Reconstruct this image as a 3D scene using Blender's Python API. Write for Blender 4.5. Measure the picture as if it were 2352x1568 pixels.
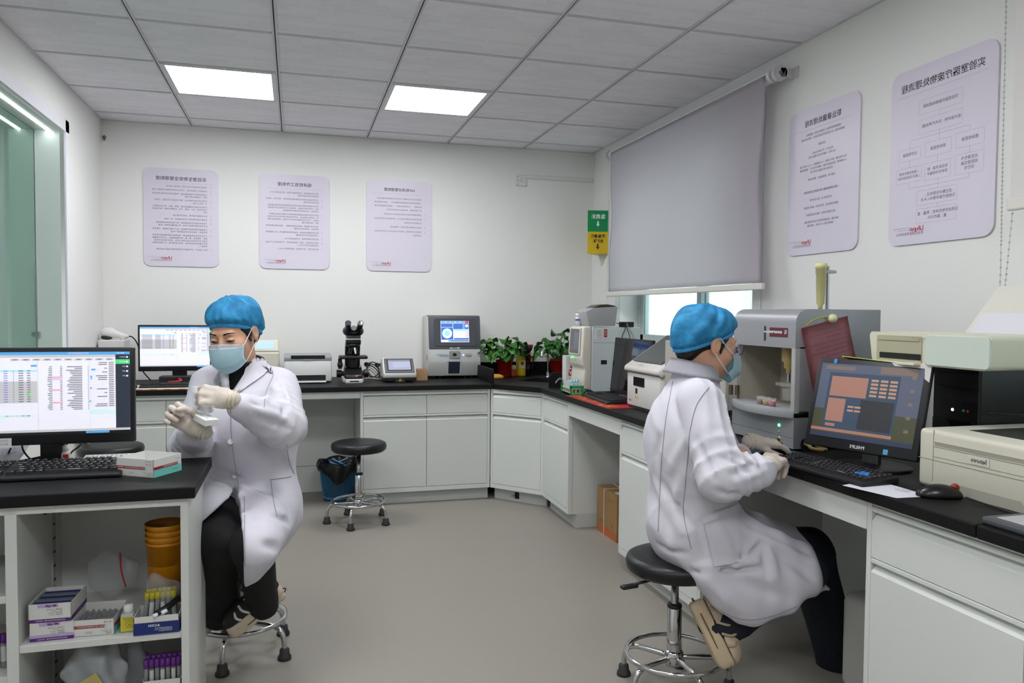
import bpy, bmesh, math, random
import numpy as np
from mathutils import Vector, Matrix
random.seed(7)
for o in list(bpy.data.objects): bpy.data.objects.remove(o)
SC = bpy.context.scene
COL = SC.collection
PI = math.pi
# ------------------------------------------------------------------ camera, world, exposure
FPX = 1761.2; PITCH, ROLL, YAW = -0.0377, -0.008, -0.2758
ROT = Matrix.Rotation(YAW, 3, 'Z') @ Matrix.Rotation(PITCH, 3, 'X') @ Matrix.Rotation(ROLL, 3, 'Y')
CAMP = Vector((1.2863, -3.7572, 1.2742))
cd = bpy.data.cameras.new('camera'); cam = bpy.data.objects.new('camera', cd); COL.objects.link(cam)
cd.sensor_width = 36.0; cd.lens = FPX / 2352 * 36.0; cd.clip_start = 0.02
mw = Matrix((ROT.col[0], ROT.col[2], -ROT.col[1])).transposed().to_4x4(); mw.translation = CAMP
cam.matrix_world = mw
SC.camera = cam
w = bpy.data.worlds.new('sky'); SC.world = w; w.use_nodes = True
w.node_tree.nodes['Background'].inputs[0].default_value = (0.80, 0.93, 1.0, 1)
w.node_tree.nodes['Background'].inputs[1].default_value = 4.0
SC.view_settings.view_transform = 'Standard'; SC.view_settings.look = 'None'
SC.view_settings.gamma = 1.0; SC.view_settings.use_curve_mapping = False
SC.view_settings.exposure = 0.0
PANEL = 22.0        # radiance of the ceiling light panels
# ------------------------------------------------------------------ materials
def lin(c):
    if isinstance(c, str): c = [int(c[i:i+2], 16) / 255 for i in (0, 2, 4)]
    return tuple(x / 12.92 if x <= .04045 else ((x + .055) / 1.055) ** 2.4 for x in c) + (1,)
MATS = {}
def mat(name, col='808080', rough=.5, metal=0, spec=.5, emit=0, alpha=None, trans=0, bump=None, var=None, sss=0, sheen=0, ior=1.45, coat=0):
    """bump=(scale,strength[,stretch]); var=(scale,amount[,colour2]) mottles the colour with noise"""
    if name in MATS: return MATS[name]
    m = bpy.data.materials.new(name); m.use_nodes = True; MATS[name] = m
    nt = m.node_tree; b = nt.nodes['Principled BSDF']; I = b.inputs
    I['Base Color'].default_value = lin(col); I['Roughness'].default_value = rough; I['Metallic'].default_value = metal
    I['Specular IOR Level'].default_value = spec; I['IOR'].default_value = ior
    I['Transmission Weight'].default_value = trans; I['Coat Weight'].default_value = coat
    if sheen: I['Sheen Weight'].default_value = sheen
    if sss: I['Subsurface Weight'].default_value = sss; I['Subsurface Radius'].default_value = (.01, .004, .002); I['Subsurface Scale'].default_value = 1
    if emit: I['Emission Color'].default_value = lin(col); I['Emission Strength'].default_value = emit
    if alpha is not None: I['Alpha'].default_value = alpha
    if bump or var:
        tc = nt.nodes.new('ShaderNodeTexCoord'); mp = nt.nodes.new('ShaderNodeMapping'); nt.links.new(tc.outputs['Object'], mp.inputs[0])
        if bump and len(bump) > 2: mp.inputs['Scale'].default_value = bump[2]
    if bump:
        n = nt.nodes.new('ShaderNodeTexNoise'); n.inputs['Scale'].default_value = bump[0]; n.inputs['Detail'].default_value = 3
        nt.links.new(mp.outputs[0], n.inputs['Vector'])
        bp = nt.nodes.new('ShaderNodeBump'); bp.inputs['Strength'].default_value = bump[1]; bp.inputs['Distance'].default_value = .01
        nt.links.new(n.outputs['Fac'], bp.inputs['Height']); nt.links.new(bp.outputs[0], I['Normal'])
    if var:
        n = nt.nodes.new('ShaderNodeTexNoise'); n.inputs['Scale'].default_value = var[0]; n.inputs['Detail'].default_value = 4
        nt.links.new(mp.outputs[0], n.inputs['Vector'])
        mx = nt.nodes.new('ShaderNodeMix'); mx.data_type = 'RGBA'
        c = Vector(lin(col)[:3])
        mx.inputs['A'].default_value = lin(col); mx.inputs['B'].default_value = lin(var[2]) if len(var) > 2 else tuple(c * (1 - var[1])) + (1,)
        rp = nt.nodes.new('ShaderNodeMapRange'); rp.inputs['From Min'].default_value = .35; rp.inputs['From Max'].default_value = .65
        nt.links.new(n.outputs['Fac'], rp.inputs['Value']); nt.links.new(rp.outputs[0], mx.inputs['Factor'])
        nt.links.new(mx.outputs['Result'], I['Base Color'])
    return m
# ------------------------------------------------------------------ scene graph helpers
def at(px, py, d):
    """a point at depth d in front of the camera"""
    v = Vector(((px - 1176) / FPX, 1, -(py - 784) / FPX)) * d
    return CAMP + ROT @ v
def tag(o, label=None, cat=None, group=None, kind=None):
    if label: o['label'] = label
    if cat: o['category'] = cat
    if group: o['group'] = group
    if kind: o['kind'] = kind
    return o
def thing(name, label, cat, loc=(0, 0, 0), rz=0, group=None, tilt=None):
    o = bpy.data.objects.new(name, None); COL.objects.link(o)
    o.empty_display_size = .05
    o.matrix_world = Matrix.Translation(loc) @ Matrix.Rotation(rz, 4, 'Z') @ (tilt or Matrix())
    return tag(o, label, cat, group)
def link(name, me, m, parent=None, world=False, smooth=False):
    o = bpy.data.objects.new(name, me); COL.objects.link(o)
    ms = m if isinstance(m, (list, tuple)) else [m]
    if len(me.materials) == 0:
        for x in ms: me.materials.append(x)
    if parent is not None:
        o.parent = parent
        if world:
            mx = Matrix(); p = parent
            while p is not None: mx = (p.matrix_parent_inverse @ p.matrix_basis if p.parent else p.matrix_basis) @ mx; p = p.parent
            o.matrix_parent_inverse = mx.inverted()
    if smooth:
        for p in me.polygons: p.use_smooth = True
    return o
def copytree(o, parent=None):
    c = o.copy(); COL.objects.link(c); c.parent = parent
    for ch in list(o.children): copytree(ch, c)
    return c
def V(*a): return Vector(a)
class B:
    """collects shapes into one mesh"""
    def __init__(s): s.bm = bmesh.new(); s.mi = 0; s.M = Matrix()
    def _fin(s, vs, fs=None):
        for v in vs: v.co = s.M @ v.co
        fs = fs if fs is not None else {f for v in vs for f in v.link_faces}
        for f in fs: f.material_index = s.mi
        return s
    def box(s, a, b, bev=0, seg=2, M=None):
        a, b = Vector(a), Vector(b); c = (a + b) / 2; d = b - a
        r = bmesh.ops.create_cube(s.bm, size=1)
        for v in r['verts']: v.co = Vector((v.co.x * d.x, v.co.y * d.y, v.co.z * d.z)) + c
        vs = r['verts']
        if bev:
            es = {e for v in vs for e in v.link_edges}
            q = bmesh.ops.bevel(s.bm, geom=list(es), offset=min(bev, min(abs(x) for x in d) * .49), segments=seg, affect='EDGES', profile=.5)
            vs = list({v for f in q['faces'] for v in f.verts} | {v for v in vs if v.is_valid})
        if M is not None:
            for v in vs: v.co = M @ v.co
        return s._fin(vs)
    def prism(s, poly, axis, a, b, bev=0, seg=2):
        """poly: list of 2D points; extruded along axis from a to b. axis x: (y,z); y: (x,z); z: (x,y)"""
        f = {'x': lambda p, t: (t, p[0], p[1]), 'y': lambda p, t: (p[0], t, p[1]), 'z': lambda p, t: (p[0], p[1], t)}[axis]
        v0 = [s.bm.verts.new(f(p, a)) for p in poly]; v1 = [s.bm.verts.new(f(p, b)) for p in poly]; n = len(poly)
        fs = [s.bm.faces.new(v0), s.bm.faces.new(v1[::-1])]
        for i in range(n): fs.append(s.bm.faces.new((v0[i], v1[i], v1[(i + 1) % n], v0[(i + 1) % n])))
        bmesh.ops.recalc_face_normals(s.bm, faces=fs)
        vs = v0 + v1
        if bev:
            es = {e for v in vs for e in v.link_edges}
            q = bmesh.ops.bevel(s.bm, geom=list(es), offset=bev, segments=seg, affect='EDGES', profile=.5)
            vs = list({v for f in q['faces'] for v in f.verts} | {v for v in vs if v.is_valid})
        return s._fin(vs)
    def cyl(s, a, b, r, r2=None, n=20, cap=True):
        a, b = Vector(a), Vector(b); d = b - a; r2 = r if r2 is None else r2
        q = bmesh.ops.create_cone(s.bm, cap_ends=cap, segments=n, radius1=r, radius2=r2, depth=d.length)
        R = d.to_track_quat('Z', 'Y').to_matrix()
        for v in q['verts']: v.co = R @ v.co + (a + b) / 2
        return s._fin(q['verts'])
    def ball(s, c, r, n=16):
        q = bmesh.ops.create_uvsphere(s.bm, u_segments=n, v_segments=max(6, n // 2), radius=1)
        r = Vector((r, r, r)) if isinstance(r, (int, float)) else Vector(r)
        for v in q['verts']: v.co = Vector((v.co.x * r.x, v.co.y * r.y, v.co.z * r.z)) + Vector(c)
        return s._fin(q['verts'])
    def lathe(s, prof, c=(0, 0, 0), n=24, M=None):
        c = Vector(c); rings = []
        for r, z in prof:
            if r < 1e-5: rings.append([s.bm.verts.new(c + V(0, 0, z))])
            else: rings.append([s.bm.verts.new(c + V(r * math.cos(2 * PI * i / n), r * math.sin(2 * PI * i / n), z)) for i in range(n)])
        fs = []
        for A, Bq in zip(rings, rings[1:]):
            for i in range(n):
                j = (i + 1) % n
                if len(A) == 1 and len(Bq) == 1: continue
                if len(A) == 1: fs.append(s.bm.faces.new((A[0], Bq[j], Bq[i])))
                elif len(Bq) == 1: fs.append(s.bm.faces.new((A[i], A[j], Bq[0])))
                else: fs.append(s.bm.faces.new((A[i], A[j], Bq[j], Bq[i])))
        for f in fs: f.smooth = True
        vs = [v for r in rings for v in r]
        if M is not None:
            for v in vs: v.co = M @ v.co
        return s._fin(vs, fs)
    def tube(s, pts, r, n=8, closed=False, smooth_pts=0, cap=True):
        pts = [Vector(p) for p in pts]
        rs = list(r) if isinstance(r, (list, tuple)) else [r] * len(pts)
        if smooth_pts:
            pts, rs = catmull(pts, rs, smooth_pts, closed)
        m = len(pts); rings = []; up = None
        for i, p in enumerate(pts):
            t = (pts[(i + 1) % m] - pts[i - 1]) if closed else (pts[min(i + 1, m - 1)] - pts[max(i - 1, 0)])
            t.normalize()
            if up is None: up = t.orthogonal().normalized()
            up = (up - t * up.dot(t)); up = up.normalized() if up.length > 1e-6 else t.orthogonal().normalized()
            q = t.cross(up)
            rings.append([s.bm.verts.new(p + (up * math.cos(2 * PI * k / n) + q * math.sin(2 * PI * k / n)) * rs[i]) for k in range(n)])
        fs = []
        for i in range(m if closed else m - 1):
            A, Bq = rings[i], rings[(i + 1) % m]
            for k in range(n): fs.append(s.bm.faces.new((A[k], A[(k + 1) % n], Bq[(k + 1) % n], Bq[k])))
        for f in fs: f.smooth = True
        if not closed and cap: fs += [s.bm.faces.new(rings[0][::-1]), s.bm.faces.new(rings[-1])]
        return s._fin([v for r_ in rings for v in r_], fs)
    def quad(s, *p):
        vs = [s.bm.verts.new(Vector(x)) for x in p]; f = s.bm.faces.new(vs)
        return s._fin(vs, [f])
    def grid(s, fn, nu, nv, closed_u=False, thick=0):
        vs = [[s.bm.verts.new(Vector(fn(i / (nu if closed_u else nu - 1), j / (nv - 1)))) for j in range(nv)] for i in range(nu)]
        fs = []
        for i in range(nu if closed_u else nu - 1):
            for j in range(nv - 1):
                f = s.bm.faces.new((vs[i][j], vs[(i + 1) % nu][j], vs[(i + 1) % nu][j + 1], vs[i][j + 1])); f.smooth = True; fs.append(f)
        al = [v for r in vs for v in r]
        if thick:
            q = bmesh.ops.solidify(s.bm, geom=fs, thickness=thick)
            al = list({v for v in al} | {v for v in q['geom'] if isinstance(v, bmesh.types.BMVert)})
            bmesh.ops.recalc_face_normals(s.bm, faces=list({f for v in al for f in v.link_faces}))
        return s._fin(al)
    def build(s, name, m, parent=None, world=False, smooth=None):
        me = bpy.data.meshes.new(name); s.bm.normal_update(); s.bm.to_mesh(me); s.bm.free()
        o = link(name, me, m, parent, world)
        if smooth:
            me.polygons.foreach_set('use_smooth', [True] * len(me.polygons))
            if smooth is not True: me.set_sharp_from_angle(angle=math.radians(smooth))
        return o
def catmull(pts, rs, k, closed=False):
    P, Rr = [], []; n = len(pts)
    for i in range(n if closed else n - 1):
        g = (lambda j: pts[j % n]) if closed else (lambda j: pts[max(0, min(n - 1, j))])
        p0, p1, p2, p3 = g(i - 1), g(i), g(i + 1), g(i + 2)
        for j in range(k):
            t = j / k
            P.append(.5 * ((2 * p1) + (p2 - p0) * t + (2 * p0 - 5 * p1 + 4 * p2 - p3) * t * t + (3 * p1 - p0 - 3 * p2 + p3) * t ** 3))
            Rr.append(rs[i] + (rs[(i + 1) % n] - rs[i]) * t)
    if not closed: P.append(pts[-1].copy()); Rr.append(rs[-1])
    return P, Rr
def frame(origin, xdir, ydir):
    """matrix with local x, y along the given directions, z = x cross y"""
    x = Vector(xdir).normalized(); z = x.cross(Vector(ydir)).normalized(); y = z.cross(x)
    m = Matrix((x, y, z)).transposed().to_4x4(); m.translation = Vector(origin); return m
def rrect(x0, y0, x1, y1, r, n=5):
    P = []
    for cx, cy, a in ((x1 - r, y1 - r, 0), (x0 + r, y1 - r, PI / 2), (x0 + r, y0 + r, PI), (x1 - r, y0 + r, 1.5 * PI)):
        for i in range(n + 1): P.append((cx + r * math.cos(a + PI / 2 * i / n), cy + r * math.sin(a + PI / 2 * i / n)))
    return P
def holed(name, loops, t, m, M, parent=None, world=False):
    """flat plate with holes: loops in local xy, thickness t from z=0 to z=t, placed by M"""
    cu = bpy.data.curves.new(name, 'CURVE'); cu.dimensions = '2D'; cu.fill_mode = 'BOTH'; cu.extrude = t / 2
    for L in loops:
        sp = cu.splines.new('POLY'); sp.points.add(len(L) - 1); sp.use_cyclic_u = True
        for p, q in zip(sp.points, L): p.co = (q[0], q[1], 0, 1)
    tmp = bpy.data.objects.new('tmp', cu); COL.objects.link(tmp)
    me = bpy.data.meshes.new_from_object(tmp); bpy.data.objects.remove(tmp); bpy.data.curves.remove(cu)
    me.transform(M @ Matrix.Translation((0, 0, t / 2)))
    me.name = name
    return link(name, me, m, parent, world)
# text: written mirrored, as everything readable in the place is
def text_mesh(items, M, t=0.0, res=1):
    """items: (string, x, y, size, align[, material index]) on the local xy plane of M. Returns one mesh."""
    bm = bmesh.new()
    for it in items:
        s, x, y, size, al = it[:5]
        cu = bpy.data.curves.new('t', 'FONT'); cu.body = s; cu.size = size; cu.align_x = al; cu.align_y = 'CENTER'; cu.resolution_u = res; cu.extrude = t
        if len(it) > 6: cu.space_character = it[6]
        if len(it) > 7: cu.offset = it[7]
        tmp = bpy.data.objects.new('tmp', cu); COL.objects.link(tmp)
        me = bpy.data.meshes.new_from_object(tmp); bpy.data.objects.remove(tmp); bpy.data.curves.remove(cu)
        me.transform(Matrix.Translation((x, y, 0)) @ Matrix.Scale(-1, 4, (1, 0, 0)))
        me.flip_normals(); n0 = len(bm.faces); bm.from_mesh(me); bpy.data.meshes.remove(me)
        if len(it) > 5 and it[5]:
            bm.faces.ensure_lookup_table()
            for f in bm.faces[n0:]: f.material_index = it[5]
    for v in bm.verts: v.co = M @ v.co
    me = bpy.data.meshes.new('text'); bm.to_mesh(me); bm.free()
    return me
def text(name, items, M, m, parent=None, world=False, **k): return tag(link(name, text_mesh(items, M, **k), m, parent, world), kind='stuff')
def rects(items, M, dz=.0004):
    """flat print: (x0,y0,x1,y1,material index[,layer]) quads on the local xy plane of M"""
    b = B(); b.M = M
    for it in items:
        b.mi = it[4]; z = dz * (it[5] if len(it) > 5 else 1)
        b.quad((it[0], it[1], z), (it[2], it[1], z), (it[2], it[3], z), (it[0], it[3], z))
    return b
# ------------------------------------------------------------------ implicit surfaces for cloth and bodies
def net(f, lo, hi, h):
    lo = np.array(lo, float); hi = np.array(hi, float); n = np.maximum(np.ceil((hi - lo) / h).astype(int) + 1, 4)
    ax = [(lo[i] + h * np.arange(n[i])).astype(np.float32) for i in range(3)]
    v = f(*np.meshgrid(*ax, indexing='ij', sparse=True))
    v = np.broadcast_to(v, tuple(n)); s = v < 0
    cnt = np.zeros(n - 1, np.int8)
    for i in (0, 1):
        for j in (0, 1):
            for k in (0, 1): cnt += s[i:n[0] - 1 + i, j:n[1] - 1 + j, k:n[2] - 1 + k]
    act = (cnt > 0) & (cnt < 8); I, J, K = np.nonzero(act); m = len(I)
    idx = -np.ones(n - 1, np.int64); idx[I, J, K] = np.arange(m)
    acc = np.zeros((m, 3)); c = np.zeros(m)
    co = [(i, j, k) for i in (0, 1) for j in (0, 1) for k in (0, 1)]
    for a in co:
        for d in range(3):
            if a[d]: continue
            b = list(a); b[d] = 1
            va = v[I + a[0], J + a[1], K + a[2]]; vb = v[I + b[0], J + b[1], K + b[2]]
            q = (va < 0) != (vb < 0); t = np.where(q, va / np.where(q, va - vb, 1), 0)
            p = np.array(a, float)[None].repeat(m, 0); p[:, d] += t
            acc += p * q[:, None]; c += q
    co_ = lo + h * (np.stack([I, J, K], 1) + acc / c[:, None])
    Q = []
    for d in range(3):
        e1, e2 = [(1, 2), (2, 0), (0, 1)][d]
        A = [slice(1, n[e] - 1) for e in range(3)]; A[d] = slice(0, n[d] - 1); Bq = list(A); Bq[d] = slice(1, n[d])
        sa = s[tuple(A)]; sb = s[tuple(Bq)]; g = np.nonzero(sa != sb); off = [1, 1, 1]; off[d] = 0
        g = [g[e] + off[e] for e in range(3)]
        def cell(u, w_):
            q = list(g); q[e1] = q[e1] - u; q[e2] = q[e2] - w_; return idx[q[0], q[1], q[2]]
        quad = np.stack([cell(1, 1), cell(0, 1), cell(0, 0), cell(1, 0)], 1)
        flip = sb[tuple(g[e] - off[e] for e in range(3))]
        quad[flip] = quad[flip][:, ::-1]
        Q.append(quad)
    return co_, np.concatenate(Q)
def netmesh(name, f, lo, hi, h, M=None, relax=1):
    co, q = net(f, lo, hi, h)
    for _ in range(relax):
        acc = np.zeros_like(co); c = np.zeros(len(co))
        for a, b in ((0, 1), (1, 2), (2, 3), (3, 0)):
            np.add.at(acc, q[:, a], co[q[:, b]]); np.add.at(c, q[:, a], 1)
            np.add.at(acc, q[:, b], co[q[:, a]]); np.add.at(c, q[:, b], 1)
        co = co * .5 + .5 * acc / np.maximum(c, 1)[:, None]
    me = bpy.data.meshes.new(name); me.vertices.add(len(co)); me.vertices.foreach_set('co', co.astype(np.float32).ravel())
    me.loops.add(q.size); me.loops.foreach_set('vertex_index', q.ravel().astype(np.int32))
    me.polygons.add(len(q)); me.polygons.foreach_set('loop_start', np.arange(0, q.size, 4, dtype=np.int32))
    me.polygons.foreach_set('use_smooth', np.ones(len(q), bool)); me.update(calc_edges=True); me.validate()
    if M is not None: me.transform(M)
    return me
def rc(P, a, b, ra, rb, sc=None):
    a = np.array(a, np.float32); b = np.array(b, np.float32)
    k = np.ones(3, np.float32) if sc is None else 1 / np.array(sc, np.float32)
    d = (b - a) * k; L = float(d @ d) + 1e-9
    x = [(P[i] - a[i]) * k[i] for i in range(3)]
    t = np.clip((x[0] * d[0] + x[1] * d[1] + x[2] * d[2]) / L, 0, 1)
    return np.sqrt((x[0] - t * d[0]) ** 2 + (x[1] - t * d[1]) ** 2 + (x[2] - t * d[2]) ** 2) - (ra + (rb - ra) * t)
def ell(P, c, r, R=None):
    x = [P[i] - np.float32(c[i]) for i in range(3)]
    if R is not None: x = [sum(x[j] * np.float32(R[j][i]) for j in range(3)) for i in range(3)]
    k0 = np.sqrt(sum((x[i] / r[i]) ** 2 for i in range(3))); k1 = np.sqrt(sum((x[i] / r[i] ** 2) ** 2 for i in range(3))) + 1e-6
    return k0 * (k0 - 1) / k1
def smin(a, b, k):
    h = np.clip(.5 + .5 * (b - a) / k, 0, 1); return b + (a - b) * h - k * h * (1 - h)
def smax(a, b, k): return -smin(-a, -b, k)
def sal(k, *ds):
    r = ds[0]
    for d in ds[1:]: r = smin(r, d, k)
    return r
def plane(P, p, n):
    n = Vector(n).normalized(); return (P[0] - p[0]) * n[0] + (P[1] - p[1]) * n[1] + (P[2] - p[2]) * n[2]
def seg_t(P, a, b):
    a = np.array(a); d = np.array(b) - a; return ((P[0] - a[0]) * d[0] + (P[1] - a[1]) * d[1] + (P[2] - a[2]) * d[2]) / float(d @ d)
# ------------------------------------------------------------------ room
XL, XR, YB, YF, HC = .03, 3.59, 2.03, -6.6, 2.55
M_wall = mat('wall_paint', 'e6e6e3', .75, spec=.25, bump=(60, .02))
M_white = mat('white_trim', 'e2e2e2', .45)
def struct(o): o['kind'] = 'structure'; return o
fm = mat('vinyl_floor', '979289', .42, spec=.35, var=(420, .22))
struct(B().box((-.6, YF, -.06), (XR + .12, YB + .1, 0)).build('floor', fm))
struct(B().box((XL - .1, YB, 0), (XR + .12, YB + .12, HC + .1)).build('wall_back', M_wall))
struct(B().box((-.6, YF - .12, 0), (XR + .12, YF, HC + .1)).build('wall_front', M_wall))
WY0, WY1, WZ0, WZ1 = -.24, 1.47, 1.03, 2.32
MX = lambda x: frame((x, 0, 0), (0, 1, 0), (0, 0, 1))     # local xy -> world yz
struct(holed('wall_right', [[(YF, 0), (YB, 0), (YB, HC + .1), (YF, HC + .1)], [(WY0, WZ0), (WY1, WZ0), (WY1, WZ1), (WY0, WZ1)], [(-3.3, WZ0), (-1.95, WZ0), (-1.95, WZ1), (-3.3, WZ1)]], .24, M_wall, MX(XR)))
OY0, OY1, OZ0, OZ1 = -2.2, 1.14, .80, 2.275
struct(holed('wall_left', [[(YF, 0), (YB, 0), (YB, HC + .1), (YF, HC + .1)], [(OY0, OZ0), (OY1, OZ0), (OY1, OZ1), (OY0, OZ1)]], .02, M_wall, MX(XL - .02)))
# recess of the pass-through in the left wall
M_pale = mat('recess_paint', 'd2dcd6', .5)
b = B(); b.box((-.42, OY0, OZ1), (XL - .02, OY1, OZ1 + .06)); b.box((-.42, OY1, OZ0 - .04), (XL - .02, OY1 + .04, OZ1 + .06))
b.box((-.42, OY0 - .04, OZ0 - .04), (XL - .02, OY0, OZ1 + .06)); b.box((-.42, OY0, OZ0 - .06), (XL - .02, OY1, OZ0)); b.box((-.46, OY0, OZ0 - .04), (-.42, OY1, OZ1 + .06))
struct(b.build('wall_recess', M_pale))
b = B(); t = .07
b.box((XL, OY1, OZ0 - t), (XL + .012, OY1 + t, OZ1 + t), .002); b.box((XL, OY0 - t, OZ1), (XL + .012, OY1 + t, OZ1 + t), .002); b.box((XL, OY0 - t, OZ0 - t), (XL + .012, OY1, OZ0), .002)
struct(b.build('trim_1', mat('casing', 'e4e4ea', .4)))
g = thing('window_2', None, None, (-.12, OY1, OZ0)); g['kind'] = 'structure'
M_glass = mat('clear_glass', 'dcefe8', .03, trans=1, ior=1.2, spec=.5)
B().box((-.124, .30, OZ0), (-.116, OY1, OZ1)).build('pane', M_glass, g, True)
B().box((-.124, -.9, OZ0), (-.116, .292, OZ1)).build('pane', M_glass, g, True)
M_chrome = mat('chrome', 'c8c8ca', .12, metal=1)
b = B()
b.box((-.135, OY1 - .03, 1.118), (-.095, OY1, 1.146), .003); b.box((-.128, OY1 - .008, OZ0), (-.112, OY1, 1.52), .001)
b.build('clamp', M_chrome, g, True)
b = B(); b.box((-.05, OY0, OZ1 - .004), (-.034, OY1 - .002, OZ1 + .001))
tag(b.build('led_strip', mat('led', 'f4fbff', emit=14)), 'thin glowing strip light under the soffit of the glazed recess', 'strip light')
# window in the right wall
wn = thing('window_1', None, None, (XR + .13, .6, WZ0)); wn['kind'] = 'structure'
M_alu = mat('window_aluminium', 'b9c4c6', .35)
XW = XR + .14
b = B(); f_ = .05
b.box((XW, WY0, WZ0), (XW + .07, WY1, WZ0 + f_), .003); b.box((XW, WY0, WZ1 - f_), (XW + .07, WY1, WZ1), .003)
b.box((XW, WY0, WZ0), (XW + .07, WY0 + f_, WZ1), .003); b.box((XW, WY1 - f_, WZ0), (XW + .07, WY1, WZ1), .003)
b.build('window_frame', M_alu, wn, True)
for y0, y1, dx in ((WY0 + .04, .60, .03), (.55, WY1 - .04, .0)):
    s_ = B(); q = .055
    s_.box((XW + dx + .004, y0, WZ0 + .04), (XW + dx + .032, y0 + q, WZ1 - .04), .003); s_.box((XW + dx + .004, y1 - q, WZ0 + .04), (XW + dx + .032, y1, WZ1 - .04), .003)
    s_.box((XW + dx + .004, y0, WZ0 + .04), (XW + dx + .032, y1, WZ0 + .04 + q), .003); s_.box((XW + dx + .004, y0, WZ1 - .04 - q), (XW + dx + .032, y1, WZ1 - .04), .003)
    so = s_.build('sash', M_alu, wn, True)
    B().box((XW + dx + .014, y0 + q, WZ0 + .04 + q), (XW + dx + .019, y1 - q, WZ1 - .04 - q)).build('pane', mat('window_glass', 'e8f6f4', .0, trans=1, ior=1.05), so, True)
B().box((XR - .01, WY0 - .01, WZ0 - .02), (XW + .01, WY1 + .01, WZ0), .003).build('window_sill', M_white, wn, True)
b = B(); t = .075
b.box((XR - .008, WY0 - t, WZ0 - .02), (XR + .002, WY0, WZ1 + t), .002); b.box((XR - .008, WY1, WZ0 - .02), (XR + .002, WY1 + t, WZ1 + t), .002); b.box((XR - .008, WY0, WZ1), (XR + .002, WY1, WZ1 + t), .002)
struct(b.build('trim_2', mat('window_casing', 'd6d7da', .5)))
wn = thing('window_3', None, None, (XW, -2.6, WZ0)); wn['kind'] = 'structure'
b = B(); b.box((XW, -3.3, WZ0), (XW + .07, -1.95, WZ0 + f_), .003); b.box((XW, -3.3, WZ1 - f_), (XW + .07, -1.95, WZ1), .003); b.box((XW, -3.3, WZ0), (XW + .07, -3.3 + f_, WZ1), .003); b.box((XW, -1.95 - f_, WZ0), (XW + .07, -1.95, WZ1), .003); b.box((XW, -2.65, WZ0), (XW + .07, -2.6, WZ1), .003)
b.build('window_frame', M_alu, wn, True)
B().box((XW + .03, -3.27, WZ0 + .04), (XW + .034, -1.98, WZ1 - .04)).build('pane', MATS['window_glass'], wn, True)
cm = mat('weathered_concrete', 'cfd6cf', .9, var=(2.2, .2, 'b9b7a0'), bump=(3, .2, (1, 6, .6)))
tag(B().box((XR + 1.3, -3.5, -.3), (XR + 1.45, 4.5, 3.4)).build('courtyard_wall', cm), kind='structure')
# ceiling
M_tile = mat('ceiling_tile', 'c9c7cd', .8, spec=.2)
nt = M_tile.node_tree; bk = nt.nodes.new('ShaderNodeTexBrick'); tc = nt.nodes.new('ShaderNodeTexCoord')
bk.offset = .5; bk.inputs['Scale'].default_value = 1; bk.inputs['Brick Width'].default_value = .12; bk.inputs['Row Height'].default_value = .043; bk.inputs['Mortar Size'].default_value = .002
bk.inputs['Color1'].default_value = lin('f0eef3'); bk.inputs['Color2'].default_value = lin('e9e6ec'); bk.inputs['Mortar'].default_value = lin('f2f0f5'); bk.inputs['Bias'].default_value = -.1
nt.links.new(tc.outputs['Object'], bk.inputs['Vector']); nt.links.new(bk.outputs['Color'], nt.nodes['Principled BSDF'].inputs['Base Color'])
ce = B().box((XL - .1, YF, HC + .03), (XR + .12, YB + .05, HC + .1)).build('ceiling', mat('ceiling_void', '55555a', .9)); struct(ce)
xs = [XL] + [.6 * i for i in range(1, 6)] + [XR]; ys = [YB] + [1.8 - .6 * i for i in range(14)] + [YF]
LIGHTS = [(1, 2), (3, 2), (1, 6), (3, 6), (1, 10), (3, 10)]
M_bar = mat('grid_bar', 'd2d1d6', .5); M_gap = mat('grid_groove', '3c3c40', .8)
cache = {}
for i in range(6):
    for j in range(len(ys) - 1):
        if (i, j) in LIGHTS: continue
        w_, d_ = xs[i + 1] - xs[i], ys[j] - ys[j + 1]; k = (round(w_, 3), round(d_, 3))
        if k not in cache:
            me = B().box((-w_ / 2 + .007, -d_ / 2 + .007, 0), (w_ / 2 - .007, d_ / 2 - .007, .012), .003, 1).build('ceiling_tile', M_tile, ce); cache[k] = me.data; o = me
        else: o = link('ceiling_tile', cache[k], M_tile, ce)
        o.location = ((xs[i] + xs[i + 1]) / 2, (ys[j] + ys[j + 1]) / 2, HC + .004)
for x in xs:
    b = B(); s0 = -.012 if x > XL + .01 else 0; s1 = .012 if x < XR - .01 else 0
    b.box((x + s0, YF, HC - .001), (x + (-.003 if s0 else .003), YB, HC + .016)); b.box((x + (.003 if s1 else -.003), YF, HC - .001), (x + s1, YB, HC + .016))
    if s0 and s1: b.mi = 1; b.box((x - .003, YF, HC + .004), (x + .003, YB, HC + .014))
    b.build('grid_runner', [M_bar, M_gap], ce)
for j, y in enumerate(ys):
    for i in range(6):
        b = B(); a0, a1 = xs[i] + .012, xs[i + 1] - .012
        if abs(y - YB) < .01: b.box((a0, y - .008, HC - .001), (a1, y, HC + .012))
        else:
            b.box((a0, y - .008, HC), (a1, y - .0015, HC + .014)); b.box((a0, y + .0015, HC), (a1, y + .008, HC + .014)); b.mi = 1; b.box((a0, y - .0015, HC + .004), (a1, y + .0015, HC + .012))
        b.build('cross_tee', [M_bar, M_gap], ce)
M_panel = mat('light_diffuser', 'fbfcff', emit=PANEL)
LB = {(1, 2): 'lit square ceiling panel beside the left wall above the seated woman holding tubes', (3, 2): 'lit square ceiling panel over the middle of the room toward the blind'}
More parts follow.
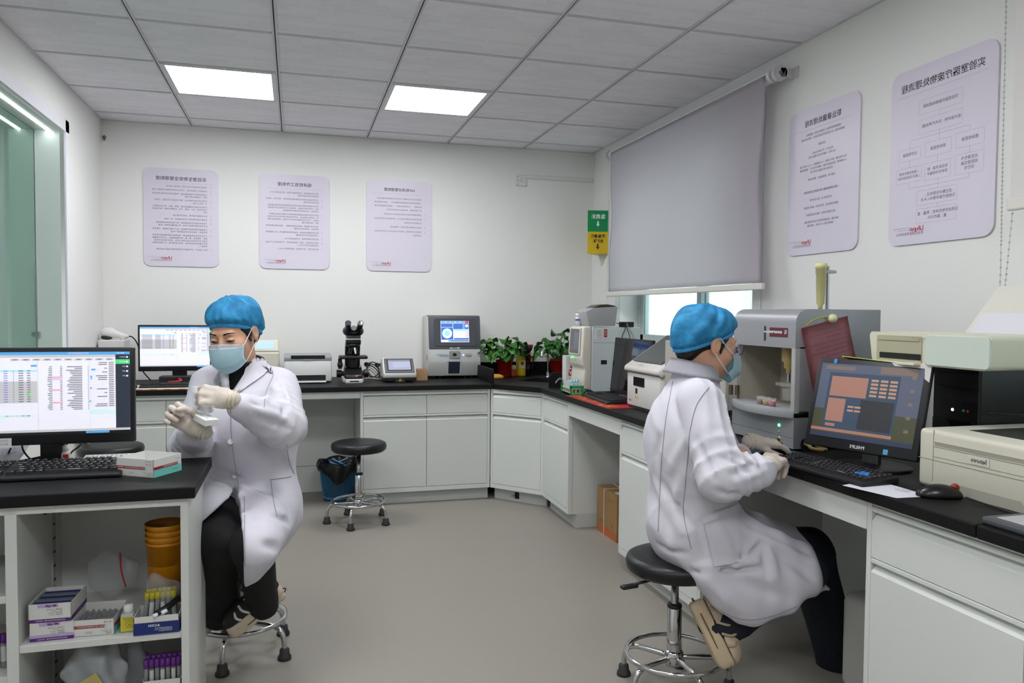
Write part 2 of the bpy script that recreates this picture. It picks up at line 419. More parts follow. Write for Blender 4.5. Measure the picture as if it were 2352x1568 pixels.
for i, j in LIGHTS:
    c = ((xs[i] + xs[i + 1]) / 2, (ys[j] + ys[j + 1]) / 2, HC)
    L = thing('ceiling_light', LB.get((i, j), 'lit square ceiling panel over the part of the room nearer the entrance'), 'ceiling light', c, group='ceiling light panels')
    b = B(); a = .288; q = .264
    b.box((-a, -a, -.003), (a, -q, .015), .002); b.box((-a, q, -.003), (a, a, .015), .002); b.box((-a, -q, -.003), (-q, q, .015), .002); b.box((q, -q, -.003), (a, q, .015), .002)
    b.build('light_frame', mat('light_frame', 'd8d8da', .4), L)
    B().box((-q, -q, 0), (q, q, .008)).build('diffuser', M_panel, L)
# ------------------------------------------------------------------ posters and wall fittings
M_post = mat('poster_lilac', 'd8d2e0', .35, spec=.4); M_edge = mat('poster_edge', '8d7f9c', .4)
M_ink = mat('ink_dark', '3a3338', .6); M_ink2 = mat('ink_grey', '7a7078', .6); M_red = mat('ink_red', 'b0302e', .6); M_line = mat('ink_line', 'a79fae', .6)
INK = [M_ink, M_ink2, M_red, M_line]
def poster(name, label, M, title, tsize, body, extra=None):
    """M: centre of the poster on the wall, local x to the viewer's right, y up"""
    W, H = .4845, .675
    T = thing('wall_poster', label, 'poster', M.translation, group='lilac wall posters')
    pb = B(); pb.M = M; pb.prism(rrect(-W / 2, -H / 2, W / 2, H / 2, .046, 6), 'z', .001, .008)
    pb.build('board', M_post, T, True, smooth=30)
    U = M @ Matrix.Translation((0, 0, .0085))
    text('heading', [(title, 0, .266, tsize, 'CENTER', 0, 1.02, .0002)], U, INK, T, True)
    it = list(body)
    it += [('Lifegen', -.062, -.279, .026, 'LEFT', 2, .95, .0004), ('ACCURATE DIAGNOSIS FOR BETTER MEDICINE', -.126, -.273, .0042, 'LEFT', 1), ('REGIONAL MEDICAL LAB CENTER', -.126, -.281, .0042, 'LEFT', 1), ('西安区域医学检验中心', -.062, -.297, .0135, 'LEFT', 1, 1.06)]
    text('print', it, U, INK, T, True)
    r = rects([(-.205, .2365, .205, .2375, 3)] + (extra or []), U, 0.0); r.build('printed_lines', INK, T, True)
def paragraphs(rows, y0, size, lh, gap, x=.195, xi=.168):
    out = []; y = y0
    for num, lines in rows:
        out.append((num, x, y, size, 'LEFT', 1))
        for s in lines: out.append((s, xi, y, size, 'LEFT', 1)); y -= lh
        y -= gap
    return out
BW = lambda x, z: frame((x, YB, z), (1, 0, 0), (0, 0, 1))
RW = lambda y, z: frame((XR, y, z), (0, -1, 0), (0, 0, 1))
T1 = [('1.', ['只有经过批准的人员方可进入实验室工作区域。']), ('2.', ['实验室的门应保持关闭，工作人员任何时候都必须穿戴工作服。']), ('3.', ['可能直接或意外接触患者血液、体液及其他具有潜在感染性材', '料时，应佩戴合适的手套。']),
      ('4.', ['处理完感染性实验材料后、离开实验室工作区域前，必须洗', '手，脱去工作服。']), ('5.', ['不得在实验室内穿露脚趾的鞋、短裤、裙子。禁止在实验室工', '作区域进食、饮水、吸烟、化妆、处理隐形眼镜、储存食品和', '饮料。']),
      ('6.', ['及时清理医疗废弃物，并登记处理记录。']), ('7.', ['尖锐医疗废弃物应置于专用利器盒中，统一处理。']), ('8.', ['不具有传染性的实验室废弃物（如产品包装材料和废纸等），', '应与传染性废弃物区分开来，作为普通废弃物统一处理。']),
      ('9.', ['凡剧毒废弃物和性质不明物品，实行严格登记制度，不能在本', '室处理的，封装后及时交由医院统一处理。']), ('10.', ['工作人员应将所有患者血液、体液及被污染的物品视为传染性', '物质，完整皮肤、眼、鼻、其他黏膜接触后，应立即对暴露部', '位进行长时间流动水或生理盐水冲洗，并进行相应医学处理；', '医疗利器造成的皮肤损伤，需进行紧急处理，并上报医院感染', '控制部门。']), ('11.', ['除以上规定外，应严格遵守实验室生物安全相关法律法规。'])]
T2 = [('1.', ['健全科室管理制度，加强医德医风建设，坚持以患者为中心，', '提高检验质量和服务质量。']), ('2.', ['检验申请单由具备执业资格的医生逐项填写，规范完全，临床诊', '断和检验目的明确。']), ('3.', ['检验人员需取得相应资格并经审批获取检验权限及报告审核权', '限后，方能签发检验报告，未能独立工作的检验人员不得签发', '检验报告，应由有权限的带教老师审核签发。']),
      ('4.', ['检验人员应向患者或家属详细说明标本采集及送检的注意事', '项，认真核对送检标本，对符合检验要求的标本进行及时检测', '和报告，对不符合检验要求的标本不予接收，说明原因及采集', '要求，建议重新采集。']), ('5.', ['检验人员严格遵照《临床检验操作规程》，做好仪器设备的定期', '维护保养、定期检查试剂质量。']), ('6.', ['健全室内质量控制制度，积极参加室间质量评价，成立质量控制', '小组定期检查评价检验质量。']),
      ('7.', ['坚持危急值报告制度，危急值报告率100%。']), ('8.', ['保持实验室整洁、安静，物品摆放有序，工作前后进行工作台面、', '地面消毒及环境卫生打扫。']), ('9.', ['强化服务理念，医护满意度、患者满意度90%以上。'])]
T3 = [('1.', ['实验室工作人员必须遵守《中华人民共和国传染病防治法》、', '《病原微生物实验室生物安全管理条例》、《临床实验室生物', '安全指南》、《艾滋病防治条例》、《全国艾滋病检测技术规', '范》等有关规定，保证检验工作安全有序进行。']), ('2.', ['对规定和要求检测的对象进行登记和HIV抗体检测。']), ('3.', ['做好检测标本的收集及检测工作，及时按要求将初筛阳性标本', '送上级有关实验室复检。']), ('4.', ['阳性标本按照相关要求处理，不擅自处理。']), ('5.', ['实验室实行保密制度，未经许可不得向无关人员及单位提供任', '何检测情况。'])]
poster('a', 'lilac rule poster with eleven numbered paragraphs above the back computer', BW(.528, 1.9135), '实验室生物安全管理制度', .0295, paragraphs(T1, .214, .0131, .0178, .0078))
poster('b', 'lilac rule poster with nine numbered paragraphs, middle one of three on the back wall', BW(1.285, 1.9135), '临床检验工作制度', .0295, paragraphs(T2, .208, .0131, .0185, .0085))
poster('c', 'lilac rule poster with short text and empty lower half above the blue-screened analyser', BW(2.039, 1.914), 'HIV检测点管理制度', .0265, paragraphs(T3, .200, .0131, .0272, .006))
c4 = [('接触感染性物质后，立即停止实验，脱离现场，', .214, 1), ('撕脱防护服、充分清洗被污染部位及伤口，做好应急处理', .196, 1), ('应急处理', .158, 1), ('挤压伤口，尽可能挤出血液，', .125, 1), ('流水冲洗，用肥皂水或生理盐水冲洗', .108, 1),
      ('伤口冲洗消毒（如75%酒精，0.5%次氯酸钠，0.2-0.5%过氧乙酸，', .072, 1), ('0.5%碘伏等）浸泡或擦拭消毒，用敷料包扎伤口，暴露的黏膜，', .055, 1), ('应用清水或生理盐水冲洗干净', .038, 1), ('去除污染：更换隔离衣，更换手套等', .006, 1),
      ('少量污染物泼溅量大或污染发生后处理流程', -.052, 0), ('污染处理人员，禁止污染扩散', -.090, 1), ('通知实验室主任、安全负责人、确定污染程度', -.123, 1), ('进行生物安全防护，确定实验室消毒剂', -.157, 1), ('穿防护服，将消毒剂喷洒在污染的表面和周围，', -.190, 1), ('消毒剂作用10-15分钟后，清理消毒', -.207, 1)]
c4 = [(s.strip('　'), .0, y, .0118 if k else .0125, 'CENTER', k) for s, y, k in c4]
poster('d', 'lilac poster of centred text lines on the window wall right beside the blind', RW(-.769, 1.893), '职业暴露处理流程', .031, c4)
def box5(x0, y0, x1, y1):
    t = .0007; return [(x0, y0, x1, y0 + t, 3), (x0, y1 - t, x1, y1, 3), (x0, y0, x0 + t, y1, 3), (x1 - t, y0, x1, y1, 3)]
ex = []; w5 = .0014
for q in ((-.10, .150, .10, .205), (-.10, .076, .10, .131), (.075, -.012, .195, .043), (-.065, -.016, .055, .039), (-.195, -.014, -.085, .032), (.075, -.107, .195, -.035), (-.065, -.104, .055, -.040), (-.205, -.098, -.08, -.040), (-.10, -.193, .085, -.138), (-.10, -.262, .085, -.207)): ex += box5(*q)
for x, a, c in ((0, .131, .150), (0, .039, .076), (.135, .043, .062), (-.14, .032, .062), (.135, -.035, -.012), (-.005, -.04, -.016), (-.14, -.04, -.014), (0, -.138, -.104), (.135, -.122, -.107), (-.14, -.122, -.098), (0, -.207, -.193)): ex.append((x - .0005, a, x + .0005, c, 3))
ex += [(-.14, .0615, .135, .0625, 3), (-.14, -.1225, .135, -.1215, 3)]
c5 = [('实验室医疗废物处理流程', 0, .178, .0145), ('医疗废弃物（专人负责处理）', 0, .104, .0145), ('感染性医废', .135, .016, .0145), ('损伤性医废', -.005, .012, .0145), ('化学性医废', -.14, .01, .0145), ('双层黄色专', .135, -.052, .0145), ('用医废垃圾', .135, -.070, .0145), ('袋打包', .135, -.088, .0145),
      ('放在防渗漏，耐', -.005, -.063, .0135), ('穿刺专用容器中', -.005, -.081, .0135), ('1.液体无害化处理', -.143, -.061, .0125), ('2.瓶子交由回收机构', -.143, -.078, .0125), ('送往集中处理地点，', 0, -.157, .0145), ('交给医疗废弃物中心人员', 0, -.175, .0145), ('记录废弃物的种类，数量，重', 0, -.226, .0145), ('量，最终去向', 0, -.244, .0145)]
poster('e', 'lilac flow-chart poster with boxed steps beside the hanging bead chain', RW(-1.43, 1.888), '实验室医疗废物处理流程', .0345, [(s, x, y, z, 'CENTER', 1) for s, x, y, z in c5], ex)
# folded first-aid sign in the corner
A, C_ = V(3.432, 1.735, 0), V(3.586, 1.70, 0)
sg = thing('corner_sign', 'green over yellow folded sign with arrows in the corner beside the blind', 'sign', (3.52, 1.75, 1.73))
z0, zm, z1 = 1.728, 1.895, 2.056
for nm, a, b_, c in (('green_panel', zm, z1, '00884a'), ('yellow_panel', z0, zm, 'd2b010')):
    q = B(); q.prism([(A.x, A.y), (C_.x, C_.y), (3.586, 1.90)], 'z', a, b_); q.build(nm, mat(nm, c, .35), sg, True)
U = frame((A + C_) / 2 + V(0, 0, zm), C_ - A, (0, 0, 1)) @ Matrix.Translation((0, 0, .0006))
M_signw = mat('sign_white', 'dfe8ea', .5)
text('sign_text', [('急救箱', .0, .112, .038, 'CENTER', 1, 1.02, .0008), ('紧急事故', 0, -.036, .029, 'CENTER', 0, 1, .0008), ('处理箱', 0, -.073, .029, 'CENTER', 0, 1, .0008)], U, [mat('sign_black', '2c1c14', .6), M_signw], sg, True)
for y, k in ((.058, 1), (-.115, 0)):
    q = B(); q.M = U; q.prism([(-.006, y + .022), (-.006, y), (-.014, y), (0, y - .02), (.014, y), (.006, y), (.006, y + .022)], 'z', 0, .0004); q.build('arrow', M_signw if k else MATS['sign_black'], sg, True)
# socket and cable trunking on the back wall
M_plast = mat('white_plastic', 'dcdad6', .4)
sk = thing('wall_socket', 'white socket plate with three pin holes at the end of the trunking', 'socket', (2.985, YB, 2.30))
B().box((2.943, YB - .012, 2.262), (3.028, YB, 2.348), .004).build('plate', M_plast, sk, True)
q = B()
for dx, dz in ((0, .012), (-.010, -.006), (.010, -.006), (-.03, .03), (-.03, 0), (-.03, -.03)): q.box((2.985 + dx - .002, YB - .0135, 2.302 + dz - .003), (2.985 + dx + .002, YB - .011, 2.302 + dz + .003))
tag(q.build('pin_holes', mat('dark_hole', '3a3430', .8), sk, True), kind='stuff')
q = B(); q.box((3.012, YB - .016, 2.322), (3.582, YB, 2.350), .003)
tag(q.build('cable_trunking', M_plast), 'white cable trunking running from socket plate to the room corner', 'trunking')
q = B(); q.tube([(.052, YB - .002, 2.445), (.047, YB - .03, 2.435), (.055, YB - .025, 2.415), (.05, YB - .012, 2.43)], .004, smooth_pts=4); q.mi = 1; q.tube([(.058, YB - .002, 2.44), (.060, YB - .022, 2.43), (.052, YB - .02, 2.41)], .003, smooth_pts=4); q.mi = 2; q.lathe([(0, .002), (.014, .002), (.014, 0), (0, 0)], M=frame((.052, YB - .0005, 2.432), (1, 0, 0), (0, 0, 1)))
tag(q.build('cable_stub', [mat('cable_brown', '5a3f30'), mat('cable_yellow', 'b0903a'), M_plast]), 'short tangle of coloured wire ends poking from back wall near the ceiling', 'cable')
# roller blind
M_fab = mat('blind_fabric', 'dcd6dc', .85, spec=.2); XB = 3.51
nt = M_fab.node_tree; tl = nt.nodes.new('ShaderNodeBsdfTranslucent'); tl.inputs[0].default_value = lin('d0c8d0'); mx_ = nt.nodes.new('ShaderNodeMixShader'); mx_.inputs[0].default_value = .35
nt.links.new(nt.nodes['Principled BSDF'].outputs[0], mx_.inputs[1]); nt.links.new(tl.outputs[0], mx_.inputs[2]); nt.links.new(mx_.outputs[0], nt.nodes['Material Output'].inputs[0])
bl = thing('roller_blind', 'grey lilac roller blind half lowered over the window', 'blind', (XB, .47, 1.41))
q = B(); q.cyl((XB, -.50, 2.425), (XB, 1.46, 2.425), .032, n=24); q.build('roller_tube', mat('blind_tube', 'd4d6da', .35), bl, True, smooth=40)
def fabr(u, v):
    y = -.475 + u * 1.895; z = 1.43 + v * 1.0
    s = math.sin(v * PI)
    y -= (.045 * s * (1 if u < .5 else -1) * (abs(u - .5) * 2) ** 3 + .02 * (abs(u - .5) * 2) ** 3 * math.sin(v * 6)) * -.5
    return (XB - .032 + .010 * math.sin(v * 9 + u * 3) * s + .006 * math.sin(u * 14 + v * 5) * s, y, z)
q = B(); q.grid(fabr, 60, 30, thick=.001); q.build('fabric', M_fab, bl, True)
B().box((XB - .042, -.497, 1.395), (XB - .022, 1.445, 1.428), .006).build('bottom_bar', mat('blind_bar', 'd8d5cf', .5), bl, True)
for y in (-.53, 1.475):
    q = B(); s = -1 if y < 0 else 1
    q.cyl((XB, y - .012 * s * 0, 2.425), (XB, y + .02 * s, 2.425), .038, n=24); q.box((XB, min(y, y + .02 * s), 2.405), (XR, max(y, y + .02 * s), 2.45), .002); q.box((XR - .004, y - (.05 if s < 0 else 0), 2.40), (XR, y + (.0 if s < 0 else .05), 2.455), .001)
    br = q.build('bracket', mat('bracket_white', 'c9c9cc', .4), bl, True, smooth=40)
    q = B(); q.cyl((XB, y + .0201 * s, 2.425), (XB, y + .0235 * s, 2.425), .009, n=12); q.build('bolt', mat('brass_dull', '8c8474', .4, metal=.6), br, True)
M_bead = mat('bead_white', 'c4c2be', .4)
def chain(name, pts, parent=None, label=None, r=.0032, step=.0105, closed=False):
    P, _ = catmull([Vector(p) for p in pts], [0] * len(pts), 40, closed); q = B(); acc = 0; last = P[0]
    pts2 = [P[0]]
    for p in P[1:]:
        acc += (p - last).length; last = p
        if acc >= step: pts2.append(p); acc = 0
    me = bmesh.new()
    for p in pts2:
        r_ = bmesh.ops.create_icosphere(me, subdivisions=1, radius=r)
        for v in r_['verts']: v.co += p
    m = bpy.data.meshes.new(name); me.to_mesh(m); me.free()
    q.tube(P[::6], r * .3, n=4)
    m2 = bpy.data.meshes.new('cord'); q.bm.to_mesh(m2); q.bm.free()
    bm = bmesh.new(); bm.from_mesh(m); bm.from_mesh(m2); bm.to_mesh(m); bm.free()
    return link(name, m, M_bead, parent, True, smooth=True)
chain('bead_chain', [(3.50, 1.505, 2.42), (3.505, 1.51, 1.8), (3.50, 1.515, 1.30), (3.515, 1.525, 1.28), (3.525, 1.535, 1.32), (3.52, 1.535, 1.8), (3.53, 1.53, 2.42)], bl)
# second blind at the edge of the wall
b2 = thing('roller_blind', 'white roller blind at the end of the wall next to the flow-chart poster', 'blind', (XB, -2.4, 1.62))
B().cyl((XB, -3.3, 2.425), (XB, -1.79, 2.425), .032, n=24).build('roller_tube', MATS['blind_tube'], b2, True, smooth=40)
B().box((XB - .033, -3.28, 1.645), (XB - .031, -1.825, 2.43)).build('fabric', mat('blind_fabric_white', 'd6d4d2', .85), b2, True)
B().box((XB - .042, -3.29, 1.61), (XB - .02, -1.817, 1.65), .006).build('bottom_bar', MATS['blind_bar'], b2, True)
q = B(); q.cyl((XB, -1.79, 2.425), (XB, -1.765, 2.425), .038, n=24); q.box((XB, -1.785, 2.405), (XR, -1.765, 2.45), .002); q.build('bracket', MATS['bracket_white'], b2, True, smooth=40)
chain('bead_chain', [(3.50, -1.765, 2.44), (3.50, -1.772, 1.8), (3.49, -1.785, 1.30), (3.48, -1.765, 1.13), (3.475, -1.745, 1.075), (3.48, -1.765, 1.045), (3.485, -1.795, 1.06), (3.49, -1.792, 1.15), (3.505, -1.790, 1.35), (3.52, -1.805, 1.8), (3.52, -1.80, 2.44)], b2, r=.004, step=.013)
# ------------------------------------------------------------------ benches
M_steel = mat('cabinet_paint', 'd5d8d4', .38, spec=.4); M_top = mat('epoxy_black', '141415', .5, spec=.22, bump=(300, .04)); M_kick = mat('plinth_paint', 'c6c9c6', .45)
M_blk = mat('black_plastic', '17171a', .42); M_shadow = mat('gap_dark', '1c1c1c', .9)
CT0, CT1 = .757, .79
def unit(label, loc, rz, w, cols, depth=.70, group='white steel base cabinets', kick_in=.055):
    T = thing('base_cabinet', label, 'cabinet', loc, rz, group)
    b = B(); s = .018
    b.box((0, .024, .083), (w, depth, CT0 - .001)); b.box((0, 0, .083), (s, .03, CT0 - .001), .001); b.box((w - s, 0, .083), (w, .03, CT0 - .001), .001)
    b.box((s, 0, .083), (w - s, .03, .112), .001); b.box((s, .004, .744), (w - s, .03, CT0 - .001))
    b.box((s, 0, .727), (w - s, .018, .743), .003); b.box((s, 0, .583), (w - s, .018, .598), .003)
    b.build('carcass', M_steel, T)
    B().box((0, kick_in, 0), (w, depth, .083)).build('plinth', M_kick, T)
    cw = (w - 2 * s) / cols
    for i in range(cols):
        x0 = s + i * cw + .0015; x1 = s + (i + 1) * cw - .0015
        for nm, z0, z1 in (('drawer', .600, .722), ('door', .115, .578)):
            q = B(); q.prism([(0, z0), (0, z1 - .02), (.018, z1), (.023, z1), (.023, z0)], 'x', x0, x1); q.build(nm, M_steel, T)
        if i:
            q = B(); q.box((s + i * cw - .0015, .019, .115), (s + i * cw + .0015, .0245, .722)); q.build('joint', M_shadow, T)
    return T
YC, XC = 1.275, 2.835
unit('two-door cabinet under the back bench below the computer', (.10, YC, 0), 0, .86, 2)
unit('two-door cabinet under the back bench below the grey analyser', (1.692, YC, 0), 0, .868, 2)
L_ = math.hypot(.275, .31)
dg = unit('narrow corner cabinet set across the corner under the sink', (2.563, YC - .003, 0), math.atan2(-.31, .275), L_, 1, .45)
q = B(); q.box((.165, .0545, .018), (.20, .056, .062)); q.build('kick_socket', M_shadow, dg); q = B(); q.box((.145, .03, .036), (.18, .056, .043), .002); q.build('latch', MATS['chrome'], dg)
unit('one-door cabinet under the window bench beside the corner cabinet', (XC, .96, 0), -PI / 2, .485, 1)
unit('two-door cabinet behind the stool of the woman at the keyboard', (XC, -.262, 0), -PI / 2, .80, 2)
unit('two-door cabinet under the window bench below the beige laser printer', (XC, -1.972, 0), -PI / 2, .98, 2)
wt = thing('worktop', 'long black worktop running along the back wall', 'worktop', (1.3, 1.64, CT0))
B().box((XL + .004, 1.25, CT0), (2.575, YB, CT1), .004).build('slab', M_top, wt, True)
kn = thing('knee_space_panel', 'white apron rail and back panel of knee space beside the waste bin', 'panel', (1.326, 1.5, 0))
B().box((.962, YC, .712), (1.690, YC + .02, CT0 - .001)).build('apron', M_steel, kn, True)
b = B(); b.box((.962, 1.79, .185), (1.690, 1.80, CT0 - .001)); b.box((.962, 1.785, 0), (1.690, 1.80, .182)); b.build('back_panel', M_steel, kn, True)
cw_ = thing('worktop', 'black corner worktop with sunken sink between the two benches', 'worktop', (3.0, 1.5, CT0))
sk_ = [V(3.05, 1.44) + Matrix.Rotation(-PI / 4, 2) @ V(x, y) for x, y in ((-.2, -.15), (.2, -.15), (.2, .15), (-.2, .15))]
holed('slab', [[(2.577, 1.25), (2.577, YB), (XR, YB), (XR, .945), (2.812, .945)], [tuple(v) for v in sk_]], .033, M_top, Matrix.Translation((0, 0, CT0)), cw_, True)
b = B(); b.M = Matrix.Translation((3.05, 1.44, 0)) @ Matrix.Rotation(-PI / 4, 4, 'Z'); b.box((-.2, -.15, .60), (.2, .15, .61)); b.box((-.21, -.16, .6), (-.2, .16, .757)); b.box((.2, -.16, .6), (.21, .16, .757)); b.box((-.2, -.16, .6), (.2, -.15, .757)); b.box((-.2, .15, .6), (.2, .16, .757))
b.build('sink_basin', mat('basin_black', '0e0e10', .3), cw_, True)
SB = .888
tag(B().box((2.592, YB - .014, CT1), (XR, YB, SB), .002).build('splash_board', M_top), 'black splash board along the back wall behind the sink', 'splash board')
tag(B().box((XR - .014, .96, CT1), (XR, YB - .014, SB), .002).build('splash_board', M_top), 'black splash board on the window wall beside the sink', 'splash board')
def rounded_board(a, b_, z0, z1, r):   # profile along t from a (rounded) to b_
    return [(b_, z0), (b_, z1)] + [(a + (r - r * math.sin(t)) * (1 if b_ > a else -1), z1 - r + r * math.cos(t)) for t in [PI / 2 * i / 6 for i in range(7)]] + [(a, z0)]
q = B(); q.prism(rounded_board(1.30, YB - .014, CT1, SB, .03), 'x', 2.577, 2.592); tag(q.build('splash_board', M_top), 'black round-cornered splash board between the sink and the grey tower analyser', 'splash board')
q = B(); q.prism(rounded_board(2.87, XR, CT1, SB, .04), 'y', .945, .96); tag(q.build('splash_board', M_top), 'black round-cornered splash board between the sink and the tall white analyser', 'splash board')
rt = thing('worktop', 'long black worktop under the window along the right wall', 'worktop', (3.2, -1, CT0))
B().box((2.81, -2.35, CT0), (XR, .943, CT1), .004).build('slab', M_top, rt, True)
B().box((2.81, -3.4, CT0), (XR, -2.352, CT1), .004).build('slab', M_top, rt, True)
for a, c, lb in ((-.261, .474, 'the strapped carton'), (-1.971, -1.063, 'the knees of the keyboard woman')):
    kn = thing('knee_space_panel', 'white apron rail and back panel of knee space with ' + lb, 'panel', (3.1, (a + c) / 2, 0))
    B().box((XC, a, .672), (XC + .02, c, CT0 - .001)).build('apron', M_steel, kn, True)
    B().box((3.40, a, 0), (3.41, c, CT0 - .001)).build('back_panel', M_steel, kn, True)
# island desk with open shelves
ds = thing('shelf_desk', 'white open shelf desk with black top in front of the seated woman', 'desk', (.55, -1.28, 0))
DX, DF, DB = 1.0, -1.492, -1.085
B().box((.05, -1.512, CT0), (1.021, -1.067, CT1), .004).build('desk_top', M_top, ds, True)
M_dsk = mat('desk_paint', 'd4d6d2', .4)
B().box((DX - .02, DF, 0), (DX, DB, CT0), .001).build('side_panel', M_dsk, ds, True)
b = B(); b.box((.555, DF, 0), (.583, DB, CT0), .001); b.build('partition', M_dsk, ds, True)
B().box((.06, DF, 0), (.08, DB, CT0), .001).build('side_panel', M_dsk, ds, True)
b = B(); b.box((.08, DB - .012, 0), (DX - .02, DB, CT0)); b.build('back_panel', M_dsk, ds, True)
for z0_, z1_ in ((.735, CT0), (0, .07)): B().box((.08, DF, z0_), (DX - .02, DF + .02, z1_)).build('face_rail', M_dsk, ds, True)
for z in (.363, .07):
    B().box((.583, DF + .004, z), (DX - .02, DB - .012, z + .02), .002).build('shelf', M_dsk, ds, True)
for z in (.50, .285, .07):
    B().box((.08, DF + .004, z), (.555, DB - .012, z + .02), .002).build('shelf', M_dsk, ds, True)
b = B(); b.box((.583, -1.20, .09), (.586, -1.165, .735)); b.build('shelf_track', mat('track_grey', 'b4b6b3', .4), ds, True)
q = B()
for i in range(14): q.box((.5855, -1.19, .12 + i * .042), (.587, -1.175, .126 + i * .042))
tag(q.build('track_slots', M_shadow, ds, True), kind='stuff')
q = B(); q.lathe([(0, .004), (.024, .004), (.024, 0)], M=frame((.5832, -1.26, .70), (0, 1, 0), (0, 0, 1))); q.build('cable_hole', M_shadow, ds, True)
# ------------------------------------------------------------------ stools
M_seat = mat('seat_vinyl', '18181a', .38, spec=.45, bump=(180, .06)); M_rub = mat('rubber', '2b2b2c', .6)
def stool(label, x, y, hs, rot, lever=None):
    T = thing('lab_stool', label, 'stool', (x, y, 0), rot, 'round black lab stools')
    q = B(); q.lathe([(0, hs - .062), (.10, hs - .062), (.150, hs - .056), (.163, hs - .044), (.166, hs - .022), (.160, hs - .008), (.145, hs - .001), (.10, hs), (0, hs - .001)], n=48); q.build('seat', M_seat, T)
    q = B(); q.lathe([(.0, .14), (.013, .14), (.013, hs - .062), (0, hs - .062)], n=20); q.build('piston', mat('satin_steel', 'a9a9ab', .22, metal=1), T)
    q = B(); q.lathe([(0, .10), (.023, .10), (.024, .105), (.024, .285), (.020, .29), (0, .29)], n=24); q.build('column', M_chrome, T)
    q = B(); q.lathe([(.0145, .287), (.024, .287), (.025, .293), (.022, .30), (.014, .302)], n=24); q.build('collar', M_blk, T)
    q = B(); q.lathe([(0, .093), (.03, .093), (.032, .10), (.032, .135), (.026, .142), (0, .142)], n=24); q.build('hub', M_chrome, T)
    q = B(); n = 48; q.tube([(.160 * math.cos(2 * PI * i / n), .160 * math.sin(2 * PI * i / n), .128) for i in range(n)], .0085, closed=True, n=10); q.build('foot_ring', M_chrome, T)
    for k in range(5):
        a = 2 * PI * k / 5; c, s = math.cos(a), math.sin(a)
        q = B(); q.tube([(c * r, s * r, z) for r, z in ((.02, .118), (.10, .118), (.14, .116), (.168, .106), (.182, .085), (.187, .06), (.188, .03))], .0095, n=10, smooth_pts=3); lg = q.build('leg', M_chrome, T)
        q = B(); q.lathe([(0, .042), (.012, .042), (.017, .038), (.019, .018), (.024, .012), (.025, .003), (.022, 0), (0, 0)], c=(c * .188, s * .188, 0), n=18); q.build('rubber_foot', M_rub, lg)
    q = B(); a = lever if lever is not None else 1.2
    q.tube([(.03 * math.cos(a), .03 * math.sin(a), hs - .07), (.17 * math.cos(a), .17 * math.sin(a), hs - .078)], .005); q.box((-.03, -.012, -.006), (.03, .012, .006), .004, M=Matrix.Translation((.185 * math.cos(a), .185 * math.sin(a), hs - .082)) @ Matrix.Rotation(a, 4, 'Z')); q.build('height_lever', M_blk, T)
    return T
S1 = (1.09, -.77); S2 = (2.515, -1.455)
stool('black round lab stool standing empty before the back bench beside the waste bin', 1.655, .925, .488, math.radians(179))
stool('black round lab stool under the woman holding a tube rack', S1[0], S1[1], .47, math.radians(-34))
stool('black round lab stool under the woman at the keyboard', S2[0], S2[1], .467, math.radians(200), lever=math.radians(-10))
stool('black round lab stool behind the front monitor', .315, .86, .535, math.radians(20))
# ------------------------------------------------------------------ shared device builders
M_scrw = mat('screen_white', 'e4e3ee', emit=.55, rough=.3); M_scrg = mat('screen_grey', 'c4c4c8', emit=.45); M_scrb = mat('screen_blue', '4f9bd8', emit=.6); M_scrn = mat('screen_navy', '2a3140', emit=.5)
M_scrgr = mat('screen_green', '4cc878', emit=.6); M_scrt = mat('screen_text', '7c7c88', emit=.2); M_scrr = mat('screen_red', 'e6a5b4', emit=.5); M_scrp = mat('screen_lilac', 'c9c2ee', emit=.5); M_scrc = mat('screen_cyan', 'a9dcf2', emit=.55); M_scrk = mat('screen_black', '16181e', emit=.1, rough=.25); M_scrlg = mat('screen_lime', '38e828', emit=1); M_scri = mat('screen_indigo', '8c8ae0', emit=.35); M_scrtq = mat('screen_teal', 'cdeae8', emit=.5)
UI = [M_scrw, M_scrg, M_scrb, M_scrn, M_scrgr, M_scrt, M_scrr, M_scrp, M_scrc, M_scrk, M_scrlg, M_scri, M_scrtq]
